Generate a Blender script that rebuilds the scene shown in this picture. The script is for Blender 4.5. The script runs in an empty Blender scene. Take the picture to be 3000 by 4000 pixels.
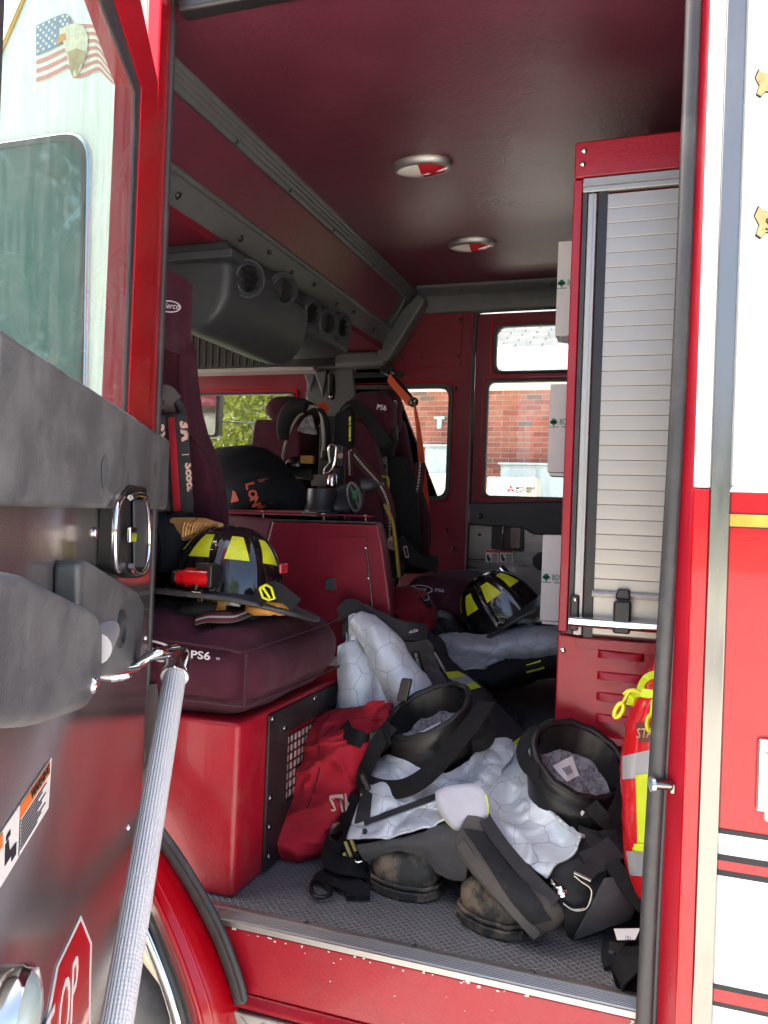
import bpy, bmesh, math, random
from mathutils import Vector, Matrix, noise
random.seed(7)
V = Vector
sc = bpy.context.scene
# ------------------------------------------------------------------ camera
YAW, PITCH, ROLL, FPX = 0.33002, 0.00478, 0.036875, 3144.3
CAM = V((0, 0, .85))
_f = V((-math.sin(YAW)*math.cos(PITCH), math.cos(YAW)*math.cos(PITCH), math.sin(PITCH)))
_r0 = V((math.cos(YAW), math.sin(YAW), 0)); _u0 = _r0.cross(_f)
_r = math.cos(ROLL)*_r0 + math.sin(ROLL)*_u0
_u = _r.cross(_f)
cd = bpy.data.cameras.new('camera'); cam = bpy.data.objects.new('camera', cd); sc.collection.objects.link(cam)
cd.sensor_fit = 'HORIZONTAL'; cd.sensor_width = 36; cd.lens = 36*FPX/3000
cd.clip_start = .02; cd.clip_end = 2000
m = Matrix((_r, _u, -_f)).transposed().to_4x4(); m.translation = CAM
cam.matrix_world = m; sc.camera = cam
# ------------------------------------------------------------------ light
SUN_EL, SUN_AZ = math.radians(52), math.radians(-84)      # azimuth from +Y towards +X
w = bpy.data.worlds.new('World'); sc.world = w; w.use_nodes = True
nt = w.node_tree; nt.nodes.clear()
sky = nt.nodes.new('ShaderNodeTexSky'); sky.sky_type = 'NISHITA'; sky.sun_disc = False
sky.sun_elevation = SUN_EL; sky.sun_rotation = SUN_AZ; sky.air_density = .6; sky.dust_density = 6.0; sky.ozone_density = .3
bg = nt.nodes.new('ShaderNodeBackground'); bg.inputs[1].default_value = .15
wo = nt.nodes.new('ShaderNodeOutputWorld')
nt.links.new(sky.outputs[0], bg.inputs[0]); nt.links.new(bg.outputs[0], wo.inputs[0])
sd = bpy.data.lights.new('sun', 'SUN'); sun = bpy.data.objects.new('sun', sd); sc.collection.objects.link(sun)
sd.energy = 4.5; sd.angle = math.radians(.6); sd.color = (1, .96, .9)
sdir = V((math.sin(SUN_AZ)*math.cos(SUN_EL), math.cos(SUN_AZ)*math.cos(SUN_EL), math.sin(SUN_EL)))
sun.rotation_euler = (-sdir).to_track_quat('-Z', 'Y').to_euler()
sc.view_settings.view_transform = 'Standard'; sc.view_settings.look = 'None'
sc.view_settings.exposure = 2.5; sc.view_settings.gamma = 1; sc.view_settings.use_curve_mapping = False
sc.cycles.use_denoising = True; sc.cycles.max_bounces = 10; sc.cycles.diffuse_bounces = 5; sc.cycles.transparent_max_bounces = 16
sc.cycles.sample_clamp_indirect = 8; sc.cycles.caustics_reflective = False; sc.cycles.caustics_refractive = False

# ------------------------------------------------------------------ helpers
S = 3000/1659
def ray(px, py): return _f + (px*S-1500)/FPX*_r - (py*S-2000)/FPX*_u
def P(px, py, y=None, x=None, z=None):
    """point of the place seen at a spot of the photograph, on the plane x=, y= or z="""
    d = ray(px, py); i, v = (0, x) if x is not None else (1, y) if y is not None else (2, z)
    return CAM + d*((v-CAM[i])/d[i])
def PL(px, py, o, n):
    d = ray(px, py); return CAM + d*((V(o)-CAM).dot(n)/d.dot(n))
col = sc.collection
def link(o, parent=None):
    col.objects.link(o)
    if parent is not None:
        o.parent = parent
        b = Matrix.Identity(4); p = parent
        while p is not None: b = Matrix.Translation(p['_w'] if '_w' in p else (0, 0, 0)); break
        o.matrix_parent_inverse = b.inverted()
    return o
def empty(name, loc, label, cat, group=None):
    o = bpy.data.objects.new(name, None); o.location = loc; o.empty_display_size = .05; col.objects.link(o)
    o['_w'] = list(loc); tag(o, label, cat, group); return o
def tag(o, label=None, cat=None, group=None, kind=None):
    for k, v in (('label', label), ('category', cat), ('group', group), ('kind', kind)):
        if v: o[k] = v
    return o
class MB:
    def __init__(s): s.v = []; s.f = []; s.uv = {}; s.hard = s.soft = False
    def add(s, vs, fs, uvs=None):
        k = len(s.v); s.v += [V(q) for q in vs]
        for i, f in enumerate(fs): s.f.append(tuple(k+j for j in f))
        if uvs:
            for i, q in enumerate(uvs): s.uv[k+i] = q
        return s
    def box(s, a, b):
        x0, y0, z0 = a; x1, y1, z1 = b; s.hard = True
        return s.add([(x0,y0,z0),(x1,y0,z0),(x1,y1,z0),(x0,y1,z0),(x0,y0,z1),(x1,y0,z1),(x1,y1,z1),(x0,y1,z1)],
                     [(3,2,1,0),(4,5,6,7),(0,1,5,4),(1,2,6,5),(2,3,7,6),(3,0,4,7)])
    def obox(s, c, ax, hs):
        """box about c with half sizes hs along the three axes"""
        c = V(c); A = [V(a).normalized()*h for a, h in zip(ax, hs)]; q = []; s.hard = True
        for k in ((-1,-1,-1),(1,-1,-1),(1,1,-1),(-1,1,-1),(-1,-1,1),(1,-1,1),(1,1,1),(-1,1,1)):
            q.append(c+A[0]*k[0]+A[1]*k[1]+A[2]*k[2])
        return s.add(q, [(3,2,1,0),(4,5,6,7),(0,1,5,4),(1,2,6,5),(2,3,7,6),(3,0,4,7)])
    def prism(s, pts, vec):
        pts = [V(p) for p in pts]; n = len(pts); vec = V(vec); s.hard = True
        s.add(pts+[p+vec for p in pts], [tuple(range(n)), tuple(range(2*n-1, n-1, -1))]+[((i+1)%n, i, n+i, n+(i+1)%n) for i in range(n)])
        return s
    def tube(s, pts, r, n=10, caps=True, flat=1.0, up=None):
        s.soft = True; pts = [V(p) for p in pts]; m = len(pts); rr = r if isinstance(r, (list, tuple)) else [r]*m
        k = len(s.v); prev = None
        for i, p in enumerate(pts):
            t = (pts[min(i+1, m-1)]-pts[max(i-1, 0)]).normalized()
            if prev is None:
                a = V(up) if up is not None else (V((0,0,1)) if abs(t.z) < .9 else V((1,0,0)))
            else: a = prev
            a = (a - t*a.dot(t)).normalized(); prev = a; b = t.cross(a)
            for j in range(n):
                w_ = 2*math.pi*j/n; s.v.append(p + (a*math.cos(w_)*flat + b*math.sin(w_))*rr[i])
        for i in range(m-1):
            for j in range(n): s.f.append((k+i*n+j, k+i*n+(j+1)%n, k+(i+1)*n+(j+1)%n, k+(i+1)*n+j))
        if caps: s.f.append(tuple(k+j for j in range(n-1, -1, -1))); s.f.append(tuple(k+(m-1)*n+j for j in range(n)))
        return s
    def strap(s, pts, w_, th, nrm=None, nrms=None, sm=4):
        """flat webbing along pts; nrm: the way its face looks"""
        pts = crom([V(p) for p in pts], sm); m = len(pts); k = len(s.v); L = 0
        for i, p in enumerate(pts):
            t = (pts[min(i+1, m-1)]-pts[max(i-1, 0)]).normalized()
            if nrms: q = i/(m-1)*(len(nrms)-1); j = min(int(q), len(nrms)-2); n_ = V(nrms[j]).lerp(V(nrms[j+1]), q-j)
            else: n_ = V(nrm)
            n_ = (n_-t*n_.dot(t)).normalized(); b = t.cross(n_)*w_/2; n_ = n_*th/2
            if i: L += (p-pts[i-1]).length
            for jj, q in enumerate((p-b-n_, p+b-n_, p+b+n_, p-b+n_)):
                s.uv[len(s.v)] = (L, (0, w_, w_, 0)[jj]); s.v.append(q)
        for i in range(m-1):
            for j in range(4): s.f.append((k+i*4+j, k+i*4+(j+1)%4, k+(i+1)*4+(j+1)%4, k+(i+1)*4+j))
        s.f.append((k+3, k+2, k+1, k)); e = k+(m-1)*4; s.f.append((e, e+1, e+2, e+3))
        return s
    def lathe(s, prof, o, axis, n=24, ref=None, sx=1, sy=1):
        s.soft = True; o = V(o); ax = V(axis).normalized(); a = V(ref) if ref is not None else ax.orthogonal(); a = (a-ax*a.dot(ax)).normalized(); b = ax.cross(a)
        k = len(s.v); m = len(prof)
        for r, h in prof:
            for j in range(n):
                w_ = 2*math.pi*j/n; s.v.append(o+ax*h+(a*math.cos(w_)*sx+b*math.sin(w_)*sy)*r)
        for i in range(m-1):
            for j in range(n): s.f.append((k+i*n+j, k+i*n+(j+1)%n, k+(i+1)*n+(j+1)%n, k+(i+1)*n+j))
        if prof[0][0] > 1e-6: s.f.append(tuple(k+j for j in range(n-1, -1, -1)))
        if prof[-1][0] > 1e-6: s.f.append(tuple(k+(m-1)*n+j for j in range(n)))
        return s
    def ico(s, c, r, sq=(1,1,1)):
        s.soft = True; c = V(c); b = bmesh.new(); bmesh.ops.create_icosphere(b, subdivisions=2, radius=r); b.verts.index_update()
        s.add([c+V((q.co.x*sq[0], q.co.y*sq[1], q.co.z*sq[2])) for q in b.verts], [tuple(q.index for q in f.verts) for f in b.faces]); b.free(); return s
    def xf(s, M):
        s.v = [M @ q for q in s.v]; return s
    def build(s, name, mat_, parent=None, smooth=True, bevel=0, seg=2, sub=0, solid=0, clean=False, label=None, solid_off=-1):
        if s.hard and not s.soft and not bevel: smooth = False
        me = bpy.data.meshes.new(name); me.from_pydata([tuple(q) for q in s.v], [], s.f)
        if s.uv:
            ul = me.uv_layers.new(name='uv')
            for lp in me.loops: ul.data[lp.index].uv = s.uv.get(lp.vertex_index, (0, 0))
        b = bmesh.new(); b.from_mesh(me)
        if clean: bmesh.ops.remove_doubles(b, verts=b.verts, dist=1e-5)
        if not solid: bmesh.ops.recalc_face_normals(b, faces=b.faces)
        b.to_mesh(me); b.free()
        for f in me.polygons: f.use_smooth = smooth
        if smooth and not bevel: me.set_sharp_from_angle(angle=math.radians(52))
        me.materials.append(mat_)
        o = bpy.data.objects.new(name, me); link(o, parent)
        if solid:
            q = o.modifiers.new('solid', 'SOLIDIFY'); q.thickness = solid; q.offset = solid_off
        if bevel:
            q = o.modifiers.new('bevel', 'BEVEL'); q.width = bevel; q.segments = seg; q.limit_method = 'ANGLE'; q.angle_limit = .6; q.harden_normals = smooth
        if sub:
            q = o.modifiers.new('sub', 'SUBSURF'); q.levels = sub; q.render_levels = sub
        if label: o['label'] = label
        return o
def crom(pts, n):
    """Catmull-Rom through pts, n steps each"""
    if n <= 1 or len(pts) < 3: return list(pts)
    out = []; m = len(pts)
    for i in range(m-1):
        p0, p1, p2, p3 = pts[max(i-1,0)], pts[i], pts[i+1], pts[min(i+2,m-1)]
        for k in range(n):
            t = k/n; t2 = t*t; t3 = t2*t
            out.append(.5*((2*p1)+(p2-p0)*t+(2*p0-5*p1+4*p2-p3)*t2+(3*p1-p0-3*p2+p3)*t3))
    out.append(pts[-1]); return out
def fbm(p, sc_, o=4):
    return noise.fractal(V(p)*sc_, .9, 2.0, o)
def rnd(poly, r, n=5):
    """round the corners of a polygon (points in one plane)"""
    out = []; m = len(poly); poly = [V(p) for p in poly]
    for i in range(m):
        a, b, c = poly[i-1], poly[i], poly[(i+1)%m]
        rr = r[i] if isinstance(r, (list, tuple)) else r
        if rr <= 0: out.append(b); continue
        d1 = (a-b); d2 = (c-b); q = min(rr, d1.length*.49, d2.length*.49)
        s_, e_ = b+d1.normalized()*q, b+d2.normalized()*q
        for k in range(n+1):
            t = k/n; out.append((1-t)**2*s_+2*t*(1-t)*b+t*t*e_)
    return out
def plate(name, outer, holes, th, mat_, parent=None, bevel=0, smooth=False):
    """a sheet with openings: outer and holes are loops of points in one plane; th: the vector of its thickness"""
    b = bmesh.new(); es = []
    for loop in [outer]+holes:
        vs = [b.verts.new(V(p)) for p in loop]
        for i in range(len(vs)): es.append(b.edges.new((vs[i], vs[(i+1)%len(vs)])))
    bmesh.ops.triangle_fill(b, use_beauty=True, use_dissolve=False, edges=es)
    g = bmesh.ops.extrude_face_region(b, geom=list(b.faces))
    bmesh.ops.translate(b, vec=V(th), verts=[q for q in g['geom'] if isinstance(q, bmesh.types.BMVert)])
    bmesh.ops.recalc_face_normals(b, faces=b.faces)
    me = bpy.data.meshes.new(name); b.to_mesh(me); b.free()
    for f in me.polygons: f.use_smooth = smooth
    me.materials.append(mat_); o = bpy.data.objects.new(name, me); link(o, parent)
    if bevel:
        q = o.modifiers.new('bevel', 'BEVEL'); q.width = bevel; q.segments = 2; q.limit_method = 'ANGLE'; q.angle_limit = .9
    return o
def ring(name, loop, wid, th, mat_, parent, out=False):
    """flat frame inside (or outside) a loop"""
    c = sum((V(p) for p in loop), V())/len(loop); inn = []
    loop = [V(p) for p in loop]
    for p in loop:
        d = (c-p); inn.append(p + d.normalized()*wid*(1.2 if False else 1)*(-1 if out else 1))
    a, b = (inn, loop) if out else (loop, inn)
    return plate(name, a, [b], th, mat_, parent)
def patch(ctrl, nu=6, nv=6):
    """smooth surface through a grid of points: list of rows. returns rows of points"""
    rows = [crom([V(p) for p in r], nu) for r in ctrl]
    cols = [crom([rows[i][j] for i in range(len(rows))], nv) for j in range(len(rows[0]))]
    return [[cols[j][i] for j in range(len(cols))] for i in range(len(cols[0]))]
def crease(q, ws):
    """folds of limp cloth: broad swells, soft ridges that run and fork, small puckers"""
    wp = q+V((noise.noise(q*ws*.5), noise.noise(q*ws*.5+V((9,2,4))), noise.noise(q*ws*.5+V((3,7,1)))))*(.55/ws)
    a = noise.noise(wp*ws*.45)*.9
    r1 = 1-abs(noise.noise(V((wp.x*ws*1.15, wp.y*ws*.55, wp.z*ws*.8))))*2.2; r2 = 1-abs(noise.noise(V((wp.x*ws*1.3, wp.y*ws*2.0, wp.z*ws*2.2))+V((5,1,2))))*2.4
    return a+max(0, r1)**2*.9+max(0, r2)**2*.42+noise.noise(wp*ws*3.4)*.13-.45
def cloth(name, ctrl, mat_, parent, nu=7, nv=7, wr=.004, ws=14, th=.004, st=(1,1,1), seed=0, fold=None, label=None, off=-1, stuff=0):
    """a piece of cloth through ctrl, wrinkled along its own normals, with thickness"""
    g = patch(ctrl, nu, nv); R_, C_ = len(g), len(g[0])
    sd_ = V((seed*3.1, seed*7.7, seed*1.3)); N = []
    for i in range(R_):
        row = []
        for j in range(C_):
            du = g[i][min(j+1,C_-1)]-g[i][max(j-1,0)]; dv = g[min(i+1,R_-1)][j]-g[max(i-1,0)][j]
            n_ = du.cross(dv); row.append(n_.normalized() if n_.length > 1e-9 else V((0,0,1)))
        N.append(row)
    b = MB(); vs = []; uv = []; vl = [0]*C_
    for i in range(R_):
        ul = 0
        for j in range(C_):
            p = g[i][j]
            if j: ul += (g[i][j]-g[i][j-1]).length
            if i: vl[j] += (g[i][j]-g[i-1][j]).length
            q = V((p.x*st[0], p.y*st[1], p.z*st[2]))+sd_
            h = crease(q, ws)
            if fold: h += fold(i/(R_-1), j/(C_-1))
            vs.append(p+N[i][j]*h*wr); uv.append((ul, vl[j]))
    b.add(vs, [(i*C_+j, i*C_+j+1, (i+1)*C_+j+1, (i+1)*C_+j) for i in range(R_-1) for j in range(C_-1)], uv)
    o = b.build(name, mat_, parent, solid=th, solid_off=off, label=label)
    return o
_font = {}
def text(name, s_, o, rt, up, size, mat_, parent=None, shear=0, th=.0006, sx=1, bold=0, align='LEFT', label=None):
    """lettering: baseline starts at o, runs along rt, stands along up; size = cap height"""
    cu = bpy.data.curves.new('t', 'FONT'); cu.body = s_; cu.shear = shear; cu.extrude = .001; cu.offset = bold; cu.resolution_u = 3; cu.align_x = align
    t = bpy.data.objects.new('t', cu); col.objects.link(t); bpy.context.view_layer.update()
    me = bpy.data.meshes.new_from_object(t.evaluated_get(bpy.context.evaluated_depsgraph_get()))
    bpy.data.objects.remove(t); bpy.data.curves.remove(cu)
    rt = V(rt).normalized(); up = V(up); up = (up-rt*up.dot(rt)).normalized(); n_ = rt.cross(up); k = size/.69; o = V(o)
    for q in me.vertices:
        c = q.co; q.co = o + rt*c.x*k*sx + up*c.y*k + n_*(c.z*1000*.5+.5)*th
    me.materials.clear(); me.materials.append(mat_); me.name = name
    ob = bpy.data.objects.new(name, me); link(ob, parent)
    if label: ob['label'] = label
    return ob

# ------------------------------------------------------------------ materials
def mat(name, c, rough=.5, metal=0, var=.12, vs=6, bump=0, bs=200, coat=0, dirt=None, ds=5, dr=(.5,.7), spec=.5, st=(1,1,1), sheen=0, bd=4, rv=.08, trans=0, uv=False, aniso=0):
    """principled material whose colour, gloss and relief vary with noise; dirt = colour of wear or dust in patches"""
    M = bpy.data.materials.new(name); M.use_nodes = True; t = M.node_tree; N = t.nodes; L = t.links; B = N['Principled BSDF']
    B.inputs['Metallic'].default_value = metal; B.inputs['Specular IOR Level'].default_value = spec
    B.inputs['Coat Weight'].default_value = coat; B.inputs['Coat Roughness'].default_value = .04; B.inputs['Sheen Weight'].default_value = sheen
    tc = N.new('ShaderNodeTexCoord'); mp = N.new('ShaderNodeMapping'); mp.inputs['Scale'].default_value = st
    L.new(tc.outputs['UV' if uv else 'Object'], mp.inputs[0]); src = mp.outputs[0]
    n1 = N.new('ShaderNodeTexNoise'); n1.inputs['Scale'].default_value = vs; n1.inputs['Detail'].default_value = 6; n1.inputs['Roughness'].default_value = .62
    L.new(src, n1.inputs[0])
    mr = N.new('ShaderNodeMapRange'); mr.inputs[1].default_value = .3; mr.inputs[2].default_value = .7; mr.inputs[3].default_value = 1-var; mr.inputs[4].default_value = 1+var
    L.new(n1.outputs[0], mr.inputs[0])
    mx = N.new('ShaderNodeMix'); mx.data_type = 'RGBA'; mx.blend_type = 'MULTIPLY'; mx.inputs[0].default_value = 1
    mx.inputs[6].default_value = (*c, 1); L.new(mr.outputs[0], mx.inputs[7]); co = mx.outputs[2]
    if dirt:
        n2 = N.new('ShaderNodeTexNoise'); n2.inputs['Scale'].default_value = ds; n2.inputs['Detail'].default_value = 9; n2.inputs['Roughness'].default_value = .7
        L.new(src, n2.inputs[0]); r2 = N.new('ShaderNodeMapRange'); r2.inputs[1].default_value = dr[0]; r2.inputs[2].default_value = dr[1]; r2.inputs[4].default_value = dirt[1]
        L.new(n2.outputs[0], r2.inputs[0]); m2 = N.new('ShaderNodeMix'); m2.data_type = 'RGBA'; L.new(r2.outputs[0], m2.inputs[0]); L.new(co, m2.inputs[6]); m2.inputs[7].default_value = (*dirt[0], 1); co = m2.outputs[2]
    L.new(co, B.inputs['Base Color'])
    r3 = N.new('ShaderNodeMapRange'); r3.inputs[1].default_value = .3; r3.inputs[2].default_value = .7; r3.inputs[3].default_value = max(.01, rough-rv); r3.inputs[4].default_value = min(1, rough+rv)
    L.new(n1.outputs[0], r3.inputs[0]); L.new(r3.outputs[0], B.inputs['Roughness'])
    if bump:
        n3 = N.new('ShaderNodeTexNoise'); n3.inputs['Scale'].default_value = bs; n3.inputs['Detail'].default_value = bd; L.new(src, n3.inputs[0])
        b_ = N.new('ShaderNodeBump'); b_.inputs['Strength'].default_value = bump; b_.inputs['Distance'].default_value = .002; L.new(n3.outputs[0], b_.inputs['Height']); L.new(b_.outputs[0], B.inputs['Normal'])
    M['_co'] = 1
    return M
def nodes(M): return M.node_tree.nodes, M.node_tree.links, M.node_tree.nodes['Principled BSDF']
m_red = mat('red_paint', (.46,.0012,.008), .22, coat=.35, spec=.35, var=.05, vs=3, rv=.02, dirt=((.38,.02,.02), .15), ds=30, dr=(.6,.75))
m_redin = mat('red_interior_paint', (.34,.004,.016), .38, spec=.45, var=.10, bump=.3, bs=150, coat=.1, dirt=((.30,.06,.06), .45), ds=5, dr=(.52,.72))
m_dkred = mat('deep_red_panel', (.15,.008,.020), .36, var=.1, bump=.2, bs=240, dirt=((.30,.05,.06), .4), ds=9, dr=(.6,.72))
m_white = mat('white_paint', (.80,.80,.78), .2, coat=.5, var=.02, dirt=((.6,.58,.52), .25), ds=9, dr=(.6,.75))
m_grey = mat('dark_grey_plastic', (.080,.086,.090), .48, var=.12, bump=.12, bs=420, dirt=((.16,.16,.16), .35), ds=11, dr=(.5,.75))
m_greyd = mat('dusty_grey_plastic', (.080,.084,.088), .44, var=.18, vs=9, bump=.4, bs=330, dirt=((.20,.20,.19), .5), ds=9, dr=(.44,.72))
m_vent = mat('charcoal_plastic', (.034,.039,.045), .5, var=.12, bump=.1, bs=420)
m_black = mat('black_plastic', (.012,.012,.013), .38, var=.15)
m_rub = mat('black_rubber', (.034,.034,.036), .45, var=.2, bump=.1, bs=150, dirt=((.12,.115,.11), .5), ds=10, dr=(.5,.75))
m_web = mat('black_webbing', (.010,.010,.011), .85, spec=.25, var=.2, bump=.5, bs=700, dirt=((.035,.034,.033), .4), ds=30, dr=(.5,.7))
m_alu = mat('aluminium', (.40,.395,.38), .5, metal=1, var=.06, vs=9, st=(1,1,12), rv=.06)
m_alus = mat('satin_slat_aluminium', (.40,.375,.34), .42, metal=.75, var=.04, vs=5, rv=.05)
m_chrome = mat('chrome', (.82,.82,.82), .08, metal=1, var=.03, rv=.04)
m_steel = mat('scuffed_stainless_trim', (.21,.21,.195), .16, metal=1, var=.08, vs=14, rv=.14, bump=.06, bs=30, st=(1,1,.2))
m_blk = mat('black_fabric', (.009,.010,.012), .85, var=.25, vs=12, bump=.3, bs=500, spec=.3)
m_char = mat('charcoal_fabric', (.030,.030,.033), .9, var=.22, vs=10, bump=.35, bs=600, spec=.3, dirt=((.075,.073,.07), .3), ds=18, dr=(.5,.75))
m_redfab = mat('red_canvas', (.42,.010,.026), .85, var=.25, vs=8, bump=.4, bs=500, dirt=((.10,.006,.012), .5), ds=9, dr=(.5,.72))
m_leath = mat('black_leather', (.008,.008,.0085), .42, spec=.4, var=.25, vs=9, bump=.35, bs=45, dirt=((.035,.033,.030), .3), ds=14, dr=(.5,.7))
m_boot = mat('muddy_boot_rubber', (.022,.021,.019), .6, var=.3, vs=20, bump=.6, bs=60, dirt=((.23,.18,.125), .85), ds=13, dr=(.44,.60))
m_lime = mat('lime_reflective', (.62,.78,.02), .4, var=.06, bump=.1, bs=300)
m_refl = mat('silver_reflective', (.42,.44,.45), .35, var=.06, metal=.2)
m_yel = mat('yellow_sticker', (.64,.70,.02), .34, var=.14, vs=45, dirt=((.30,.30,.04), .5), ds=55, dr=(.55,.72))
m_shell = mat('black_helmet_shell', (.008,.008,.009), .12, coat=.8, var=.2, rv=.05, dirt=((.06,.055,.05), .35), ds=26, dr=(.52,.72), bump=.06, bs=70)
m_gold = mat('brass_gold', (.80,.50,.20), .34, metal=.65, var=.2, vs=40, dirt=((.12,.07,.03), .7), ds=40, dr=(.55,.62))
m_card = mat('white_card', (.72,.70,.68), .6, var=.04)
m_green = mat('green_ink', (.01,.20,.10), .6, var=.05)
m_ink = mat('black_ink', (.012,.012,.015), .6, var=.05)
m_thread = mat('silver_thread', (.55,.53,.55), .6, var=.08)
m_orange = mat('orange_webbing', (.62,.075,.015), .75, var=.12, vs=14, bump=.3, bs=500)
m_torange = mat('orange_label', (.78,.17,.02), .5, var=.05)
m_teal = mat('teal_case', (.02,.16,.21), .4, var=.12)
m_tan = mat('tan_lining', (.50,.24,.05), .8, var=.15)
m_cream = mat('cream_panel', (.74,.62,.40), .6, var=.1, vs=10, dirt=((.5,.4,.28), .3), ds=6)
m_wool = mat('grey_knit', (.17,.17,.185), .95, var=.75, vs=110, bump=1.0, bs=130, dirt=((.30,.30,.31), .8), ds=60, dr=(.5,.6))
m_wht = mat('white_print', (.78,.77,.74), .6, var=.03)
m_pink = mat('faded_print', (.62,.40,.32), .7, var=.1)
m_flash = mat('red_plastic', (.62,.008,.012), .3, var=.05)
m_lens = mat('red_lens', (.45,.02,.03), .12, coat=.5, var=.1)
m_wlens = mat('frosted_lens', (.66,.64,.58), .2, var=.05)
m_yplas = mat('lime_plastic', (.70,.72,.02), .4, var=.05)

def vinyl():
    M = mat('maroon_vinyl', (.098,.018,.034), .40, spec=.75, var=.16, vs=5, rv=.03); N, L, B = nodes(M)
    tc = N.new('ShaderNodeTexCoord')
    wv = N.new('ShaderNodeTexNoise'); wv.inputs['Scale'].default_value = 7; wv.inputs['Detail'].default_value = 2; L.new(tc.outputs['Object'], wv.inputs[0])
    ad = N.new('ShaderNodeMix'); ad.data_type = 'VECTOR'; ad.inputs[0].default_value = .18; L.new(tc.outputs['Object'], ad.inputs[4]); L.new(wv.outputs['Color'], ad.inputs[5])
    vo = N.new('ShaderNodeTexVoronoi'); vo.feature = 'DISTANCE_TO_EDGE'; vo.inputs['Scale'].default_value = 13; L.new(ad.outputs[1], vo.inputs[0])
    r = N.new('ShaderNodeMapRange'); r.inputs[2].default_value = .035; L.new(vo.outputs[0], r.inputs[0])
    fn = N.new('ShaderNodeTexNoise'); fn.inputs['Scale'].default_value = 90; fn.inputs['Detail'].default_value = 5; L.new(tc.outputs['Object'], fn.inputs[0])
    mk = N.new('ShaderNodeTexNoise'); mk.inputs['Scale'].default_value = 6; L.new(tc.outputs['Object'], mk.inputs[0])
    mr = N.new('ShaderNodeMapRange'); mr.inputs[1].default_value = .54; mr.inputs[2].default_value = .72; L.new(mk.outputs[0], mr.inputs[0])
    mm = N.new('ShaderNodeMath'); mm.operation = 'MULTIPLY_ADD'; L.new(r.outputs[0], mm.inputs[0]); L.new(mr.outputs[0], mm.inputs[1]); L.new(fn.outputs[0], mm.inputs[2])
    b_ = N.new('ShaderNodeBump'); b_.inputs['Strength'].default_value = .28; b_.inputs['Distance'].default_value = .003; L.new(mm.outputs[0], b_.inputs['Height']); L.new(b_.outputs[0], B.inputs['Normal'])
    return M
m_vinyl = vinyl()
def weave():
    M = mat('maroon_seat_fabric', (.062,.011,.024), .88, var=.16, vs=7, sheen=.05, spec=.25, dirt=((.13,.075,.085), .4), ds=8, dr=(.55,.75)); N, L, B = nodes(M)
    tc = N.new('ShaderNodeTexCoord'); a = []
    for d in ('X', 'Z'):
        q = N.new('ShaderNodeTexWave'); q.bands_direction = d; q.inputs['Scale'].default_value = 95; q.inputs['Distortion'].default_value = 1.2; L.new(tc.outputs['Object'], q.inputs[0]); a.append(q)
    m0 = N.new('ShaderNodeMath'); m0.operation = 'ADD'; L.new(a[0].outputs['Fac'], m0.inputs[0]); L.new(a[1].outputs['Fac'], m0.inputs[1])
    wk = N.new('ShaderNodeTexNoise'); wk.inputs['Scale'].default_value = 11; wk.inputs['Detail'].default_value = 3; wk.inputs['Distortion'].default_value = 1.4; L.new(tc.outputs['Object'], wk.inputs[0])
    mm = N.new('ShaderNodeMath'); mm.operation = 'MULTIPLY_ADD'; mm.inputs[1].default_value = 9; L.new(wk.outputs[0], mm.inputs[0]); L.new(m0.outputs[0], mm.inputs[2])
    b_ = N.new('ShaderNodeBump'); b_.inputs['Strength'].default_value = .35; b_.inputs['Distance'].default_value = .002; L.new(mm.outputs[0], b_.inputs['Height']); L.new(b_.outputs[0], B.inputs['Normal'])
    return M
m_seat = weave()
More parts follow.
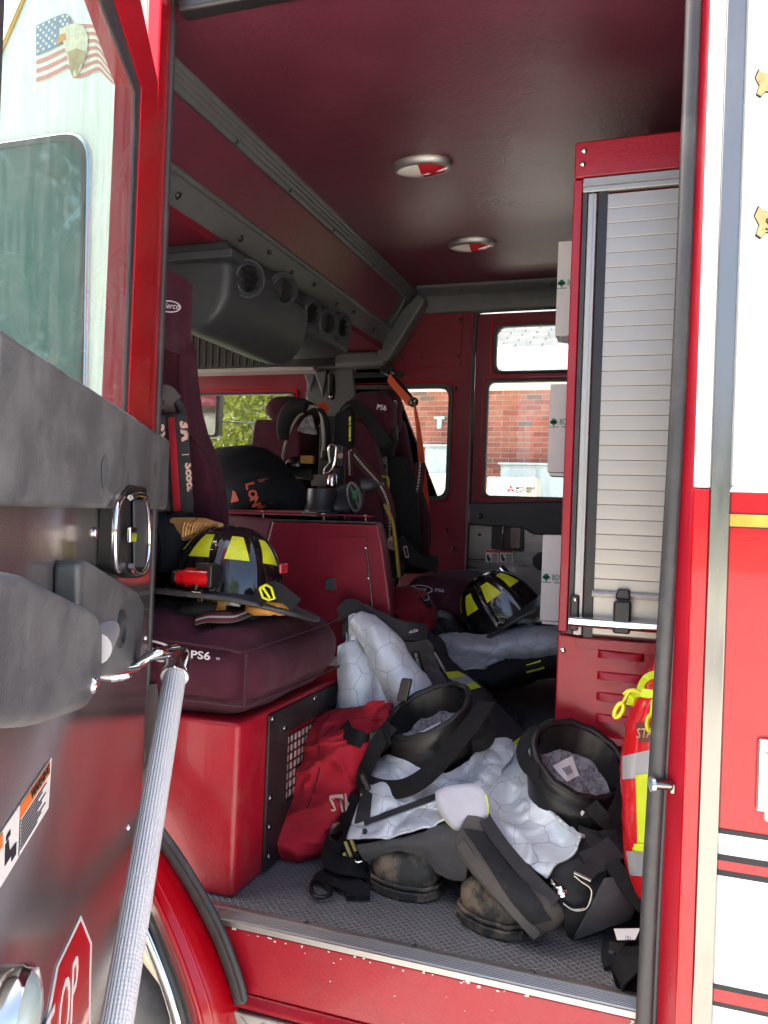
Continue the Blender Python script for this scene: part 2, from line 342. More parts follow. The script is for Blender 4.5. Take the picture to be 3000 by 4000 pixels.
def quilt(name, c, rough=.45, hexs=.068):
    """shiny quilted liner, stitched in hexagons"""
    M = mat(name, c, rough, var=.16, vs=9, uv=True, dirt=((.62,.56,.47), .38), ds=7, dr=(.5,.7), sheen=.2); N, L, B = nodes(M)
    B.inputs['Metallic'].default_value = .25
    tc = N.new('ShaderNodeTexCoord')
    nz = N.new('ShaderNodeTexNoise'); nz.inputs['Scale'].default_value = 16; nz.inputs['Detail'].default_value = 3; L.new(tc.outputs['UV'], nz.inputs[0])
    def vm(op, a, b=None, out=0):
        q = N.new('ShaderNodeVectorMath'); q.operation = op
        for i, s_ in enumerate((a, b)):
            if s_ is None: continue
            if isinstance(s_, (tuple, list)): q.inputs[i].default_value = s_
            else: L.new(s_, q.inputs[i])
        return q.outputs['Value'] if out else q.outputs[0]
    def fm(op, a, b=None):
        q = N.new('ShaderNodeMath'); q.operation = op
        for i, s_ in enumerate((a, b)):
            if s_ is None: continue
            if isinstance(s_, (int, float)): q.inputs[i].default_value = s_
            else: L.new(s_, q.inputs[i])
        return q.outputs[0]
    wob = vm('MULTIPLY', vm('SUBTRACT', nz.outputs['Color'], (.5,.5,.5)), (.5,.5,0))
    p = vm('ADD', vm('MULTIPLY', tc.outputs['UV'], (1/hexs, 1/hexs, 0)), wob)
    p = vm('ADD', vm('MULTIPLY', p, (1,1,0)), (100,173.2,0))
    r, h = (1,1.7320508,1), (.5,.8660254,.5)
    a = vm('MULTIPLY', vm('SUBTRACT', vm('MODULO', p, r), h), (1,1,0)); b = vm('MULTIPLY', vm('SUBTRACT', vm('MODULO', vm('SUBTRACT', p, h), r), h), (1,1,0))
    la, lb = vm('DOT_PRODUCT', a, a, 1), vm('DOT_PRODUCT', b, b, 1)
    mx = N.new('ShaderNodeMix'); mx.data_type = 'VECTOR'; L.new(fm('GREATER_THAN', la, lb), mx.inputs[0]); L.new(a, mx.inputs[4]); L.new(b, mx.inputs[5])
    g = vm('ABSOLUTE', mx.outputs[1]); sp = N.new('ShaderNodeSeparateXYZ'); L.new(g, sp.inputs[0])
    e = fm('SUBTRACT', .5, fm('MAXIMUM', sp.outputs[0], vm('DOT_PRODUCT', g, (.5,.8660254,0), 1)))
    ln = N.new('ShaderNodeMapRange'); ln.inputs[1].default_value = .006; ln.inputs[2].default_value = .020; L.new(e, ln.inputs[0])
    pf = N.new('ShaderNodeMapRange'); pf.interpolation_type = 'SMOOTHSTEP'; pf.inputs[2].default_value = .22; L.new(e, pf.inputs[0])
    wr = N.new('ShaderNodeTexNoise'); wr.inputs['Scale'].default_value = 26; wr.inputs['Detail'].default_value = 6; wr.inputs['Distortion'].default_value = .8; L.new(tc.outputs['UV'], wr.inputs[0])
    bh = fm('ADD', fm('MULTIPLY', pf.outputs[0], .16), fm('MULTIPLY', wr.outputs[0], 1.2))
    b_ = N.new('ShaderNodeBump'); b_.inputs['Strength'].default_value = .6; b_.inputs['Distance'].default_value = .0035; L.new(bh, b_.inputs['Height']); L.new(b_.outputs[0], B.inputs['Normal'])
    src = B.inputs['Base Color'].links[0].from_socket; mc = N.new('ShaderNodeMix'); mc.data_type = 'RGBA'; L.new(ln.outputs[0], mc.inputs[0]); mc.inputs[6].default_value = (c[0]*.52, c[1]*.53, c[2]*.58, 1); L.new(src, mc.inputs[7]); L.new(mc.outputs[2], B.inputs['Base Color'])
    return M
m_quilt = quilt('silver_quilted_liner', (.58,.65,.70))
m_quilt2 = quilt('grey_quilted_liner', (.34,.37,.41), .5)
def glass(name, tint=(.8,.9,.88), film=.12, rough=.0):
    """thin pane: a clear tinted sheet with a little dust and a sharp reflection"""
    M = bpy.data.materials.new(name); M.use_nodes = True; N = M.node_tree.nodes; L = M.node_tree.links; N.clear()
    o = N.new('ShaderNodeOutputMaterial'); tr = N.new('ShaderNodeBsdfTransparent'); tr.inputs[0].default_value = (*tint, 1)
    df = N.new('ShaderNodeBsdfDiffuse'); df.inputs[0].default_value = (.50,.58,.53,1); gl = N.new('ShaderNodeBsdfGlossy'); gl.inputs['Roughness'].default_value = .02
    tc = N.new('ShaderNodeTexCoord'); mp = N.new('ShaderNodeMapping'); mp.inputs['Scale'].default_value = (6,6,1.4); L.new(tc.outputs['Object'], mp.inputs[0])
    n1 = N.new('ShaderNodeTexNoise'); n1.inputs['Scale'].default_value = 5; n1.inputs['Detail'].default_value = 8; n1.inputs['Roughness'].default_value = .7; L.new(mp.outputs[0], n1.inputs[0])
    r = N.new('ShaderNodeMapRange'); r.inputs[1].default_value = .38; r.inputs[2].default_value = .72; r.inputs[3].default_value = film*.25; r.inputs[4].default_value = film*1.8; L.new(n1.outputs[0], r.inputs[0])
    m1 = N.new('ShaderNodeMixShader'); L.new(r.outputs[0], m1.inputs[0]); L.new(tr.outputs[0], m1.inputs[1]); L.new(df.outputs[0], m1.inputs[2])
    fr = N.new('ShaderNodeFresnel'); fr.inputs[0].default_value = 1.5; m2 = N.new('ShaderNodeMixShader'); L.new(fr.outputs[0], m2.inputs[0]); L.new(m1.outputs[0], m2.inputs[1]); L.new(gl.outputs[0], m2.inputs[2])
    L.new(m2.outputs[0], o.inputs[0]); return M
m_glass = glass('window_glass', (.93,.96,.94), .07)
m_dglass = glass('dusty_green_glass', (.58,.82,.74), .22)
def mirror_glass():
    M = mat('tinted_glass_teal_reflection', (.07,.13,.13), .04, coat=1, var=.1, rv=.02, spec=1); return M  # teal base colour stands in for sky and trees reflected in the pane
m_tint = mirror_glass()
def mat_floor():
    M = mat('ribbed_rubber_mat', (.105,.107,.107), .7, var=.2, vs=7, dirt=((.17,.165,.155), .55), ds=5, dr=(.45,.7)); N, L, B = nodes(M)
    tc = N.new('ShaderNodeTexCoord'); w_ = []
    for ang in (45, -45):
        mp = N.new('ShaderNodeMapping'); mp.inputs['Rotation'].default_value = (0,0,math.radians(ang)); L.new(tc.outputs['Object'], mp.inputs[0])
        q = N.new('ShaderNodeTexWave'); q.inputs['Scale'].default_value = 26; q.inputs['Distortion'].default_value = 0; L.new(mp.outputs[0], q.inputs[0]); w_.append(q)
    mm = N.new('ShaderNodeMath'); mm.operation = 'MAXIMUM'; L.new(w_[0].outputs['Fac'], mm.inputs[0]); L.new(w_[1].outputs['Fac'], mm.inputs[1])
    pw = N.new('ShaderNodeMath'); pw.operation = 'POWER'; pw.inputs[1].default_value = 5; L.new(mm.outputs[0], pw.inputs[0])
    b_ = N.new('ShaderNodeBump'); b_.inputs['Strength'].default_value = .9; b_.inputs['Distance'].default_value = .003; L.new(pw.outputs[0], b_.inputs['Height']); L.new(b_.outputs[0], B.inputs['Normal'])
    src = B.inputs['Base Color'].links[0].from_socket; mc = N.new('ShaderNodeMix'); mc.data_type = 'RGBA'; mc.blend_type = 'MIX'; L.new(pw.outputs[0], mc.inputs[0]); L.new(src, mc.inputs[6]); mc.inputs[7].default_value = (.23,.232,.23,1); L.new(mc.outputs[2], B.inputs['Base Color'])
    return M
m_mat = mat_floor()
m_mat2 = mat('smooth_dark_floor_mat', (.095,.10,.105), .7, var=.15, dirt=((.10,.10,.10), .3), ds=9)
def braid():
    M = mat('grey_knurled_grip', (.78,.78,.775), .5, var=.06, uv=True, bump=0); N, L, B = nodes(M); tc = N.new('ShaderNodeTexCoord')
    w1 = N.new('ShaderNodeTexWave'); w1.bands_direction = 'Y'; w1.inputs['Scale'].default_value = 70; w1.inputs['Distortion'].default_value = 0; L.new(tc.outputs['UV'], w1.inputs[0])
    w2 = N.new('ShaderNodeTexWave'); w2.bands_direction = 'X'; w2.inputs['Scale'].default_value = 60; w2.inputs['Distortion'].default_value = 0; L.new(tc.outputs['UV'], w2.inputs[0])
    mm = N.new('ShaderNodeMath'); mm.operation = 'MULTIPLY'; L.new(w1.outputs['Fac'], mm.inputs[0]); L.new(w2.outputs['Fac'], mm.inputs[1])
    ad = N.new('ShaderNodeMath'); ad.operation = 'ADD'; L.new(mm.outputs[0], ad.inputs[0]); L.new(w1.outputs['Fac'], ad.inputs[1])
    b_ = N.new('ShaderNodeBump'); b_.inputs['Strength'].default_value = .6; b_.inputs['Distance'].default_value = .002; L.new(ad.outputs[0], b_.inputs['Height']); L.new(b_.outputs[0], B.inputs['Normal'])
    return M
m_grip = braid()
# ================================================================== THE TRUCK
GZ = -1.0; YO, YF, ZC = 1.478, 3.78, 1.95
T = empty('fire_truck', (0, 2.6, -1.0), 'red and white fire truck with its rear crew door standing open', 'fire truck')
X, Y, Z = V((1,0,0)), V((0,1,0)), V((0,0,1))
def bx(name, a, b, M, par=T, bevel=.004, **k): return MB().box(a, b).build(name, M, par, bevel=bevel, **k)
def screw(name, p, n_, r, M, par):
    return MB().lathe([(0, r*.55), (r*.5, r*.5), (r*.9, r*.2), (r, 0), (r, -.004)][::-1], p, n_, 12).build(name, M, par)
# --- floor, sill, threshold
bx('cab_floor', (-2.9, YO+.052, -.06), (.12, YF, 0), m_mat)
bx('raised_floor', (-2.2, 2.35, .001), (.12, YF-.01, .17), m_mat2)
tr = MB()
prof = [(0, -.007), (0, .004)]
for i in range(7): y0 = .004+i*.0055; prof += [(y0, .0045), (y0+.0015, .0075), (y0+.0035, .0075), (y0+.0048, .0045)]
prof += [(.046, .006), (.060, .006), (.062, -.004)]
A = [V((-.90, YO+a, b)) for a, b in prof]
tr.add(A+[p+V((.93,0,0)) for p in A], [(i, i+1, len(A)+i+1, len(A)+i) for i in range(len(A)-1)])
thr = tr.build('threshold_tread', m_alu, T, smooth=False)
for px, py in ((656, 1999), (890, 2051), (1145, 2118)):
    q = P(px, py, z=.006); screw('rivet', (q.x, YO+.054, .006), Z, .006, m_rub, thr)
sill = MB().box((-.93, YO+.002, -.135), (.05, YO+.05, -.008)).build('door_sill', m_redin, T, bevel=.004)
MB().prism([(-.93, YO-.012, -.15), (-.93, YO+.0, -.136), (-.93, YO+.05, -.136), (-.93, YO+.05, -.16), (-.93, YO-.012, -.16)], (.98,0,0)).build('lower_sill', m_redin, T, bevel=.004)
dp = MB(); dp.box((-.93, YO-.02, -.42), (.05, YO+.03, -.162))
step = dp.build('step_plate', m_alu, T, bevel=.003)
dm = MB()
for i in range(26):
    for j in range(4):
        c = V((-.90+i*.036+(j%2)*.018, YO-.0205, -.18-j*.04)); d = V((1,0,1 if (i+j)%2 else -1)).normalized()
        dm.obox(c, (d, Y, d.cross(Y)), (.012, .0018, .003))
dm.build('tread_pattern', m_alu, step)
rg_ = random.Random(5); ch = MB()
for i in range(46):
    x_ = rg_.uniform(-.85, .02); z_ = -.009-abs(rg_.gauss(0, .006)) if i < 34 else -rg_.uniform(.02, .13); r_ = rg_.uniform(.0012, .0042)*(1 if i < 34 else .6); q = [V((x_+math.cos(k*1.05)*r_*rg_.uniform(.5, 1.5), YO+.0012, z_+math.sin(k*1.05)*r_*rg_.uniform(.4, .9))) for k in range(6)]; ch.add(q, [tuple(range(6))])
tag(ch.build('paint_chips', m_wht, sill, smooth=False), kind='stuff')
# --- front pillar and jamb of the opening
pil = MB().prism([(-1.076, 1.452, .25), (-1.040, 1.452, .25), (-1.080, 1.545, .25), (-1.15, 1.545, .25)], (0, 0, 1.81)).build('door_pillar', m_red, T, bevel=.006)
MB().tube([(-1.079, 1.549, .28), (-1.079, 1.549, 2.05)], .009, 8).build('pillar_seal', m_rub, pil)
bx('roof_rail', (-1.2, 1.452, 2.062), (.9, 1.498, 2.14), m_red)
# --- rear jamb, seal, trim and body side
jamb = MB().prism([(.018, YO, -.35), (.056, 1.447, -.35), (.056, 1.60, -.35), (.018, 1.60, -.35)], (.012, 0, 2.45)).build('rear_jamb', m_redin, T, bevel=.003)
sp = [P(1385, 2300, y=1.463), P(1403, 1900, y=1.468), P(1424, 1540, y=1.468), P(1456, 1000, y=1.468), P(1475, 600, y=1.468), P(1497, 0, y=1.466), P(1508, -330, y=1.466)]
MB().tube([p+V((.001,0,0)) for p in crom(sp, 6)], .0135, 14, flat=.9, up=Y).build('door_seal', m_rub, T)
MB().tube([p+V((.017,.010,0)) for p in crom(sp, 4)], .006, 8).build('seal_lip', m_rub, T)
ex = V((.0126, 0, 0))
bx('red_edge_strip', (.052, 1.446, -.6), (.079, 1.60, .915), m_red, bevel=.003)
bx('white_edge_strip', (.052, 1.446, .917), (.079, 1.60, 2.1), m_white, bevel=.003)
MB().prism([(.078, 1.442, -.6), (.108, 1.436, -.6), (.112, 1.452, -.6), (.078, 1.456, -.6)], (0, 0, 2.75)).build('corner_trim', m_steel, T, bevel=.002)
body = MB().box((.109, 1.449, -.6), (1.3, 1.50, .912)).build('body_side', m_red, T, bevel=.003)
bx('upper_body_side', (.109, 1.449, .916), (1.3, 1.50, 2.2), m_white)
MB().tube([(.109, 1.447, .914), (1.3, 1.447, .914)], .005, 8).build('chrome_strip', m_chrome, T)
def band(name, z0, z1, M, d=.0015): return MB().box((.1095, 1.449-d, z0), (1.299, 1.4488, z1)).build(name, M, body, bevel=0)
gold_leaf = mat('gold_leaf', (.56,.32,.06), .35, metal=.7, var=.22, vs=22, bump=.25, bs=40)
band('gold_leaf_stripe', .854, .874, gold_leaf); band('black_stripe', .8515, .854, m_ink); band('black_stripe', .874, .8765, m_ink)
band('white_stripe', -.6, .352, m_white, .001); band('black_stripe', .346, .354, m_ink, .002); band('black_stripe', .302, .312, m_ink, .002)
band('red_stripe', .287, .302, m_red, .0021); band('black_stripe', .277, .287, m_ink, .002)
band('black_stripe', .090, .098, m_ink, .002); band('red_stripe', .070, .090, m_red, .0021); band('black_stripe', .062, .070, m_ink, .002)
# handle of the far right compartment
hp = P(1645, 1670, y=1.448)
hd = MB().box((hp.x-.008, 1.437, hp.z-.062), (hp.x+.11, 1.449, hp.z+.058)).build('handle_surround', m_chrome, body, bevel=.006, seg=3)
MB().box((hp.x+.004, 1.425, hp.z-.072), (hp.x+.10, 1.436, hp.z+.040)).build('paddle_handle', m_white, hd, bevel=.008, seg=3)
# scroll emblem at the edge of the picture
def scroll(px, py, k, letter):
    o = P(px, py, y=1.447); pts = []
    for a, b in ((-.006,.006),(-.002,.016),(.004,.010),(.02,.004),(.10,-.004),(.10,-.020),(.02,-.016),(.006,-.012),(.001,-.018),(-.004,-.014),(-.001,-.004)):
        pts.append(o+V((a*k, 0, b*k)))
    e = MB().prism(pts, (0, -.0012, 0)).build('scroll_emblem', m_gold, T)
    pts2 = [o+V(((a*1.06-.001)*k, .0006, b*1.12*k)) for a, b in ((-.006,.006),(-.002,.016),(.004,.010),(.02,.004),(.10,-.004),(.10,-.020),(.02,-.016),(.006,-.012),(.001,-.018),(-.004,-.014),(-.001,-.004))]
    MB().prism(pts2, (0, -.0008, 0)).build('emblem_outline', m_ink, e)
    if letter: text('lettering', letter, o+V((.004*k, -.0018, -.011*k)), X, Z, .014*k, m_ink, e)
scroll(1643, 178, 1.3, ''); scroll(1643, 478, 1.5, 'S')
# striker pin on the jamb
st = MB().tube([P(1412, 1694, y=1.44), P(1448, 1697, y=1.46)], .0085, 12).build('door_striker', m_steel, T)
MB().tube([P(1405, 1694, y=1.438), P(1413, 1694, y=1.44)], .013, 12).build('striker_head', m_chrome, st)
MB().box(P(1447, 1715, y=1.458), P(1458, 1683, y=1.49)).build('striker_base', m_steel, st, bevel=.002)
# --- wheel arch
def arc(pts, y): return crom([P(a, b, y=y) for a, b in pts], 5)
a0 = [(180,1640),(262,1700),(340,1800),(386,1866),(435,1948),(474,2026),(505,2110),(520,2166)]
MB().tube(arc(a0, 1.462), .016, 12, flat=.55, up=Y).build('arch_seal', m_rub, T)
MB().tube(arc([(a+9, b-6) for a, b in a0], 1.458), .0085, 10, flat=.8, up=Y).build('arch_seal', m_rub, T)
o1 = arc([(170,1660),(255,1715),(334,1812),(380,1880),(428,1966),(470,2056),(505,2150),(530,2260),(545,2420)], 1.468)
o2 = arc([(170,1720),(250,1775),(318,1868),(352,1930),(392,2012),(430,2110),(452,2180),(466,2262),(476,2420)], 1.425)
o3 = arc([(160,1735),(240,1792),(308,1890),(340,1952),(378,2038),(412,2130),(432,2200),(446,2280),(455,2420)], 1.405)
o4 = arc([(160,1750),(236,1806),(300,1908),(330,1968),(366,2052),(398,2140),(418,2212),(430,2290),(440,2420)], 1.41)
def loft(a, b_): 
    m_ = MB(); n_ = len(a); m_.add(a+b_, [(i, i+1, n_+i+1, n_+i) for i in range(n_-1)]); return m_
fl = MB(); n_ = len(o1); fl.add(o1+o2+o3+o4, [(k*n_+i, k*n_+i+1, (k+1)*n_+i+1, (k+1)*n_+i) for k in range(3) for i in range(n_-1)])
fen = fl.build('wheel_arch', m_red, T, solid=.004)
MB().tube(o2, .005, 8).build('arch_ridge', m_red, fen)
MB().tube(o3, .006, 8).build('arch_ridge', m_red, fen)
k1 = arc([(155,1762),(232,1818),(292,1925),(322,1988),(354,2070),(384,2155),(402,2225),(412,2300),(420,2420)], 1.425)
loft([p+V((0,.004,0)) for p in o4], k1).build('fender_rubber', m_rub, fen, solid=.006)
k2 = arc([(150,1790),(224,1850),(278,1968),(308,2040),(334,2100),(358,2170),(372,2232),(380,2300),(388,2420)], 1.425)
cp = [(a+b_)*.5+V((.002,-.004,0)) for a, b_ in zip(k1, k2)]
MB().tube(cp, .013, 12, flat=.6, up=Y).build('fender_ring', m_chrome, fen)
loft(k1, [p+V((0,.02,0)) for p in k2]).build('fender_liner', m_rub, fen, solid=.003)
MB().prism([P(300, 2020, y=1.62), P(335, 2100, y=1.62), P(372, 2180, y=1.62), P(392, 2280, y=1.62), P(398, 2420, y=1.62), P(355, 2420, y=1.62), P(296, 2140, y=1.62), P(270, 2060, y=1.62)], (0, .01, 0)).build('sunlit_gap_sheet', m_cream, T)  # bright cream sheet put in for sunlit ground glimpsed past the wheel
tc = V((-1.42, 1.72, -.62))
wh = MB().lathe([(.30, -.14), (.44, -.14), (.50, -.12), (.515, -.08), (.515, .12), (.44, .14)], tc, Y, 48).build('front_wheel', m_rub, T)
MB().lathe([(.02, -.10), (.16, -.12), (.20, -.05), (.27, -.06), (.30, -.135), (.315, -.142)], tc, Y, 40).build('wheel_rim', m_alu, wh)
bx('wheel_well', (-2.1, 1.64, -.9), (-.70, 1.66, -.075), m_rub)
# --- roof, ceiling, riser to the raised roof
bx('roof', (-1.2, 1.46, 2.06), (1.3, YF+.1, 2.14), m_white)
MB().box((-1.165, 1.545, ZC), (.9, YF, ZC+.03)).build('ceiling_panel', m_vinyl, T, smooth=False)
def lamp(px, py):
    c = P(px, py, z=ZC-.006); t = MB().lathe([(1.0, .006), (1.0, 0), (.93, -.010), (.80, -.016)], c, Z, 36, X, .098, .062).build('dome_light', m_wlens, T)
    t.data.materials.clear(); t.data.materials.append(m_alu)
    for a0_, M in ((math.pi/2, m_wlens), (-math.pi/2, m_lens)):
        h = MB(); g = []
        for i in range(5):
            r = (1, .8, .55, .28, 0)[i]
            for j in range(13):
                w_ = a0_+math.pi*j/12; g.append(c+V((math.cos(w_)*r*.082, math.sin(w_)*r*.048, -.015-.014*(1-r*r))))
        h.add(g, [(i*13+j, i*13+j+1, (i+1)*13+j+1, (i+1)*13+j) for i in range(4) for j in range(12)]); h.build('lamp_lens', M, t)
lamp(912, 358); lamp(1019, 527)
bx('header_trim', (-1.04, 1.50, 1.935), (.9, 1.543, 2.058), m_black, bevel=.010)
# cove trim along the far wall
cv = [(YF-.14, ZC-.002), (YF-.13, ZC-.018), (YF-.06, ZC-.035), (YF-.03, ZC-.07), (YF-.02, ZC-.105), (YF-.005, ZC-.11), (YF-.005, ZC-.002)]
cove = MB().prism([(-1.13, a, b) for a, b in cv], (1.95, 0, 0)).build('ceiling_cove', m_grey, T, bevel=.008, seg=3)
for x in (-.92, -.50): screw('screw', (x, YF-.10, ZC-.028), V((0,-.5,-1)), .008, m_black, cove)
RX0, RZ0, RD = -1.16, 1.952, V((-.15, 0, -.29))
rn = V((.29, 0, -.15)).normalized()                       # the way the riser looks
def RP(y, s_, d=0): return V((RX0, y, RZ0))+RD*s_+rn*d
ris = MB().prism([RP(1.5, 0), RP(YF, 0), RP(YF, 1.0), RP(1.5, 1.0)], -rn*.03).build('riser_trim', m_grey, T, bevel=.006)
pan = rnd([RP(1.55, .20, .001), RP(3.60, .20, .001), RP(3.60, .64, .001), RP(1.55, .64, .001)], [0, .06, .10, 0])
MB().prism(pan, rn*.006).build('riser_panel', m_vinyl, ris, bevel=.003)
for i, (s_, r) in enumerate(((.015, .011), (.06, .010), (.105, .011), (.155, .013))):
    MB().tube([RP(1.5, s_, .002), RP(YF-.03, s_, .002)], r, 10, flat=.6, up=rn).build('trim_rib', m_grey, ris)
lo = crom([RP(1.55, .665, .004), RP(3.50, .665, .004), RP(3.63, .60, .004), RP(3.66, .42, .004), RP(3.66, .20, .004)], 6)
MB().tube(lo, .010, 8, flat=.7, up=rn).build('trim_bead', m_grey, ris)
for y in (1.9, 2.25, 2.62, 3.05, 3.5):
    screw('screw', RP(y, .83 if y > 1.8 else .8, .002), rn, .011, m_black, ris); screw('screw', RP(y+.12, .165, .012), rn, .006, m_black, ris)
# front ceiling and bulkhead over the front seats
bx('front_ceiling', (-3.0, 1.5, 1.655), (-1.30, YF, 1.70), m_dkred)
bx('front_wall', (-3.05, 1.5, 0), (-3.0, YF, .95), m_dkred)
bx('windscreen_header', (-3.05, 1.5, 1.62), (-3.0, YF, 1.70), m_dkred)
bx('front_cove', (-3.0, YF-.10, 1.61), (-1.32, YF-.004, 1.654), m_grey, bevel=.02, seg=3)
MB().prism([(-1.325, YF-.10, 1.69), (-1.20, YF-.10, 1.86), (-1.13, YF-.10, ZC-.02), (-1.09, YF-.10, ZC-.06), (-1.27, YF-.10, 1.60), (-1.33, YF-.10, 1.60)], (0, .095, 0)).build('corner_trim', m_grey, T, bevel=.015, seg=3)
bx('side_cove', (-1.70, YF-.10, 1.575), (-1.28, YF-.004, 1.645), m_grey, bevel=.028, seg=4)
# --- far wall: panels, windows, far door
def rect(px0, py0, px1, py1, y, r, extra=0):
    a, b = P(px0, py0, y=y), P(px1, py1, y=y)
    return rnd([(a.x-extra, y, a.z+extra), (b.x+extra, y, a.z+extra), (b.x+extra, y, b.z-extra), (a.x-extra, y, b.z-extra)], r)
def window(name, loop, y, par, gl=m_glass, gw=.02):
    g = ring(name, [p+V((0,-.012,0)) for p in loop], gw, (0, .03, 0), m_rub, par)
    MB().prism([p+V((0,.008,0)) for p in loop], (0, .004, 0)).build('pane', gl, g, smooth=False); return g
qy = YF
q_loop = rect(742, 834, 971, 1082, qy, .06)
wl = [V((-1.47, qy, -.3)), V((-.872, qy, -.3)), V((-.872, qy, 1.97)), V((-1.47, qy, 1.97))]
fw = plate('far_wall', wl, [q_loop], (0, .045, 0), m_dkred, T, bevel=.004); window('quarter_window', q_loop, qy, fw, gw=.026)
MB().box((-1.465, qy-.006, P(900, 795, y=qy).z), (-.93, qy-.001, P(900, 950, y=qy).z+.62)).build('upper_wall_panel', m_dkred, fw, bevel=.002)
ol = rect(738, 829, 975, 1086, qy-.004, .01)
ring('window_reveal', ol, .006, (0, .003, 0), m_red, fw)
for px, py in ((995,690),(990,770),(985,840),(965,1145),(978,1185),(978,1295),(912,770),(868,772)): screw('screw', P(px, py, y=qy-.007), -Y, .009, m_black, fw)
# grab slot above the quarter window
sl = rnd([P(762, 805, y=qy-.008), P(872, 803, y=qy-.008), P(872, 814, y=qy-.008), P(762, 817, y=qy-.008)], .012)
MB().prism(sl, (0, -.01, 0)).build('belt_slot', m_black, fw, bevel=.002)
# front door of the far side
f_loop = [V((-2.75, qy, .93)), V((-1.80, qy, .93)), V((-1.80, qy, 1.468)), V((-2.75, qy, 1.468))]
f_loop = rnd(f_loop, [.03,.03,.03,.03])
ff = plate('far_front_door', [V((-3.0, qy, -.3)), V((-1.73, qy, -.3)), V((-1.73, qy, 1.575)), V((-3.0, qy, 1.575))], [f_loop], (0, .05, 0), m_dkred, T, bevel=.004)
window('front_window', f_loop, qy, ff, gw=.012)
ring('window_reveal', [p+V((0,-.014,0)) for p in rnd([V((-2.77, qy, .915)), V((-1.785, qy, .915)), V((-1.785, qy, 1.487)), V((-2.77, qy, 1.487))], .02)], .012, (0, .012, 0), m_red, ff)
bp = MB().prism([(-1.735, qy-.02, .2), (-1.735, qy-.02, 1.60), (-1.48, qy-.02, 1.60), (-1.44, qy-.02, 1.3), (-1.44, qy-.02, .2)], (0, .06, 0)).build('pillar_cover', m_grey, T, bevel=.012)
MB().prism([P(680, 800, y=qy-.03), P(712, 800, y=qy-.03), P(702, 862, y=qy-.03)], (0, -.03, 0)).build('pillar_moulding', m_grey, bp, bevel=.012)
MB().prism([P(655, 795, y=qy-.03), P(688, 800, y=qy-.03), P(672, 850, y=qy-.03)], (0, -.02, 0)).build('pillar_moulding', m_grey, bp, bevel=.01)
# sun visor and mesh grille of the front cab
vz = MB().prism([(0,0,0),(0,.06,-.012),(0,.085,.0),(0,.085,.03),(0,0,.03)], (1,0,0))
for i, q in enumerate(vz.v): vz.v[i] = V((-2.60+q.x*.95, YF-.12+q.y, 1.565+q.z))
vz.build('sun_visor', mat('pale_grey_visor', (.30,.29,.28), .5), T, bevel=.008)
gr = MB()
for i in range(26): gr.box((-2.55+i*.035, 3.2, 1.50), (-2.547+i*.035, 3.205, 1.65))
g0 = MB().box((-2.60, 3.206, 1.49), (-1.35, 3.22, 1.655)).build('mesh_grille', m_black, T); gr.build('grille_wire', m_grey, g0)
# far crew door
dy = YF+.006
wlo = rect(1052, 822, 1262, 1081, dy, .035); wup = rect(1069, 704, 1262, 802, dy, .05)
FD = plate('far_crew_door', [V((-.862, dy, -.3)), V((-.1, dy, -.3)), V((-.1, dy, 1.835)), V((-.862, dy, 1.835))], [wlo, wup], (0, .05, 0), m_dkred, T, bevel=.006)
window('door_window', wlo, dy, FD, gw=.014); window('transom_window', wup, dy, FD, gw=.014)
for a in ((1044, 815, 1275, 1084), (1062, 698, 1275, 806)): ring('window_reveal', rect(*a, dy-.008, .012), .007, (0, .006, 0), m_red, FD)
MB().tube(crom([V((-.867, dy-.01, -.3)), V((-.867, dy-.01, .9)), V((-.866, dy-.01, 1.76)), V((-.845, dy-.01, 1.83)), V((-.78, dy-.01, 1.845)), V((-.1, dy-.01, 1.845))], 5), .009, 8).build('far_door_seal', m_rub, T)
arm = rnd([P(1012, 1086, y=dy-.03), P(1290, 1082, y=dy-.03), P(1290, 1160, y=dy-.03), P(1150, 1155, y=dy-.03), P(1133, 1142, y=dy-.03), P(1046, 1136, y=dy-.03), P(1010, 1132, y=dy-.03)], .02)
ar = MB().prism(arm, (0, .028, 0)).build('armrest_trim', m_vent, FD, bevel=.01, seg=3); screw('screw', P(1037, 1115, y=dy-.031), -Y, .014, m_black, ar)
MB().prism([P(1006, 1134, y=dy-.004), P(1290, 1134, y=dy-.004), P(1290, 1420, y=dy-.004), P(994, 1420, y=dy-.004)], (0, .003, 0)).build('stainless_panel', mat('brushed_stainless', (.30,.285,.265), .34, metal=.9, var=.12, vs=6, st=(1,1,8)), FD, smooth=False)
rc = rnd([P(1062, 1133, y=dy-.02), P(1132, 1136, y=dy-.02), P(1132, 1192, y=dy-.02), P(1060, 1186, y=dy-.02)], .015)
hr = MB().prism(rc, (0, .014, 0)).build('handle_recess', m_black, FD, bevel=.004)
MB().prism(rnd([P(1103, 1140, y=dy-.028), P(1124, 1140, y=dy-.028), P(1122, 1184, y=dy-.028), P(1102, 1183, y=dy-.028)], .006), (0, .004, 0)).build('handle_paddle', m_chrome, hr)
MB().tube([P(1088, 1138, y=dy-.03), P(1086, 1160, y=dy-.04), P(1087, 1182, y=dy-.03)], .010, 8, flat=.5).build('handle_bar', m_chrome, hr)
for px, py in ((1036,1155),(1031,1235)): screw('screw', P(px, py, y=dy-.005), -Y, .008, m_black, FD)
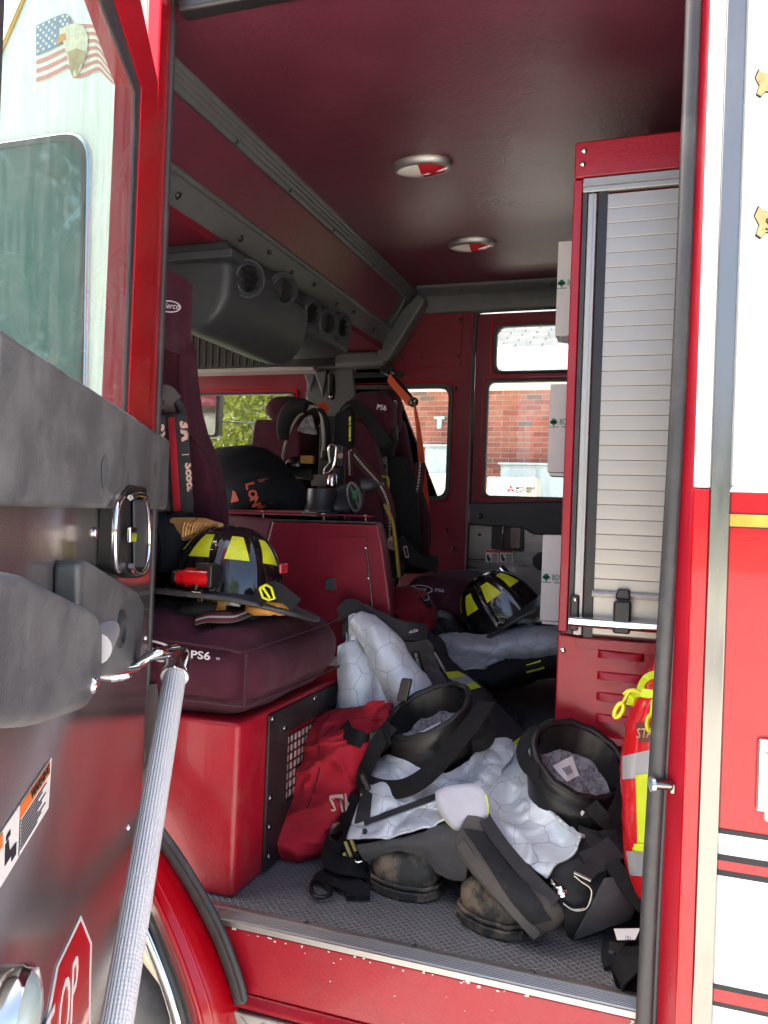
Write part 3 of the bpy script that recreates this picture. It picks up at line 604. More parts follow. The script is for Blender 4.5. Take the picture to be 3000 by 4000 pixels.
def warn(px, y):
    lab = MB().prism([P(px, 1187, y=y), P(px+28, 1188, y=y), P(px+28, 1215, y=y), P(px, 1214, y=y)], (0, .0015, 0)).build('warning_label', m_card, FD, smooth=False)
    MB().prism([P(px+.5, 1187.6, y=y-.001), P(px+27.5, 1188.5, y=y-.001), P(px+27.5, 1194, y=y-.001), P(px+.5, 1193, y=y-.001)], (0, .0008, 0)).build('label_header', mat('label_red', (.5,.05,.02), .5), lab, smooth=False)
    l = MB()
    for i in range(6): l.prism([P(px+13, 1196.5+i*3, y=y-.001), P(px+26, 1197+i*3, y=y-.001), P(px+26, 1198.3+i*3, y=y-.001), P(px+13, 1197.8+i*3, y=y-.001)], (0, .0008, 0))
    l.prism([P(px+2, 1200, y=y-.001), P(px+6, 1197, y=y-.001), P(px+8, 1205, y=y-.001), P(px+11, 1207, y=y-.001), P(px+10, 1213, y=y-.001), P(px+4, 1211, y=y-.001)], (0, .0008, 0))
    l.build('label_print', m_ink, lab, smooth=False)
warn(1049, dy-.006); warn(1080, dy-.006)
fg = MB().tube([P(1092, 1240, y=dy-.10), P(1225, 1385, y=dy-.14)], .021, 14).build('grab_bar', mat('grey_rubber_grip', (.11,.10,.09), .6), FD)
MB().tube([P(1080, 1228, y=dy-.10), P(1095, 1243, y=dy-.10)], .026, 14).build('grab_bar_cap', m_chrome, fg)
MB().tube([P(1086, 1222, y=dy-.10), P(1104, 1239, y=dy-.05)], .008, 8).build('grab_bar_bracket', m_chrome, fg)
MB().prism([P(1150, 1205, y=dy-.012), P(1163, 1193, y=dy-.012), P(1200, 1193, y=dy-.012), P(1200, 1232, y=dy-.012), P(1163, 1232, y=dy-.012), P(1152, 1222, y=dy-.012)], (0, .01, 0)).build('speaker_pocket', m_black, FD)
bx('rear_wall', (.9, 1.5, -.3), (.95, YF, 2.0), m_dkred)
bx('far_rear_wall', (-.1, YF, -.3), (.9, YF+.05, 2.0), m_dkred)
bx('rear_cab_wall', (-.16, 2.75, 0), (.9, 2.80, ZC-.01), m_dkred)
# --- cabinet with the roller shutter
CY = 2.0
def cz(py): return P(1350, py, y=CY).z
ctl, cbl = P(1246, 304, y=CY), P(1189, 1640, y=CY)
CX0, CZ1 = -.226, 1.782
cab = MB().box((CX0, CY, 0), (.30, CY+.02, cz(1383))).build('equipment_cabinet', m_redin, T, bevel=.005)
zt, zb = cz(375), cz(1378)
MB().box((CX0, CY, zt), (.30, CY+.02, CZ1)).build('cabinet_header', m_redin, cab, bevel=.006)
MB().box((CX0, CY, zb+.003), (CX0+.022, CY+.02, zt-.003)).build('cabinet_stile', m_redin, cab, bevel=.004)
MB().box((CX0+.004, CY+.021, .0), (.30, CY+.30, CZ1-.004)).build('cabinet_case', m_redin, cab, bevel=.004)
MB().box((CX0+.024, CY-.002, zb), (CX0+.034, CY+.012, zt-.03)).build('rubber_channel', m_rub, cab)
MB().box((CX0+.0225, CY-.008, zt-.040), (.30, CY+.01, zt-.004)).build('shutter_head_rail', m_alu, cab, bevel=.003)
MB().tube([(CX0+.023, CY-.009, zt-.024), (.30, CY-.009, zt-.024)], .004, 6).build('head_rail_rib', m_alu, cab)
MB().box((CX0+.036, CY-.006, zb-.002), (CX0+.058, CY+.012, zt-.042)).build('shutter_guide', m_alu, cab, bevel=.003)
MB().box((CX0+.047, CY-.009, zb-.002), (CX0+.049, CY-.005, zt-.042)).build('guide_lip', m_alu, cab)
MB().box((CX0+.060, CY+.004, zb-.01), (CX0+.082, CY+.014, zt-.04)).build('guide_slot', m_black, cab)
pitch = .0358; n_s = 28; zz = zt-.043; slat0 = None
prof = [(0, .0002), (-.006, .0005), (-.0066, .0016), (-.0068, .017), (-.0066, .0345), (-.006, .0353), (0, .0356)]
while zz-pitch > cz(1292):
    zz -= pitch
    if slat0 is None:
        slat0 = MB().prism([V((CX0+.075, CY+.012+a, b)) for a, b in prof], (.45, 0, 0)).build('shutter_slat', m_alus, cab, smooth=False); so = slat0
    else: so = slat0.copy(); col.objects.link(so)
    so.location = (0, 0, zz)
MB().box((CX0+.078, CY+.004, zb+.002), (.30, CY+.014, zz-.001)).build('shutter_bottom_rail', m_alus, cab, bevel=.002)
zr = cz(1287); MB().prism([V((CX0+.078, CY-.012, zr-.006)), V((CX0+.078, CY-.016, zr+.002)), V((CX0+.078, CY-.010, zr+.009)), V((CX0+.078, CY+.005, zr+.009)), V((CX0+.078, CY+.005, zr-.006))], (.40, 0, 0)).build('rail_bead', m_alu, cab, bevel=.001)
zl = cz(1347); lb = MB().tube([(CX0+.030, CY-.035, zl), (.30, CY-.035, zl)], .0125, 16).build('lift_bar', m_chrome, cab)
MB().box((CX0+.028, CY-.018, zl-.025), (CX0+.050, CY-.007, zl+.062)).build('lift_bar_bracket', m_black, lb, bevel=.006)
screw('screw', (CX0+.041, CY-.0185, zl+.050), -Y, .005, m_chrome, lb)
lx = P(1345, 1300, y=CY-.03).x
MB().box((lx-.020, CY-.045, zl-.020), (lx+.020, CY-.016, zr-.010)).build('shutter_latch', m_black, lb, bevel=.006, seg=3)
MB().prism([(lx-.018, CY-.02, zr-.008), (lx+.018, CY-.02, zr-.008), (lx+.014, CY-.02, zr+.016), (lx-.014, CY-.02, zr+.016)], (0, .03, 0)).build('latch_cap', m_black, lb, bevel=.004)
fl_ = rnd([P(1238, 1378, y=CY-.006), P(1460, 1394, y=CY-.006), P(1460, 1420, y=CY-.006), P(1246, 1398, y=CY-.006)], [.002, .002, .002, .02])
MB().prism(fl_, (0, .005, 0)).build('cabinet_flange', m_redin, cab, bevel=.002)
for py in (1416, 1463, 1508, 1555, 1602):
    px = 1292-(py-1416)*.035; z_ = P(px+45, py, y=CY).z; x_ = P(px, py, y=CY).x; lv = MB(); g = []; lv.soft = True
    for i in range(6):
        t = i/5
        for j in range(10):
            u_ = j/9; e_ = math.sin(math.pi*min(1, max(0, .5+(u_-.5)*1.0)))**.35 if 0 < u_ < 1 else 0
            g.append((x_+.105*u_, CY-.0005-.013*e_*(t**.8), z_+.010-.019*t))
    lv.add(g, [(i*10+j, i*10+j+1, (i+1)*10+j+1, (i+1)*10+j) for i in range(5) for j in range(9)]); lv.build('louvre', m_redin, cab, solid=.001)
for px, py in ((1216, 1405), (1210, 1568), (1262, 325), (1259, 354)): screw('screw', P(px, py, y=CY-.001), -Y, .0075, m_chrome, cab)
# ------------------------------------------------------------------ open door (part of the truck)
DE, DN = V((.445,-.8955,0)).normalized(), V((.8955,.445,0)).normalized()
DO = P(330, 1100, y=1.41); DO = V((DO.x, DO.y, 0))
def PD(px, py, s_=0): return PL(px, py, DO+DN*s_, DN)
def DT(t, z, s_=0): return DO+DE*t+DN*s_+Z*z
zt_ = PD(268, -160).z
hole = [PD(276, 938, 0), PD(303, 300, 0), PD(307, 190, 0), PD(249, 0, 0), PD(205, -144, 0), DT(.97, zt_-.05), DT(.97, .99)]
outer = [PD(319, 955, 0), PD(341, 300, 0), PD(341, 176, 0), PD(304, 0, 0), PD(268, -160, 0), DT(1.03, zt_), DT(1.03, .97), DT(0, .97)]
door = plate('crew_door', outer, [hole], -DN*.045, m_red, T, bevel=.006)
gh = []
cen = sum(hole, V())/len(hole)
gask = [PD(268, 925, -.002), PD(291, 301, -.002), PD(292, 196, -.002), PD(218, 0, -.002), PD(168, -144, -.002), DT(.95, zt_-.07, -.002), DT(.95, 1.0, -.002)]
plate('window_gasket', [p-DN*.002+(p-cen).normalized()*.004 for p in hole], [gask], -DN*.004, m_rub, door)
MB().add([p-DN*.005 for p in hole], [tuple(range(len(hole)))]).build('door_glass', m_dglass, door, smooth=False)
m_dp = mat('brushed_door_panel', (.46,.43,.42), .18, metal=.84, var=.14, vs=4, rv=.06, st=(1,1,.35), dirt=((.30,.28,.26), .32), ds=7, dr=(.42,.75))
slab = MB().prism([DT(0, -.45), DT(1.03, -.45), DT(1.03, .965), DT(0, .965)], -DN*.045).build('door_panel', m_dp, door, bevel=.003, smooth=False)
tp = rnd([DT(-.012, .846, .028), DT(1.02, .846, .028), DT(1.02, .992, .028), DT(-.012, .992, .028)], .012)
tt = MB().prism(tp, -DN*.028).build('upper_door_trim', m_greyd, door, bevel=.012, seg=3)
for px, py, r in ((225, 1018, .020), (336, 1012, .014)):
    MB().lathe([(r*1.05, .001), (r, .0012), (r*.55, -.004), (0, -.006)], PD(px, py, .028), DN, 20).build('trim_dimple', m_grey, tt)
# latch handle
hs = rnd([PD(281, 1046, .031), PD(318, 1052, .031), PD(322, 1238, .031), PD(300, 1250, .031), PD(256, 1228, .031), PD(262, 1070, .031)], .012)
hb = MB().prism(hs, -DN*.031).build('handle_housing', m_black, door, bevel=.004)
lp = crom([PD(a, b, .038) for a, b in ((282,1075),(300,1068),(316,1082),(322,1150),(318,1215),(305,1240),(290,1236),(283,1222))], 5)
MB().tube(lp, .0045, 8).build('handle_loop', m_chrome, hb)
MB().tube(crom([PD(a, b, .038) for a, b in ((264,1074),(252,1100),(247,1160),(250,1215),(257,1232))], 5), .0045, 8).build('handle_loop', m_chrome, hb)
MB().prism(rnd([PD(285, 1080, .033), PD(310, 1080, .033), PD(314, 1150, .033), PD(308, 1225, .033), PD(286, 1225, .033)], .006), DN*.004).build('handle_paddle', m_vent, hb, bevel=.002)
MB().prism([PD(274, 1138, .038), PD(288, 1138, .038), PD(286, 1172, .038), PD(273, 1172, .038)], DN*.006).build('lock_button', m_chrome, hb, bevel=.002)
# moulded armrest with its lamp tube
ap = rnd([PD(-120, 1260, .062), PD(-10, 1232, .062), PD(60, 1238, .062), PD(212, 1318, .062), PD(226, 1345, .062), PD(224, 1470, .062), PD(196, 1532, .062), PD(90, 1570, .062), PD(-120, 1585, .062)], .02)
amr = MB().prism(ap, -DN*.062).build('armrest', m_greyd, door, bevel=.022, seg=4)
ap2 = rnd([PD(172, 1216, .03), PD(192, 1210, .03), PD(300, 1278, .03), PD(314, 1305, .03), PD(304, 1430, .03), PD(292, 1452, .03), PD(215, 1462, .03), PD(172, 1400, .03)], .012)
MB().prism(ap2, -DN*.03).build('armrest_bracket', m_greyd, door, bevel=.012, seg=3)
c0 = PD(262, 1358, .032)
MB().lathe([(.028, -.004), (.028, .003), (.022, .004), (.022, -.004)], c0, DN, 24).build('bracket_ring', m_rub, amr)
MB().tube([c0-DN*.02, PD(205, 1402, .05)], .019, 16).build('armrest_tube', mat('grey_tube', (.42,.41,.42), .4, metal=.4), amr)
screw('bolt', PD(201, 1480, .062), (DN+DE*.4).normalized(), .010, m_chrome, amr)
for px, py, r in ((205, 1151, .009), (279, 1786, .007), (316, 1378, .006)): screw('screw', PD(px, py, .001), DN, r, m_chrome, slab)
# grab bar
b0, b1 = PD(383, 1428, .088), PD(232, 2330, .088)
gm = MB(); pts = [b0.lerp(b1, i/40) for i in range(41)]; n = 28; L_ = (b1-b0).length
t_ = (b1-b0).normalized(); a_ = DN-t_*DN.dot(t_); a_.normalize(); b_ = t_.cross(a_)
for i, p in enumerate(pts):
    for j in range(n+1):
        w_ = 2*math.pi*j/n; rr = .0188+.0009*(j%2); gm.uv[len(gm.v)] = (L_*i/40*1.0, j/n*.12); gm.v.append(p+(a_*math.cos(w_)+b_*math.sin(w_))*rr)
for i in range(40):
    for j in range(n): gm.f.append((i*(n+1)+j, i*(n+1)+j+1, (i+1)*(n+1)+j+1, (i+1)*(n+1)+j))
gbar = gm.build('grab_bar', m_grip, door)
MB().lathe([(.0, .030), (.014, .029), (.021, .022), (.0225, .012), (.0225, -.022), (.0245, -.026), (.0245, -.034), (.020, -.035)], b0+t_*.004, -t_, 24).build('grab_bar_cap', m_chrome, door)
bk = MB().tube(crom([PD(236, 1447, .006), PD(290, 1438, .03), PD(330, 1415, .062), PD(372, 1406, .086)], 5), [.017]*6+[.014]*5+[.017]*5, 14, flat=.6, up=Z); bk.build('grab_bar_bracket', m_chrome, door)
screw('screw', b0+(DN*.5+DE*.0-DE*.9).normalized()*.022-Z*.02, -DE, .006, m_chrome, door)
nb = PD(258, 1462, .01)
MB().lathe([(.008, -.004), (.008, .006), (.006, .007), (.006, .014), (.003, .019), (0, .020)], nb, (DN*.9-DE*.45).normalized(), 12).build('acorn_nut', m_chrome, door)
MB().lathe([(.008, -.03), (.008, .0)], nb, (DN*.9-DE*.45).normalized(), 12).build('acorn_nut', m_chrome, door)
# warning sticker
def dq(a, s_): return [PD(x, y, s_) for x, y in a]
st_ = MB().prism(dq([(-55,2010),(-55,1885),(112,1636),(105,1745)], .0015), -DN*.001).build('warning_sticker', m_card, door, smooth=False)
def lerp2(u_, v_):    # u along, v down
    a, b, c, d = V((-55,1885,0)), V((112,1636,0)), V((105,1745,0)), V((-55,2010,0)); p = a.lerp(b, u_).lerp(d.lerp(c, u_), v_); return (p.x, p.y)
def sq(u0, u1, v0, v1, M, nm): return MB().prism(dq([lerp2(u0, v0), lerp2(u1, v0), lerp2(u1, v1), lerp2(u0, v1)], .0024), -DN*.0006).build(nm, M, st_, smooth=False)
sq(.60, .985, .04, .30, m_torange, 'sticker_header'); sq(.02, .37, .04, .30, m_torange, 'sticker_header')
p0, p1 = PD(*lerp2(.74, .24), .0028), PD(*lerp2(.97, .24), .0028)
text('lettering', '\u25b2WARNING' if False else 'WARNING', p0, p1-p0, Z, .010, m_ink, st_, bold=.01)
ln = MB()
for i in range(9):
    v_ = .37+i*.066; ln.prism(dq([lerp2(.62, v_), lerp2(.95-(i%3)*.05, v_), lerp2(.95-(i%3)*.05, v_+.022), lerp2(.62, v_+.022)], .0024), -DN*.0006)
ln.prism(dq([lerp2(.41, .36), lerp2(.45, .34), lerp2(.47, .6), lerp2(.56, .63), lerp2(.56, .86), lerp2(.50, .86), lerp2(.50, .74), lerp2(.41, .74)], .0024), -DN*.0006)
ln.prism(dq([lerp2(.42, .22), lerp2(.47, .2), lerp2(.475, .3), lerp2(.42, .31)], .0024), -DN*.0006)
ln.build('sticker_print', m_ink, st_, smooth=False)
o_s = MB().prism(dq([lerp2(.60, .03), lerp2(.605, .03), lerp2(.605, .99), lerp2(.60, .99)], .0024), -DN*.0006).build('sticker_line', m_ink, st_, smooth=False)
# stop decal low on the door
sp_o = [(175,1977),(199,2037),(197,2110),(195,2330),(80,2330),(100,2212),(124,2085)]
sd_ = MB().prism(dq(sp_o, .0015), -DN*.001).build('stop_decal', m_wht, door, smooth=False)
MB().prism(dq([(175,1990),(195,2040),(193,2110),(190,2330),(86,2330),(106,2212),(128,2088)], .0022), -DN*.0006).build('decal_field', m_red, sd_, smooth=False)
q0, q1 = PD(122, 2290, .0028), PD(186, 2155, .0028)
text('lettering', 'OP', q0, V((q1.x-q0.x, q1.y-q0.y, 0)), Z, .085, m_wht, sd_, bold=.0, sx=.62)
text('lettering', 'ST', q0-V((q1.x-q0.x, q1.y-q0.y, 0)).normalized()*.10, V((q1.x-q0.x, q1.y-q0.y, 0)), Z, .085, m_wht, sd_, sx=.62)
# round lamp at the foot of the door
lc = PD(24, 2205, .02)
lm = MB().lathe([(.048, -.02), (.050, .008), (.045, .016), (.042, .014)], lc, DN, 32).build('door_lamp', m_chrome, door)
MB().lathe([(.042, .012), (.034, .020), (.018, .025), (0, .026)], lc, DN, 32).build('lamp_lens', mat('pale_green_lens', (.35,.45,.42), .1, coat=.6), lm)
# ------------------------------------------------------------------ cab side ahead of the door
bw = [P(92, -90, y=1.452), P(53, 0, y=1.452), P(0, 123, y=1.452), P(-60, 262, y=1.452)]
bl = V((-3.0, 1.452, bw[-1].z-.02)); br = P(244, 500, y=1.452).x
fs = MB().prism([V((br, 1.452, bw[0].z+.1)), bw[0]+Z*.05, bw[1], bw[2], bw[3], bl, V((-3.0, 1.452, .92)), V((br, 1.452, .92))], (0, .02, 0)).build('front_cab_side', m_white, T, smooth=False)
bx('front_cab_lower_side', (-3.0, 1.452, .30), (br, 1.472, .916), m_red)
bx('door_gap_panel', (br+.003, 1.458, .25), (-1.078, 1.50, 2.06), mat('dusty_brown_gap', (.40,.36,.34), .6, var=.3, vs=14, st=(1,1,.12)))
MB().tube([bw[0]+Z*.05-Y*.004, bw[1]-Y*.004, bw[2]-Y*.004, bw[3]-Y*.004], .005, 8).build('roof_edge_trim', gold_leaf, fs)
wlp = rnd([P(-420, 375, y=1.450), P(192, 286, y=1.450), P(178, 1200, y=1.450), P(-420, 1200, y=1.450)], [.03, .07, .05, .03], 8)
wg = MB().prism(wlp, (0, -.004, 0)).build('front_side_window', m_tint, fs, smooth=False)
MB().tube(wlp+wlp[:1], .007, 8).build('window_trim', m_chrome, wg)
ring('window_rubber', [p-Y*.005 for p in wlp], .016, (0, -.004, 0), m_rub, wg)
# waving flag decal with an eagle's head on the white side
fl0 = [(78,55),(100,45),(125,34),(145,30),(160,50),(178,52),(205,55),(222,80),(240,112)]
fl1 = [(78,177),(100,170),(125,158),(148,148),(158,168),(180,166),(212,152),(230,168),(245,183)]
ct, cb = crom([V((a, b, 0)) for a, b in fl0], 4), crom([V((a, b, 0)) for a, b in fl1], 4); nf = len(ct)
def FP(i, v_, y): p = ct[i].lerp(cb[i], v_); return P(p.x, p.y, y=y)
m_fr, m_fb, m_fw = mat('faded_flag_red', (.60,.22,.19), .5, var=.1), mat('faded_flag_blue', (.18,.23,.36), .5, var=.1), mat('faded_flag_white', (.78,.76,.70), .5, var=.05)
def fstrip(i0, i1, v0, v1, y): 
    g = [FP(i, v0, y) for i in range(i0, i1)]+[FP(i, v1, y) for i in range(i0, i1)]; k = i1-i0
    return MB().add(g, [(i, i+1, k+i+1, k+i) for i in range(k-1)])
flag = fstrip(0, nf, 0, 1, 1.4505).build('flag_decal', m_fw, fs, smooth=False)
fr = MB()
for k in range(7): 
    q = fstrip(0, nf, k*2/13, (k*2+1)/13, 1.4496); fr.add(q.v, q.f)
fr.build('flag_stripes', m_fr, flag, smooth=False)
fstrip(0, 15, 0, 7/13, 1.4490).build('flag_canton', m_fb, flag, smooth=False)
sm = MB()
for r in range(7):
    for c in range(6 if r%2 == 0 else 5):
        i = int(1+(c+(.5 if r%2 else 0))*2.3); o = FP(min(i, 14), (r+.6)/14.2, 1.4484); q = []
        for k in range(10): w_ = math.pi/2+k*math.pi/5; q.append(o+V((math.cos(w_), 0, math.sin(w_)))*(.0050 if k%2 == 0 else .0021))
        sm.add(q+[o], [(k, (k+1)%10, 10) for k in range(10)])
sm.build('flag_stars', m_fw, flag, smooth=False)
eg = MB().prism([P(a, b, y=1.4478) for a, b in ((128,68),(140,56),(160,50),(180,56),(190,80),(188,110),(178,140),(166,165),(156,166),(150,140),(142,112),(138,92),(130,86))], (0, .0006, 0)).build('eagle_head', mat('eagle_cream', (.66,.60,.46), .6, var=.25, vs=60), flag, smooth=False)
MB().prism([P(a, b, y=1.4474) for a, b in ((146,112),(165,104),(188,112),(184,126),(178,140),(172,138),(166,165),(160,150),(156,166),(150,140))], (0, .0004, 0)).build('eagle_neck', mat('eagle_brown', (.36,.27,.14), .6, var=.3, vs=60), flag, smooth=False)
MB().prism([P(a, b, y=1.4472) for a, b in ((141,70),(128,76),(122,88),(124,96),(132,90),(142,86))], (0, .0005, 0)).build('eagle_beak', mat('eagle_beak_orange', (.62,.25,.05), .5), flag, smooth=False)
# ------------------------------------------------------------------ seats, boxes, vents
def rbox(a, b, r, n=14, bulge=(0,0,0), wr=0, ws=12, seed=0):
    """soft box: rounded, swollen and a little wrinkled"""
    a, b = V(a), V(b); c = (a+b)/2; h = (b-a)/2; m_ = MB(); bm = bmesh.new()
    bmesh.ops.create_cube(bm, size=2); bmesh.ops.subdivide_edges(bm, edges=bm.edges[:], cuts=n, use_grid_fill=True); bm.verts.index_update()
    vs = []
    for q in bm.verts:
        u_ = q.co.copy(); p = V([math.copysign(abs(x)**.8, x)*hh for x, hh in zip(u_, h)])
        inn = V([max(-hh+r, min(hh-r, x)) for x, hh in zip(p, h)]); d = p-inn
        if d.length > 1e-9: p = inn+d.normalized()*min(r, d.length*1.0 if max(abs(x) for x in d) < r*.999 else r)
        for i in range(3):
            j, k = (i+1)%3, (i+2)%3
            p[i] += bulge[i]*u_[i]*(1-u_[j]**2)*(1-u_[k]**2)
        if wr: p += (p-inn).normalized()*wr*(noise.noise((c+p)*ws+V((seed, 0, 0)))+.5*noise.noise((c+p)*ws*2.5)) if (p-inn).length > 1e-6 else V()
        vs.append(c+p)
    m_.add(vs, [tuple(q.index for q in f.verts) for f in bm.faces]); bm.free(); return m_
sb = MB().prism(rnd([(-.853, 1.568, 0), (-.853, 2.3, 0), (-1.7, 2.3, 0), (-1.7, 1.568, 0)], [.018, 0, 0, 0], 6), (0, 0, .385)).build('seat_base', m_redin, T, bevel=.012, seg=4)
# black mesh panel on the rear of the base
px_ = -.8515
gp = [P(576, 1528, x=px_), P(722, 1465, x=px_), P(722, 1800, x=px_), P(563, 1884, x=px_)]
gq = [V((px_, 1.70, .365)), V((px_, 2.28, .365)), V((px_, 2.28, .006)), V((px_, 1.70, .006))]
y0_, y1_ = P(578, 1530, x=px_).y, 2.26
gq = [V((px_, y0_, .374)), V((px_, y1_, .374)), V((px_, y1_, .008)), V((px_, y0_, .008))]
h0, h1 = P(618, 1580, x=px_), P(614, 1730, x=px_)
gh_ = [V((px_, h0.y, h0.z)), V((px_, 2.16, h0.z)), V((px_, 2.16, h1.z)), V((px_, h0.y, h1.z))]
gpan = plate('mesh_panel', gq, [gh_], (.007, 0, 0), mat('black_powder_coat', (.016,.016,.018), .42, var=.2, bump=.15, bs=300, dirt=((.08,.08,.08), .3), ds=14), sb, bevel=.0015)
MB().box((px_-.03, h0.y-.01, h1.z-.01), (px_-.0068, 2.17, h0.z+.01)).build('mesh_backing', m_black, sb)
gm = MB(); k = 0; yy = h0.y
while yy < 2.16: gm.box((px_+.001, yy-.0011, h1.z), (px_+.0025, yy+.0011, h0.z)); yy += .0225
zz_ = h1.z
while zz_ < h0.z: gm.box((px_+.0015, h0.y, zz_-.0013), (px_+.0030, 2.16, zz_+.0013)); zz_ += .0225
gm.build('wire_mesh', m_black, gpan); cells = MB(); yy = h0.y
while yy < 2.14:
    zz_ = h1.z
    while zz_ < h0.z-.02:
        cells.box((px_-.006, yy+.003, zz_+.003), (px_-.0008, yy+.0195, zz_+.0195)); zz_ += .0225
    yy += .0225
cells.build('filter_cells', mat('grey_filter', (.50,.48,.45), .8, var=.35, vs=30), gpan)
for px, py in ((590,1552),(616,1572),(681,1508),(585,1723),(583,1786),(582,1850)): screw('screw', P(px, py, x=px_+.008), X, .0085, m_steel, gpan)
m_seam = mat('dark_maroon_piping', (.040,.007,.016), .8)
seat = rbox((-1.45, 1.557, .402), (-.835, 2.12, .563), .070, 28, (.016, .010, .058), .008, 9).build('crew_seat', m_seat, T, label='near crew seat with thick maroon cushion')
for vv in seat.data.vertices:
    c = vv.co
    if c.z > .50:
        k = min(1, (c.z-.50)/.06); d = abs((c.x+1.02)-(c.y-1.58)*.35); c.z -= k*(.020*math.exp(-(d/.045)**2)*math.exp(-((c.y-1.60)/.22)**2)); c.z += k*.010*math.exp(-((c.x+1.18)/.12)**2)
    if c.y < 1.60 or c.x > -.87: k = max(0, 1-abs(c.z-.51)/.05); s_ = c.x if c.y < 1.60 else c.y; w_ = k*.0022*math.sin(s_*88+2*math.sin(s_*23)); c.y -= w_ if c.y < 1.60 else 0; c.x += w_ if c.x > -.87 else 0
MB().tube([(-1.42, 1.562, .425), (-.85, 1.560, .425), (-.838, 1.575, .425), (-.834, 2.10, .425)], .0035, 6).build('seat_piping', m_seam, seat)
MB().tube(crom([V((-1.42, 1.566, .556)), V((-1.1, 1.563, .553)), V((-.90, 1.566, .546)), V((-.848, 1.575, .543)), V((-.843, 1.8, .548)), V((-.845, 2.09, .553))], 4), .0035, 6).build('seat_piping', m_seam, seat)
MB().tube([(-.8395, 1.5625, .425), (-.8395, 1.5635, .54)], .003, 6).build('seat_piping', m_seam, seat)
bol = [P(x, y, y=2.05) for x, y in ((414,735),(427,748),(433,823),(442,892),(454,937),(472,982),(484,1012),(493,1063),(498,1108),(502,1330),(330,1330),(330,735))]
MB().prism(bol, (0, -.09, 0)).build('seat_bolster', m_seat, seat, bevel=.022, seg=4)
MB().tube(crom([P(x-6, y, y=1.957) for x, y in ((414,737),(398,762),(393,800),(396,860),(402,905),(425,950),(455,985),(478,1025),(489,1080),(490,1150))], 4), .002, 6).build('seat_piping', m_seam, seat)
nbol = [p-Y*.49+V((-.05,0,0)) for p in bol]
MB().prism(nbol, (0, .09, 0)).build('seat_bolster', m_seat, seat, bevel=.022, seg=4)
bx('seat_back_shell', (-1.62, 1.58, .55), (-1.50, 2.06, 1.33), m_black, seat, bevel=.02)
hr0, hr1 = P(300, 748, y=1.70), P(392, 600, y=1.90)
head = rbox((hr0.x, 1.70, hr0.z), (hr1.x, 1.92, hr1.z), .055, 12, (.004, .008, .008)).build('headrest', m_seat, seat)
def oval_logo(c, rt, up, w_, h_, M, par, s_='Pierce', ts=.5):
    c, rt, up = V(c), V(rt).normalized(), V(up).normalized(); n_ = rt.cross(up); a = MB(); k = 36
    vs = []
    for sx_ in (1, .87):
        for j in range(k): q = 2*math.pi*j/k; vs.append(c+rt*math.cos(q)*w_/2*(1 if sx_ == 1 else .90)+up*math.sin(q)*h_/2*(1 if sx_ == 1 else .80))
    a.add(vs, [(j, (j+1)%k, k+(j+1)%k, k+j) for j in range(k)])
    o = a.build('oval_badge', M, par, smooth=False, solid=.0012, solid_off=0)
    text('lettering', s_, c-rt*w_*.36-up*h_*.17, rt, up, h_*ts, M, o, shear=.3, sx=.92)
    return o
q = P(366, 662, y=1.688); oval_logo(q, X+Z*-.12, Z, .066, .030, m_thread, head)
q = P(318, 1406, y=1.550); oval_logo(q, X, Z, .15, .052, m_thread, seat)
q = P(411, 1421, y=1.5495); text('lettering', 'PS6', q, X, Z, .0165, m_thread, seat, bold=.02, sx=1.45)
q2 = P(466, 1425, y=1.5495); text('lettering', 'TM', q2, X, Z, .005, m_thread, seat)
# strap end hanging beside the base
MB().strap([P(318, 1480, y=1.545), P(322, 1540, y=1.54), P(312, 1640, y=1.545), P(308, 1690, y=1.55)], .05, .003, nrm=(0,-1,0)).build('seat_belt_end', mat('grey_webbing', (.10,.10,.095), .9, bump=.4, bs=600), T)
# engine cover between the seats
ey = 2.26
ef = [P(x, y, y=ey) for x, y in ((588,1124),(818,1132),(828,1180),(845,1310),(848,1420),(540,1420),(546,1290))]
eb_ = [V((q.x*1.29, ey+.70, q.z)) for q in ef]; n_ = len(ef); eng = MB(); eng.hard = True
eng.add(ef+eb_, [tuple(range(n_)), tuple(range(2*n_-1, n_-1, -1))]+[((i+1)%n_, i, n_+i, n_+(i+1)%n_) for i in range(n_)]); eng = eng.build('engine_cover', m_dkred, T, bevel=.010, seg=3)
MB().prism([P(470, 1108, y=ey+.01), P(592, 1120, y=ey+.01), P(548, 1292, y=ey+.03), P(470, 1292, y=ey+.1)], (0, .7, 0)).build('engine_cover_flank', m_vinyl, eng, bevel=.012, seg=3)
MB().prism([P(592, 1121, y=ey-.003), P(806, 1127, y=ey-.003), P(814, 1131, y=ey-.003), P(592, 1126, y=ey-.003)], (0, .03, 0)).build('cover_edge_trim', m_rub, eng, bevel=.002)
dl = rnd([P(686, 1161, y=ey-.004), P(791, 1159, y=ey-.004), P(806, 1345, y=ey-.004), P(692, 1345, y=ey-.004)], .008)
ed = MB().prism(dl, (0, .006, 0)).build('access_door', m_dkred, eng, bevel=.002)
MB().tube([P(791, 1180, y=ey-.005), P(807, 1335, y=ey-.005)], .0028, 8).build('door_hinge', m_steel, ed)
for a, b in ((790,1184),(796,1249)): MB().ico(P(a, b, y=ey-.008), .004).build('hinge_knuckle', m_chrome, ed)
lt = rnd([P(702, 1251, y=ey-.012), P(724, 1249, y=ey-.012), P(725, 1275, y=ey-.012), P(704, 1276, y=ey-.012)], .003)
la = MB().prism(lt, (0, .009, 0)).build('door_latch', m_vent, ed, bevel=.002)
MB().tube([P(711, 1252, y=ey-.014), P(703, 1253, y=ey-.014), P(704, 1275, y=ey-.014), P(715, 1275, y=ey-.014)], .0018, 6).build('latch_rim', m_chrome, la)
ty = ey+.01; tz = P(640, 1108, y=ty).z
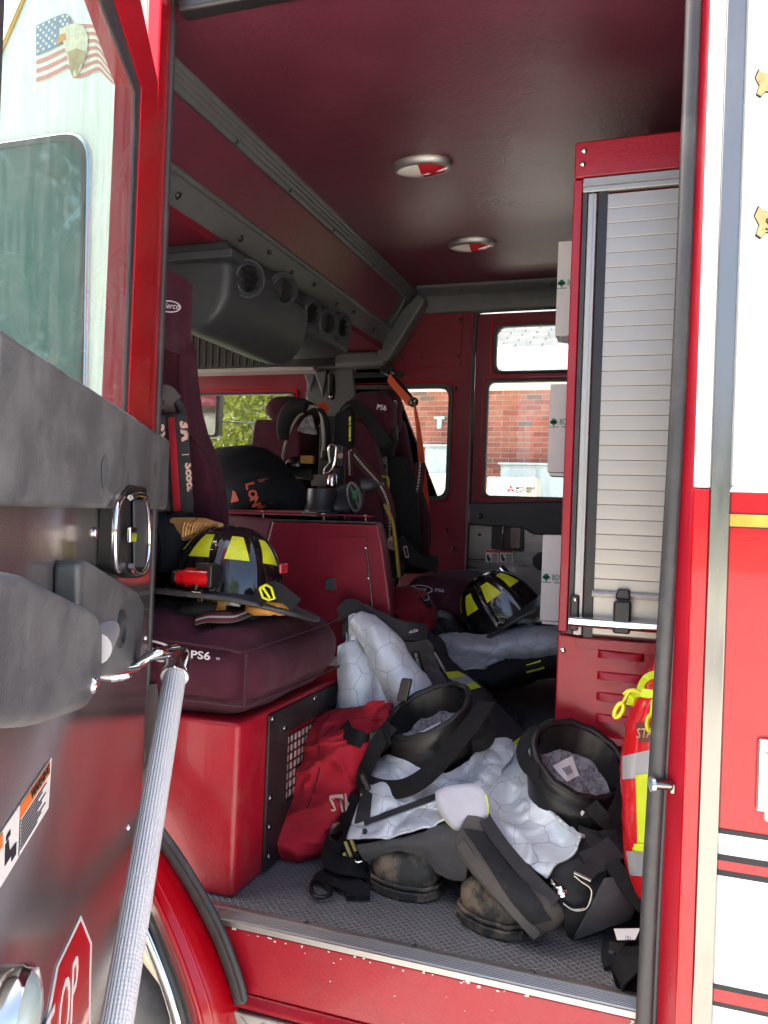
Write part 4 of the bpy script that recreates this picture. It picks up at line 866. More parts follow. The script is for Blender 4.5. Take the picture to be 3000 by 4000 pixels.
tx0, tx1 = P(478, 1100, y=ty).x, P(806, 1112, y=ty).x; tray = MB().prism([(tx0, ty, tz-.004), (tx1, ty, tz-.004), (tx1*1.27, ty+.66, tz-.004), (tx0*1.1, ty+.66, tz-.004)], (0, 0, .004)).build('cover_tray', m_dkred, eng, bevel=.001)
for px, py in ((569,1106),(700,1112),(790,1117)): 
    q = P(px, py, y=ty+.012); MB().tube([(q.x, q.y, tz-.05), (q.x, q.y, tz-.004)], .005, 8).build('tray_post', m_steel, eng); screw('screw', (q.x, q.y, tz), Z, .006, m_chrome, tray)
# heater unit with round vents under the riser
hy0 = 2.08
hpoly = [(330,548),(497,551),(494,600),(487,640),(474,672),(452,700),(425,713),(395,710),(330,690)]
hx = P(470, 680, y=hy0).x; hy1 = P(650, 765, x=hx).y
hv = MB().prism([P(x, y, y=hy0) for x, y in hpoly], (0, hy1-hy0, 0)).build('heater_unit', m_vent, T, bevel=.03, seg=5)
MB().box((P(330,548,y=hy0-.03).x, hy0-.03, P(420,560,y=hy0-.03).z), (P(500,548,y=hy0-.03).x, hy0+.05, P(420,541,y=hy0-.03).z)).build('unit_flange', m_vent, hv, bevel=.005)
def vn(px, py, x, r, kind):
    c = P(px, py, x=x); ax = V((.82,-.52,-.22)).normalized(); ax = ax if kind != 'side' else V((.93,-.30,-.22)).normalized()
    o = MB().lathe([(r*1.32, -.05), (r*1.32, -.004), (r*1.25, .002), (r*1.08, .002), (r*1.02, .010), (r*.9, .012), (r*.84, .006), (r*.84, -.03), (0, -.03)], c, ax, 28).build('air_vent', m_vent, hv)
    up = Z-ax*Z.dot(ax); up.normalize(); sd2 = ax.cross(up); b_ = MB()
    if kind == 'shut' or kind == 'closed':
        b_.lathe([(r*.80, -.012), (r*.80, -.004), (0, .001)], c, ax, 24); b_.obox(c+ax*.003, (up, sd2, ax), (r*.7, .002, .004))
    else:
        for k in (-.5, 0, .5): b_.obox(c+up*k*r+ax*-.008, (sd2, (up*.75+ax*.65), up.cross(sd2)), (r*.80*math.sqrt(1-k*k), r*.30, .0012))
    b_.build('vent_vane', m_black, o); return o
def hbox(pa, x, y0, y1, z0, z1, tilt):
    pts = [(x-.30, y0, z1), (x, y0, z1), (x+tilt, y0, (z0+z1)/2+.02), (x+tilt-.015, y0, z0+.02), (x-.06, y0, z0), (x-.30, y0, z0)]
    MB().prism(pts, (0, y1-y0, 0)).build('vent_housing', m_vent, hv, bevel=.015, seg=4)
v1, v2, v3, v4, v5 = (P(535, 602, x=-1.235), P(611, 626, x=-1.235), P(673, 677, x=-1.235), P(707, 698, x=-1.235), P(739, 706, x=-1.235))
hbox(0, -1.262, v1.y-.10, (v2.y+v3.y)/2-.06, v2.z-.115, 1.664, .042)
hbox(0, -1.262, (v2.y+v3.y)/2-.055, v5.y+.10, v4.z-.085, 1.664, .034)
vn(535, 602, -1.208, .047, 'open'); vn(611, 626, -1.211, .045, 'shut'); vn(673, 677, -1.217, .043, 'side'); vn(707, 698, -1.217, .042, 'shut'); vn(739, 706, -1.217, .042, 'side')
for px, py in ((487,524),(582,545),(679,615),(765,674)): 
    q = PL(px, py, RP(2, .9, .004), rn); MB().ico(q, .008).build('screw', m_black, hv)
# officer's seat far in front
of = rbox((P(566,905,y=3.0).x, 3.0, P(600,905,y=3.0).z), (P(644,857,y=3.0).x, 3.30, P(600,857,y=3.0).z), .045, 10, (.01,.01,.015)).build('officer_seat', m_seat, T, label='officer seat seen from behind, past the engine cover')
MB().prism(rnd([P(549,906,y=3.02), P(646,906,y=3.02), P(652,1100,y=3.02), P(532,1100,y=3.02), P(541,965,y=3.02)], .02), (0, .34, 0)).build('backrest', m_seat, of, bevel=.03, seg=3)
MB().strap([P(706, 905, y=3.45), P(703, 960, y=3.45), P(700, 1060, y=3.45)], .055, .003, nrm=(0,-1,0)).build('seat_belt', m_orange, of)
MB().strap([P(672, 895, y=3.42), P(690, 885, y=3.42), P(706, 874, y=3.42)], .05, .003, nrm=(0,-1,-.5)).build('seat_belt', m_orange, of)
an = MB().tube([P(716, 810, y=3.45), P(717, 845, y=3.44), P(714, 862, y=3.43)], .018, 10).build('belt_anchor', m_black, of); MB().ico(P(717, 857, y=3.40), .016).build('anchor_bolt', m_steel, an)
# far crew seat
fy0, fy1 = 2.97, 3.45
fb = [P(x, y, y=fy0) for x, y in ((766,905),(784,912),(800,940),(815,1000),(826,1060),(836,1130),(842,1230),(742,1230),(740,1060),(742,930),(750,910))]
fs_ = MB().prism(fb, (0, .09, 0)).build('far_crew_seat', m_seat, T, bevel=.022, seg=4, label='far crew seat against the far wall')
ffb = [P(x, y, y=fy1-.05) for x, y in ((850,902),(860,900),(868,912),(876,960),(886,1010),(900,1050),(915,1090),(922,1130),(922,1240),(822,1240),(822,930))]
MB().prism(ffb, (0, .09, 0)).build('seat_bolster', m_seat, fs_, bevel=.022, seg=4)
bx('seat_back_shell', (P(760,1000,y=3.1).x-.12, fy0+.06, .5), (P(760,1000,y=3.1).x-.02, fy1, 1.25), m_black, fs_)
ha = rbox((P(742,945,y=3.05).x, 3.05, P(800,945,y=3.05).z), (P(837,846,y=3.05).x, 3.20, P(800,846,y=3.05).z), .055, 12, (.012,.008,.01)).build('headrest', m_seat, fs_)
hb2 = rbox((P(800,945,y=3.25).x, 3.24, P(830,940,y=3.25).z), (P(856,842,y=3.25).x, 3.36, P(830,842,y=3.25).z), .045, 10, (.01,.008,.01)).build('headrest', m_seat, fs_)
q = P(813, 884, y=3.035); text('lettering', 'PS6', q, X+Z*-.12, Z, .020, m_thread, ha, bold=.02, sx=1.0)
q = P(853, 875, y=3.235); oval_logo(q, X*.5, Z, .022, .040, m_thread, hb2, 'P', .4)
fx0, fx1 = P(868, 1280, y=fy0).x, P(1052, 1250, y=fy0).x
fcu = rbox((fx0, fy0, .455), (fx1, fy1, .60), .05, 14, (.006,.008,.040), .004, 9, 3).build('seat_cushion', m_seat, fs_)
bx('seat_pedestal', (fx0-.1, fy0+.02, .16), (fx1-.03, fy1, .452), m_redin, fs_)
q = P(908, 1273, y=fy0-.006); oval_logo(q, X, Z, .098, .034, m_thread, fcu)
q = P(939, 1278, y=fy0-.006); text('lettering', 'PS6', q, X, Z, .0125, m_thread, fcu, bold=.02, sx=1.4)
# far seat belt: orange webbing from the slot over the window
arm_ = MB().obox(P(838, 800, y=3.66), (X, Y, Z), (.030, .03, .016)).build('belt_arm', m_black, fs_, bevel=.006)
MB().tube(crom([P(832, 806, y=3.64), P(858, 822, y=3.60), P(882, 850, y=3.56), P(891, 862, y=3.55)], 4), .009, 8).build('belt_arm', m_black, arm_)
MB().strap([P(840, 815, y=3.62), P(856, 836, y=3.58), P(874, 856, y=3.55), P(886, 870, y=3.53)], .040, .003, nrm=(-.3,-1,-.35)).build('belt_webbing', m_orange, fs_)
MB().lathe([(.022, -.008), (.022, .008), (.012, .010), (.012, -.01)], P(893, 869, y=3.53), (.6,-1,.2), 16).build('belt_guide', m_steel, fs_)
MB().strap([P(895, 872, y=3.53), P(904, 930, y=3.52), P(911, 1000, y=3.50), P(918, 1080, y=3.48), P(921, 1180, y=3.45), P(919, 1205, y=3.44)], .036, .003, nrms=[(-.9,-.4,0), (-.5,-1,0), (0,-1,0), (0,-1,0)]).build('belt_webbing', m_orange, fs_)
MB().obox(P(922, 1206, y=3.42), (X, Y, Z), (.05, .02, .012)).build('belt_buckle', m_black, fs_, bevel=.004)
# ================================================================== GEAR
from mathutils.bvhtree import BVHTree
def bvh(o):
    bpy.context.view_layer.update(); dg = bpy.context.evaluated_depsgraph_get(); e = o.evaluated_get(dg); me = e.to_mesh()
    mw = o.matrix_world; t = BVHTree.FromPolygons([mw @ q.co for q in me.vertices], [tuple(f.vertices) for f in me.polygons]); e.to_mesh_clear(); return t
def hit(t, px, py, d=.0015):
    """point on a built surface, just clear of it"""
    r_ = ray(px, py).normalized(); h = t.ray_cast(CAM, r_)
    if h[0] is None:
        q = t.find_nearest(CAM+r_*2.2); return q[0]-r_*d
    n_ = h[1] if h[1].dot(r_) < 0 else -h[1]
    return h[0]+n_*d
def decal(name, o, t, quad, M, nu=8, nv=3, d=.0016, th=0):
    """flat print or tape laid on the surface t: quad = four spots (top left, top right, bottom right, bottom left)"""
    a, b, c, e = [V((x, y, 0)) for x, y in quad]; g = []
    for i in range(nv+1):
        for j in range(nu+1):
            p = a.lerp(b, j/nu).lerp(e.lerp(c, j/nu), i/nv); g.append(hit(t, p.x, p.y, d))
    return MB().add(g, [(i*(nu+1)+j, i*(nu+1)+j+1, (i+1)*(nu+1)+j+1, (i+1)*(nu+1)+j) for i in range(nv) for j in range(nu)]).build(name, M, o, solid=th, solid_off=1)
def dtext(name, s_, o, t, x, y, rx, ry, size, M, d=.0018, shear=0, sx=1, bold=0):
    """lettering laid on a surface; baseline starts at (x, y), runs along (rx, ry); size = cap height in picture units"""
    cu = bpy.data.curves.new('t', 'FONT'); cu.body = s_; cu.shear = shear; cu.offset = bold; cu.resolution_u = 2
    q = bpy.data.objects.new('t', cu); col.objects.link(q); bpy.context.view_layer.update()
    me = bpy.data.meshes.new_from_object(q.evaluated_get(bpy.context.evaluated_depsgraph_get())); bpy.data.objects.remove(q); bpy.data.curves.remove(cu)
    l = math.hypot(rx, ry); rx, ry = rx/l, ry/l; k = size/.69
    for v_ in me.vertices:
        a, b = v_.co.x*k*sx, v_.co.y*k; v_.co = hit(t, x+rx*a+ry*b, y+ry*a-rx*b, d)
    me.materials.clear(); me.materials.append(M); me.name = name; ob = bpy.data.objects.new(name, me); link(ob, o); return ob
def bag(rows, n=20, wr=.006, ws=11, seed=0, k=6, pw=.75):
    """filled soft shape: rows of (left spot, right spot, distance, half depth)"""
    R_ = []
    for l, r, d, th in rows: R_.append((P(l[0], l[1], y=d), P(r[0], r[1], y=d), th))
    L = crom([a for a, b, c in R_], k); Rr = crom([b for a, b, c in R_], k); H = crom([V((c, 0, 0)) for a, b, c in R_], k)
    b_ = MB(); m_ = len(L); vs = []; uv = []
    for i in range(m_):
        c = (L[i]+Rr[i])/2; a = (Rr[i]-L[i])/2; e = V((0, max(H[i].x, .004), 0))
        for j in range(n):
            w_ = 2*math.pi*j/n; cw, sw = math.cos(w_), math.sin(w_)
            p = c+a*math.copysign(abs(cw)**pw, cw)+e*math.copysign(abs(sw)**pw, sw); q = p*1.0+V((seed*3.3, 0, 0))
            h = crease(q, ws)
            vs.append(p+(p-c).normalized()*h*wr); uv.append((w_*a.length, i*.02))
    b_.add(vs, [(i*n+j, i*n+(j+1)%n, (i+1)*n+(j+1)%n, (i+1)*n+j) for i in range(m_-1) for j in range(n)]+[tuple(range(n-1, -1, -1)), tuple((m_-1)*n+j for j in range(n))], uv)
    return b_
def G(rows): return [[P(x, y, y=d) for x, y, d in r] for r in rows]
# ------------------------------------------------------------------ helmets
def helmet(loc, M, label, group, dirt=None):
    """traditional helmet: local +X is the front, +Z up"""
    h = empty('fire_helmet', loc, label, 'helmet', group); A, B_, H = .142, .116, .176
    def dome(az, el, d=0):
        r = 1.0
        for k in range(8):
            q = (az-k*math.pi/4+math.pi)%(2*math.pi)-math.pi; q *= math.cos(el)+.15
            r += .030*math.exp(-(q/.050)**2)*min(1, (math.pi/2-el)*2.2+.25)
        ce = math.cos(el)**.86
        return V((A*ce*math.cos(az)*r, B_*ce*math.sin(az)*r, H*math.sin(el)*(1+(r-1)*.5))) * (1+d)
    n, m_ = 160, 22; b = MB(); vs = [dome(2*math.pi*j/n, i/(m_)*math.pi/2*.985) for i in range(m_+1) for j in range(n)]
    b.add(vs, [(i*n+j, i*n+(j+1)%n, (i+1)*n+(j+1)%n, (i+1)*n+j) for i in range(m_) for j in range(n)]+[tuple(m_*n+j for j in range(n))])
    b.xf(M).build('shell', m_shell, h)
    # brim
    def be(az):
        c = math.cos(az); return .048+.010*c*c+(.036*max(0, -c)**2.2)
    def bz(az): c = math.cos(az); return -.005-.028*max(0, -c)**3+.004*max(0, c)**2
    b = MB(); n = 72; vs = []
    pf = [(-.02, .006), (.3, .003), (.75, 0), (.96, .001), (1.0, -.004), (.96, -.010), (.75, -.008), (.3, -.006), (-.02, -.006)]
    for t, dz in pf:
        for j in range(n):
            az = 2*math.pi*j/n; e = be(az); q = math.hypot(math.cos(az)/A, math.sin(az)/B_); r = 1/q+e*t
            vs.append(V((math.cos(az)*r, math.sin(az)*r, bz(az)*max(0, t)**1.4+dz)))
    K = len(pf); b.add(vs, [(i*n+j, i*n+(j+1)%n, (i+1)*n+(j+1)%n, (i+1)*n+j) for i in range(K-1) for j in range(n)])
    b.xf(M).build('brim', m_rubbrim, h)
    rim = []
    for j in range(n):
        az = 2*math.pi*j/n; q = math.hypot(math.cos(az)/A, math.sin(az)/B_); r = 1/q+be(az); rim.append(V((math.cos(az)*r, math.sin(az)*r, bz(az)-.003)))
    MB().tube(rim+rim[:1], .0068, 8, caps=False).xf(M).build('brim_edge', m_rubbrim, h)
    for k in range(8):
        az0 = math.pi/8+k*math.pi/4; b = MB(); g = []
        if k in (0, 7): e0, e1 = .62, 1.02
        else: e0, e1 = .50, .94
        for i in range(7):
            e = e0+(e1-e0)*i/6; w_ = (.245-.095*i/6)
            for j in range(7): g.append(dome(az0+w_*(j/3-1), e, .012))
        b.add(g, [(i*7+j, i*7+j+1, (i+1)*7+j+1, (i+1)*7+j) for i in range(6) for j in range(6)]); b.xf(M).build('reflective_trapezoid', m_yel, h)
    # leather front held by the crest
    b = MB(); g = []
    for i in range(9):
        t = i/8; x = A+.052-.030*math.sin(t*math.pi*.9)+.02*t; z = .004+.150*t
        for j in range(7): y = (j/3-1)*(.062-.030*t*t+.012*math.sin(t*3)); g.append(V((x-.12*y*y*8, y, z)))
    b.add(g, [(i*7+j, i*7+j+1, (i+1)*7+j+1, (i+1)*7+j) for i in range(8) for j in range(6)]); b.xf(M).build('front_shield', m_leath, h, solid=.004)
    for sgn in (-1, 1):
        MB().tube([g[i*7+(0 if sgn < 0 else 6)] for i in range(9)], .0022, 6).xf(M).build('shield_binding', mat('tan_binding', (.34,.28,.16), .7), h)
    return h
m_rubbrim = mat('worn_black_brim', (.030,.030,.031), .5, var=.2, vs=20, bump=.15, bs=90, dirt=((.10,.10,.10), .45), ds=20, dr=(.48,.7))
def fmat(front, up):
    f = V(front).normalized(); u_ = V(up); u_ = (u_-f*u_.dot(f)).normalized(); l = u_.cross(f); return Matrix((f, l, u_)).transposed().to_4x4()
HB = 'fire helmets left in the cab'
o1 = P(487, 1287, y=1.775); M1 = Matrix.Translation(o1) @ fmat((-1, -.20, .045), (.03, .15, 1))
h1 = helmet(o1, M1, 'black fire helmet with brass eagle crest and red flashlight on near seat', HB)
ez = 1.765
def E(x, y, d=ez): return P(x, y, y=d)
eagle = [(365,1122),(372,1118),(400,1117.5),(440,1119),(480,1131),(480,1142),(455,1147),(432,1157),(412,1166),(396,1170),(388,1164),(381,1148),(370,1139)]
eg = MB().prism([E(a, b) for a, b in eagle], (0, .010, 0)).build('brass_crest', m_gold, h1, bevel=.003, seg=3)
fe = MB()
for i in range(11):
    a, b = (398+i*7.0, 1128+i*.9), (392+i*6.4, 1164-i*2.2)
    fe.tube(crom([E(a[0]+9, a[1]-3, ez-.002), E(a[0], a[1]+3, ez-.004), E(b[0]+2, b[1]-4, ez-.003)], 4), .0017, 5)
for i in range(7): fe.tube([E(404+i*3, 1128+i*4.5, ez-.003), E(470-i*8, 1134+i*3.2, ez-.003)], .0014, 5)
fe.build('crest_feathers', m_gold, eg)
for a, b in ((462,1137),(430,1146),(394,1166)): screw('rivet', E(a, b, ez-.001), -Y, .0035, m_steel, eg)
# tail lamp, buckle, strap and lining
MB().box(P(607, 1240, y=1.76), P(617, 1216, y=1.80)).build('tail_lamp', m_lens, h1, bevel=.004)
bz_ = 1.655
MB().strap([P(556, 1300, y=bz_), P(572, 1280, y=bz_), P(592, 1272, y=1.67), P(612, 1284, y=1.68), P(640, 1306, y=1.70)], .034, .008, nrm=(0,-1,.35)).build('chin_strap', m_blk, h1)
bk = [(561,1271),(575,1263),(586,1270),(593,1293),(580,1296),(568,1291)]
MB().tube([P(a, b, y=bz_-.012) for a, b in bk]+[P(561, 1271, y=bz_-.012)], .0032, 8).build('strap_buckle', m_yplas, h1); MB().tube([P(567, 1268, y=bz_-.013), P(583, 1292, y=bz_-.013)], .003, 8).build('buckle_bar', m_yplas, h1)
cloth('ear_flap', G([[(532,1303,1.70),(560,1303,1.685),(590,1303,1.69),(622,1308,1.72)],[(528,1318,1.69),(560,1316,1.675),(590,1318,1.68),(620,1320,1.72)],[(520,1332,1.70),(560,1327,1.69),(590,1326,1.70),(612,1326,1.74)]]), m_tan, h1, 5, 5, .005, 20)
cloth('ear_flap', G([[(450,1298,1.70),(468,1296,1.69),(486,1298,1.70)],[(448,1308,1.695),(468,1308,1.685),(488,1310,1.695)],[(452,1318,1.71),(468,1320,1.70),(486,1322,1.71)]]), m_tan, h1, 5, 5, .004, 20)
ml = MB().prism([P(481, 1297, y=1.672), P(518, 1300, y=1.672), P(518, 1311, y=1.672), P(486, 1307, y=1.672)], (0, .004, 0)).build('liner_tab', mat('grey_tab', (.22,.21,.20), .5), h1, bevel=.001)
text('lettering', 'MSA', P(497, 1307.5, y=1.670), X+Z*-.06, Z, .0072, m_wht, ml, bold=.01, sx=1.2)
inner = MB().tube([M1 @ V((-.10, 0, -.03)), M1 @ V((.10, 0, -.03))], .085, 20, flat=.35, up=Z).build('helmet_liner', m_blk, h1)
# flashlight clamped to the brim
fl = empty('flashlight', P(430, 1270, y=1.66), 'red and black flashlight clamped to the brim of the near helmet', 'flashlight')
fy = 1.652
MB().tube([P(404, 1247, y=fy), P(461, 1250, y=fy)], .0235, 16).build('lamp_body', m_flash, fl, bevel=.002)
MB().tube([P(386, 1247, y=fy), P(408, 1247.5, y=fy)], .0185, 16).build('lamp_head', m_flash, fl)
MB().tube([P(378, 1246.5, y=fy), P(388, 1247, y=fy)], .0195, 16).build('lamp_bezel', m_black, fl, bevel=.002)
MB().obox(P(447, 1224, y=fy), (X, Y, Z), (.022, .016, .0085)).build('lamp_switch', m_black, fl, bevel=.004, seg=3)
MB().obox(P(462, 1245, y=fy), (X+Z*.2, Y, Z), (.007, .023, .027)).build('tail_cap', m_black, fl, bevel=.004)
MB().tube([P(424, 1262, y=fy-.012), P(422, 1283, y=fy-.012)], .008, 10).build('swivel_arm', m_black, fl)
MB().tube([P(413, 1283, y=fy-.018), P(436, 1285, y=fy-.018)], .0085, 10).build('swivel_bolt', m_steel, fl)
MB().obox(P(440, 1285, y=fy), (X, Y, Z), (.008, .018, .015)).build('brim_clamp', m_black, fl, bevel=.003)
text('lettering', 'HIGHTOWER'[:0]+'SMARTLIGHT'[:0]+'lightning', P(454, 1236.5, y=fy-.0235), -X, -Z, .0055, m_black, fl, bold=.01) if False else None
# reflective mask strap lying on the cushion
ws_ = empty('mask_strap', P(470, 1335, y=1.65), 'grey strap with red stripes folded on the near seat under the helmet', 'strap')
mp_ = [P(424, 1341, y=1.63), P(450, 1334, y=1.635), P(480, 1334, y=1.635), P(508, 1333, y=1.65), P(532, 1324, y=1.69)]
def layered(pts, par, w_, nrms, main, stripe, dots):
    MB().strap(pts, w_, .003, nrms=nrms).build('webbing', main, par)
    c = crom(pts, 4); 
    for off in (-.30, .30):
        q = []
        for i, p in enumerate(pts):
            t = (pts[min(i+1, len(pts)-1)]-pts[max(i-1, 0)]).normalized(); k = i/(len(pts)-1)*(len(nrms)-1); j = min(int(k), len(nrms)-2); n_ = V(nrms[j]).lerp(V(nrms[j+1]), k-j); n_ = (n_-t*n_.dot(t)).normalized()
            q.append(p+t.cross(n_)*w_*off+n_*.0018)
        MB().strap(q, w_*.16, .001, nrms=nrms).build('stripe', stripe, par)
    d = MB()
    for i in range(len(c)-1):
        for s_ in (.0, .5):
            p = c[i].lerp(c[i+1], s_); t = (c[i+1]-c[i]).normalized(); k = (i+s_)/(len(c)-1)*(len(nrms)-1); j = min(int(k), len(nrms)-2); n_ = V(nrms[j]).lerp(V(nrms[j+1]), k-j); n_ = (n_-t*n_.dot(t)).normalized(); b_ = t.cross(n_)
            l = (c[i+1]-c[i]).length*.17
            for o_ in (-.05, .05): d.obox(p+n_*.0022+b_*w_*o_, (t, b_, n_), (l, w_*.035, .0005))
    d.build('reflective_dots', dots, par)
m_gweb = mat('grey_strap_webbing', (.075,.073,.072), .85, bump=.4, bs=600); m_rweb = mat('red_stripe_webbing', (.22,.010,.018), .85); m_dots = mat('bright_dots', (.70,.69,.66), .4)
layered(mp_, ws_, .034, [(-.1,-.6,1), (0,-.7,.9), (.1,-.8,.8)], m_gweb, m_rweb, m_dots)
MB().strap([P(345, 1306, y=1.66), P(375, 1314, y=1.655), P(400, 1322, y=1.65)], .03, .003, nrm=(0,-.7,.7)).build('webbing_end', m_blk, ws_)
cloth('neck_guard', G([[(332,1300,1.70),(380,1300,1.67),(430,1300,1.66),(470,1302,1.67)],[(330,1315,1.68),(380,1318,1.65),(425,1318,1.645),(465,1318,1.66)],[(330,1325,1.69),(375,1328,1.66),(410,1332,1.66),(440,1328,1.68)]]), m_blk, ws_, 5, 4, .006, 20)
# second helmet by the far wall
o2 = P(1092, 1338, y=2.80); M2 = Matrix.Translation(o2) @ fmat((-.78, .15, -.58), (-.58, -.07, .80))
helmet(o2, M2, 'black fire helmet tipped on its side below the far door', HB)
r_ = MB().tube([P(1082+8*math.cos(a*.7), 1352+8*math.sin(a*.7), y=2.66) for a in range(10)], .0025, 6)
go = empty('helmet_clip', P(1085, 1345, y=2.66), 'small metal ring clip on the brim of the tipped helmet', 'clip'); r_.build('ring', m_steel, go); MB().obox(P(1085, 1342, y=2.665), (X, Y, Z), (.012, .006, .009)).build('clip_body', m_vent, go, bevel=.002)
# teal case with a sticker, white card boxes
tcx = empty('teal_case', P(1150, 1372, y=2.95), 'teal plastic case with a white sticker behind the folded grey liner', 'case')
MB().box(P(1092, 1400, y=2.86), P(1240, 1344, y=3.05)).build('case_body', m_teal, tcx, bevel=.012, seg=3)
MB().prism([P(1134, 1372, y=2.857), P(1140, 1362, y=2.857), P(1147, 1366, y=2.857), P(1152, 1360, y=2.857), P(1154, 1371, y=2.857)], (0, .001, 0)).build('sticker', m_wht, tcx, smooth=False)
cloth('case_bag', G([[(1130,1345,2.95),(1160,1338,2.95),(1200,1338,2.95),(1240,1340,2.95)],[(1128,1352,2.88),(1160,1350,2.87),(1200,1352,2.87),(1240,1352,2.88)]]), mat('clear_grey_plastic', (.16,.19,.20), .3), tcx, 5, 4, .01, 25)
GBX = 'white glove boxes beside the shutter cabinet'
def glove(x0, y0, y1, ly, lab, flap):
    e = empty('glove_box', P(x0, y1, y=2.45), lab, 'box', GBX); a, b = P(x0, y1, y=2.45), P(x0+1, y0, y=2.45)
    bm_ = MB().box((a.x, 2.45, a.z), (a.x+.24, 2.54, b.z)).build('carton', m_card, e, bevel=.002)
    if flap: MB().prism([P(x0+10, y1+1, y=2.46), P(x0+40, y1+1, y=2.46), P(x0+38, y1+16, y=2.44), P(x0+14, y1+14, y=2.44)], (0, .004, 0)).build('carton_flap', mat('grey_card', (.42,.38,.37), .7), e)
    else: MB().prism([(a.x+.006, 2.455, a.z-.010), (a.x+.20, 2.455, a.z-.014), (a.x+.20, 2.53, a.z-.014), (a.x+.006, 2.53, a.z-.010)], (0, 0, .009)).build('carton_flap', m_card, e)
    c = P(x0+14, ly, y=2.4485); t = MB()
    for dx, dz, r in ((0,.004,.0075),(-.006,0,.0055),(.006,0,.0055),(0,-.003,.006)): t.lathe([(r, 0), (r, .0006)], c+V((dx, 0, dz)), -Y, 10)
    t.obox(c+V((0, -.0004, -.010)), (X, Y, Z), (.0014, .0004, .005)); t.obox(c+V((0, -.0004, -.0150)), (X, Y, Z), (.015, .0004, .0008)); t.build('tree_logo', m_green, e, smooth=False)
    text('lettering', 'BOUND TREE', c+V((.017, -.0003, -.007)), X, Z, .017, m_green, e, sx=.62); text('lettering', 'MEDICAL', c+V((.024, -.0003, -.017)), X, Z, .005, m_ink, e, sx=1.5)
glove(1199, 522, 726, 612, 'white glove box high beside the shutter, below the ceiling', True); glove(1182, 830, 1020, 912, 'white glove box half way up the shutter, in front of the door window', False); glove(1166, 1155, 1340, 1247, 'white glove box low down by the tipped helmet', False)
# ------------------------------------------------------------------ breathing apparatus harness in the near seat
sc1 = empty('breathing_apparatus', P(380, 1110, y=1.82), 'black harness with red striped shoulder pads hanging in near seat back', 'breathing apparatus', 'breathing sets racked in the seats')
def pad(quad, d, x3, full):
    g = []; a, b, c, e = [V((x, y, 0)) for x, y in quad]
    rows = [[(a.lerp(b, j/4).lerp(e.lerp(c, j/4), i/8)) for j in range(5)] for i in range(9)]
    o = cloth('shoulder_pad', [[P(p.x, p.y, y=d-.012*math.sin(math.pi*j/4)) for j, p in enumerate(r)] for r in rows], m_char, sc1, 3, 3, .003, 22, th=.014); t = bvh(o)
    def q(u_, v_): p = a.lerp(b, u_).lerp(e.lerp(c, u_), v_); return (p.x, p.y)
    decal('red_stripe', o, t, [q(.13,.03), q(.45,.025), q(.44,.965), q(.12,.965)], m_redfab, 4, 14)
    if full:
        s0 = q(.70, .07); dtext('lettering', '3M', o, t, s0[0]-1, s0[1], .12, 1, 19, m_pink, sx=1.25, bold=.06); s1 = q(.66, .40); s2 = q(.98, .40); decal('bar', o, t, [(s1[0], s1[1]), (s2[0], s2[1]), (s2[0], s2[1]+2), (s1[0], s1[1]+2)], m_pink, 3, 1)
        s3 = q(.72, .49); dtext('lettering', 'Scott', o, t, s3[0]+3, s3[1], .08, 1, 15, m_pink, sx=1.3, bold=.05)
    return o
pad([(357,896),(403,895),(418,1109),(371,1115)], 1.83, 0, True)
p2_ = pad([(322,905),(350,898),(360,1100),(330,1110)], 1.78, 0, False); t = bvh(p2_); dtext('lettering', '3M', p2_, t, 334, 918, .12, 1, 18, m_pink, sx=1.25, bold=.06)
m_brn = mat('brown_grey_webbing', (.085,.070,.065), .85, bump=.5, bs=500)
MB().strap([P(330, 862, y=1.80), P(345, 846, y=1.81), P(360, 848, y=1.82), P(378, 868, y=1.83)], .042, .006, nrm=(0,-1,.6)).build('shoulder_strap', m_brn, sc1)
MB().strap([P(338, 885, y=1.80), P(352, 868, y=1.81), P(362, 872, y=1.82), P(368, 890, y=1.83)], .03, .005, nrm=(0,-1,.6)).build('shoulder_strap', m_brn, sc1)
MB().tube(crom([P(360, 862, y=1.86), P(378, 866, y=1.87), P(390, 882, y=1.87), P(396, 905, y=1.86)], 4), .013, 10).build('air_hose', m_rub, sc1)
MB().tube([(P(372, 1000, y=1.94).x-.12, 1.86, .66), (P(372, 1000, y=1.94).x-.12, 1.86, 1.12)], .075, 20).build('air_cylinder', m_vent, sc1)
cloth('waist_pad', G([[(330,1090,1.80),(360,1120,1.79),(380,1112,1.80),(420,1112,1.84)],[(330,1150,1.76),(360,1160,1.75),(385,1160,1.77),(415,1160,1.82)],[(330,1230,1.74),(360,1235,1.74),(385,1230,1.76),(410,1225,1.80)]]), m_blk, sc1, 5, 5, .006, 18, th=.012)
# ------------------------------------------------------------------ far breathing apparatus
sc2 = empty('breathing_apparatus', P(800, 1100, y=2.95), 'black harness with dotted reflective straps over the far seat back', 'breathing apparatus', 'breathing sets racked in the seats')
m_dweb = mat('dark_red_edged_webbing', (.022,.012,.014), .85, bump=.4, bs=600); m_dred = mat('dark_red_stripe', (.10,.010,.016), .85)
fq = [(0,-1,0), (0,-1,.1), (0,-1,0)]
layered([P(758, 973, y=2.94), P(786, 1007, y=2.93), P(812, 1036, y=2.93), P(832, 1068, y=2.94), P(842, 1108, y=2.95), P(842, 1160, y=2.96)], sc2, .046, fq, m_dweb, m_dred, m_dots)
layered([P(908, 1000, y=3.36), P(903, 1050, y=3.34), P(888, 1100, y=3.32), P(862, 1158, y=3.28)], sc2, .046, fq, m_dweb, m_dred, m_dots)
layered([P(754, 975, y=2.91), P(755, 1000, y=2.91), P(756, 1028, y=2.91)], sc2, .036, fq, m_dweb, m_dred, m_dots)
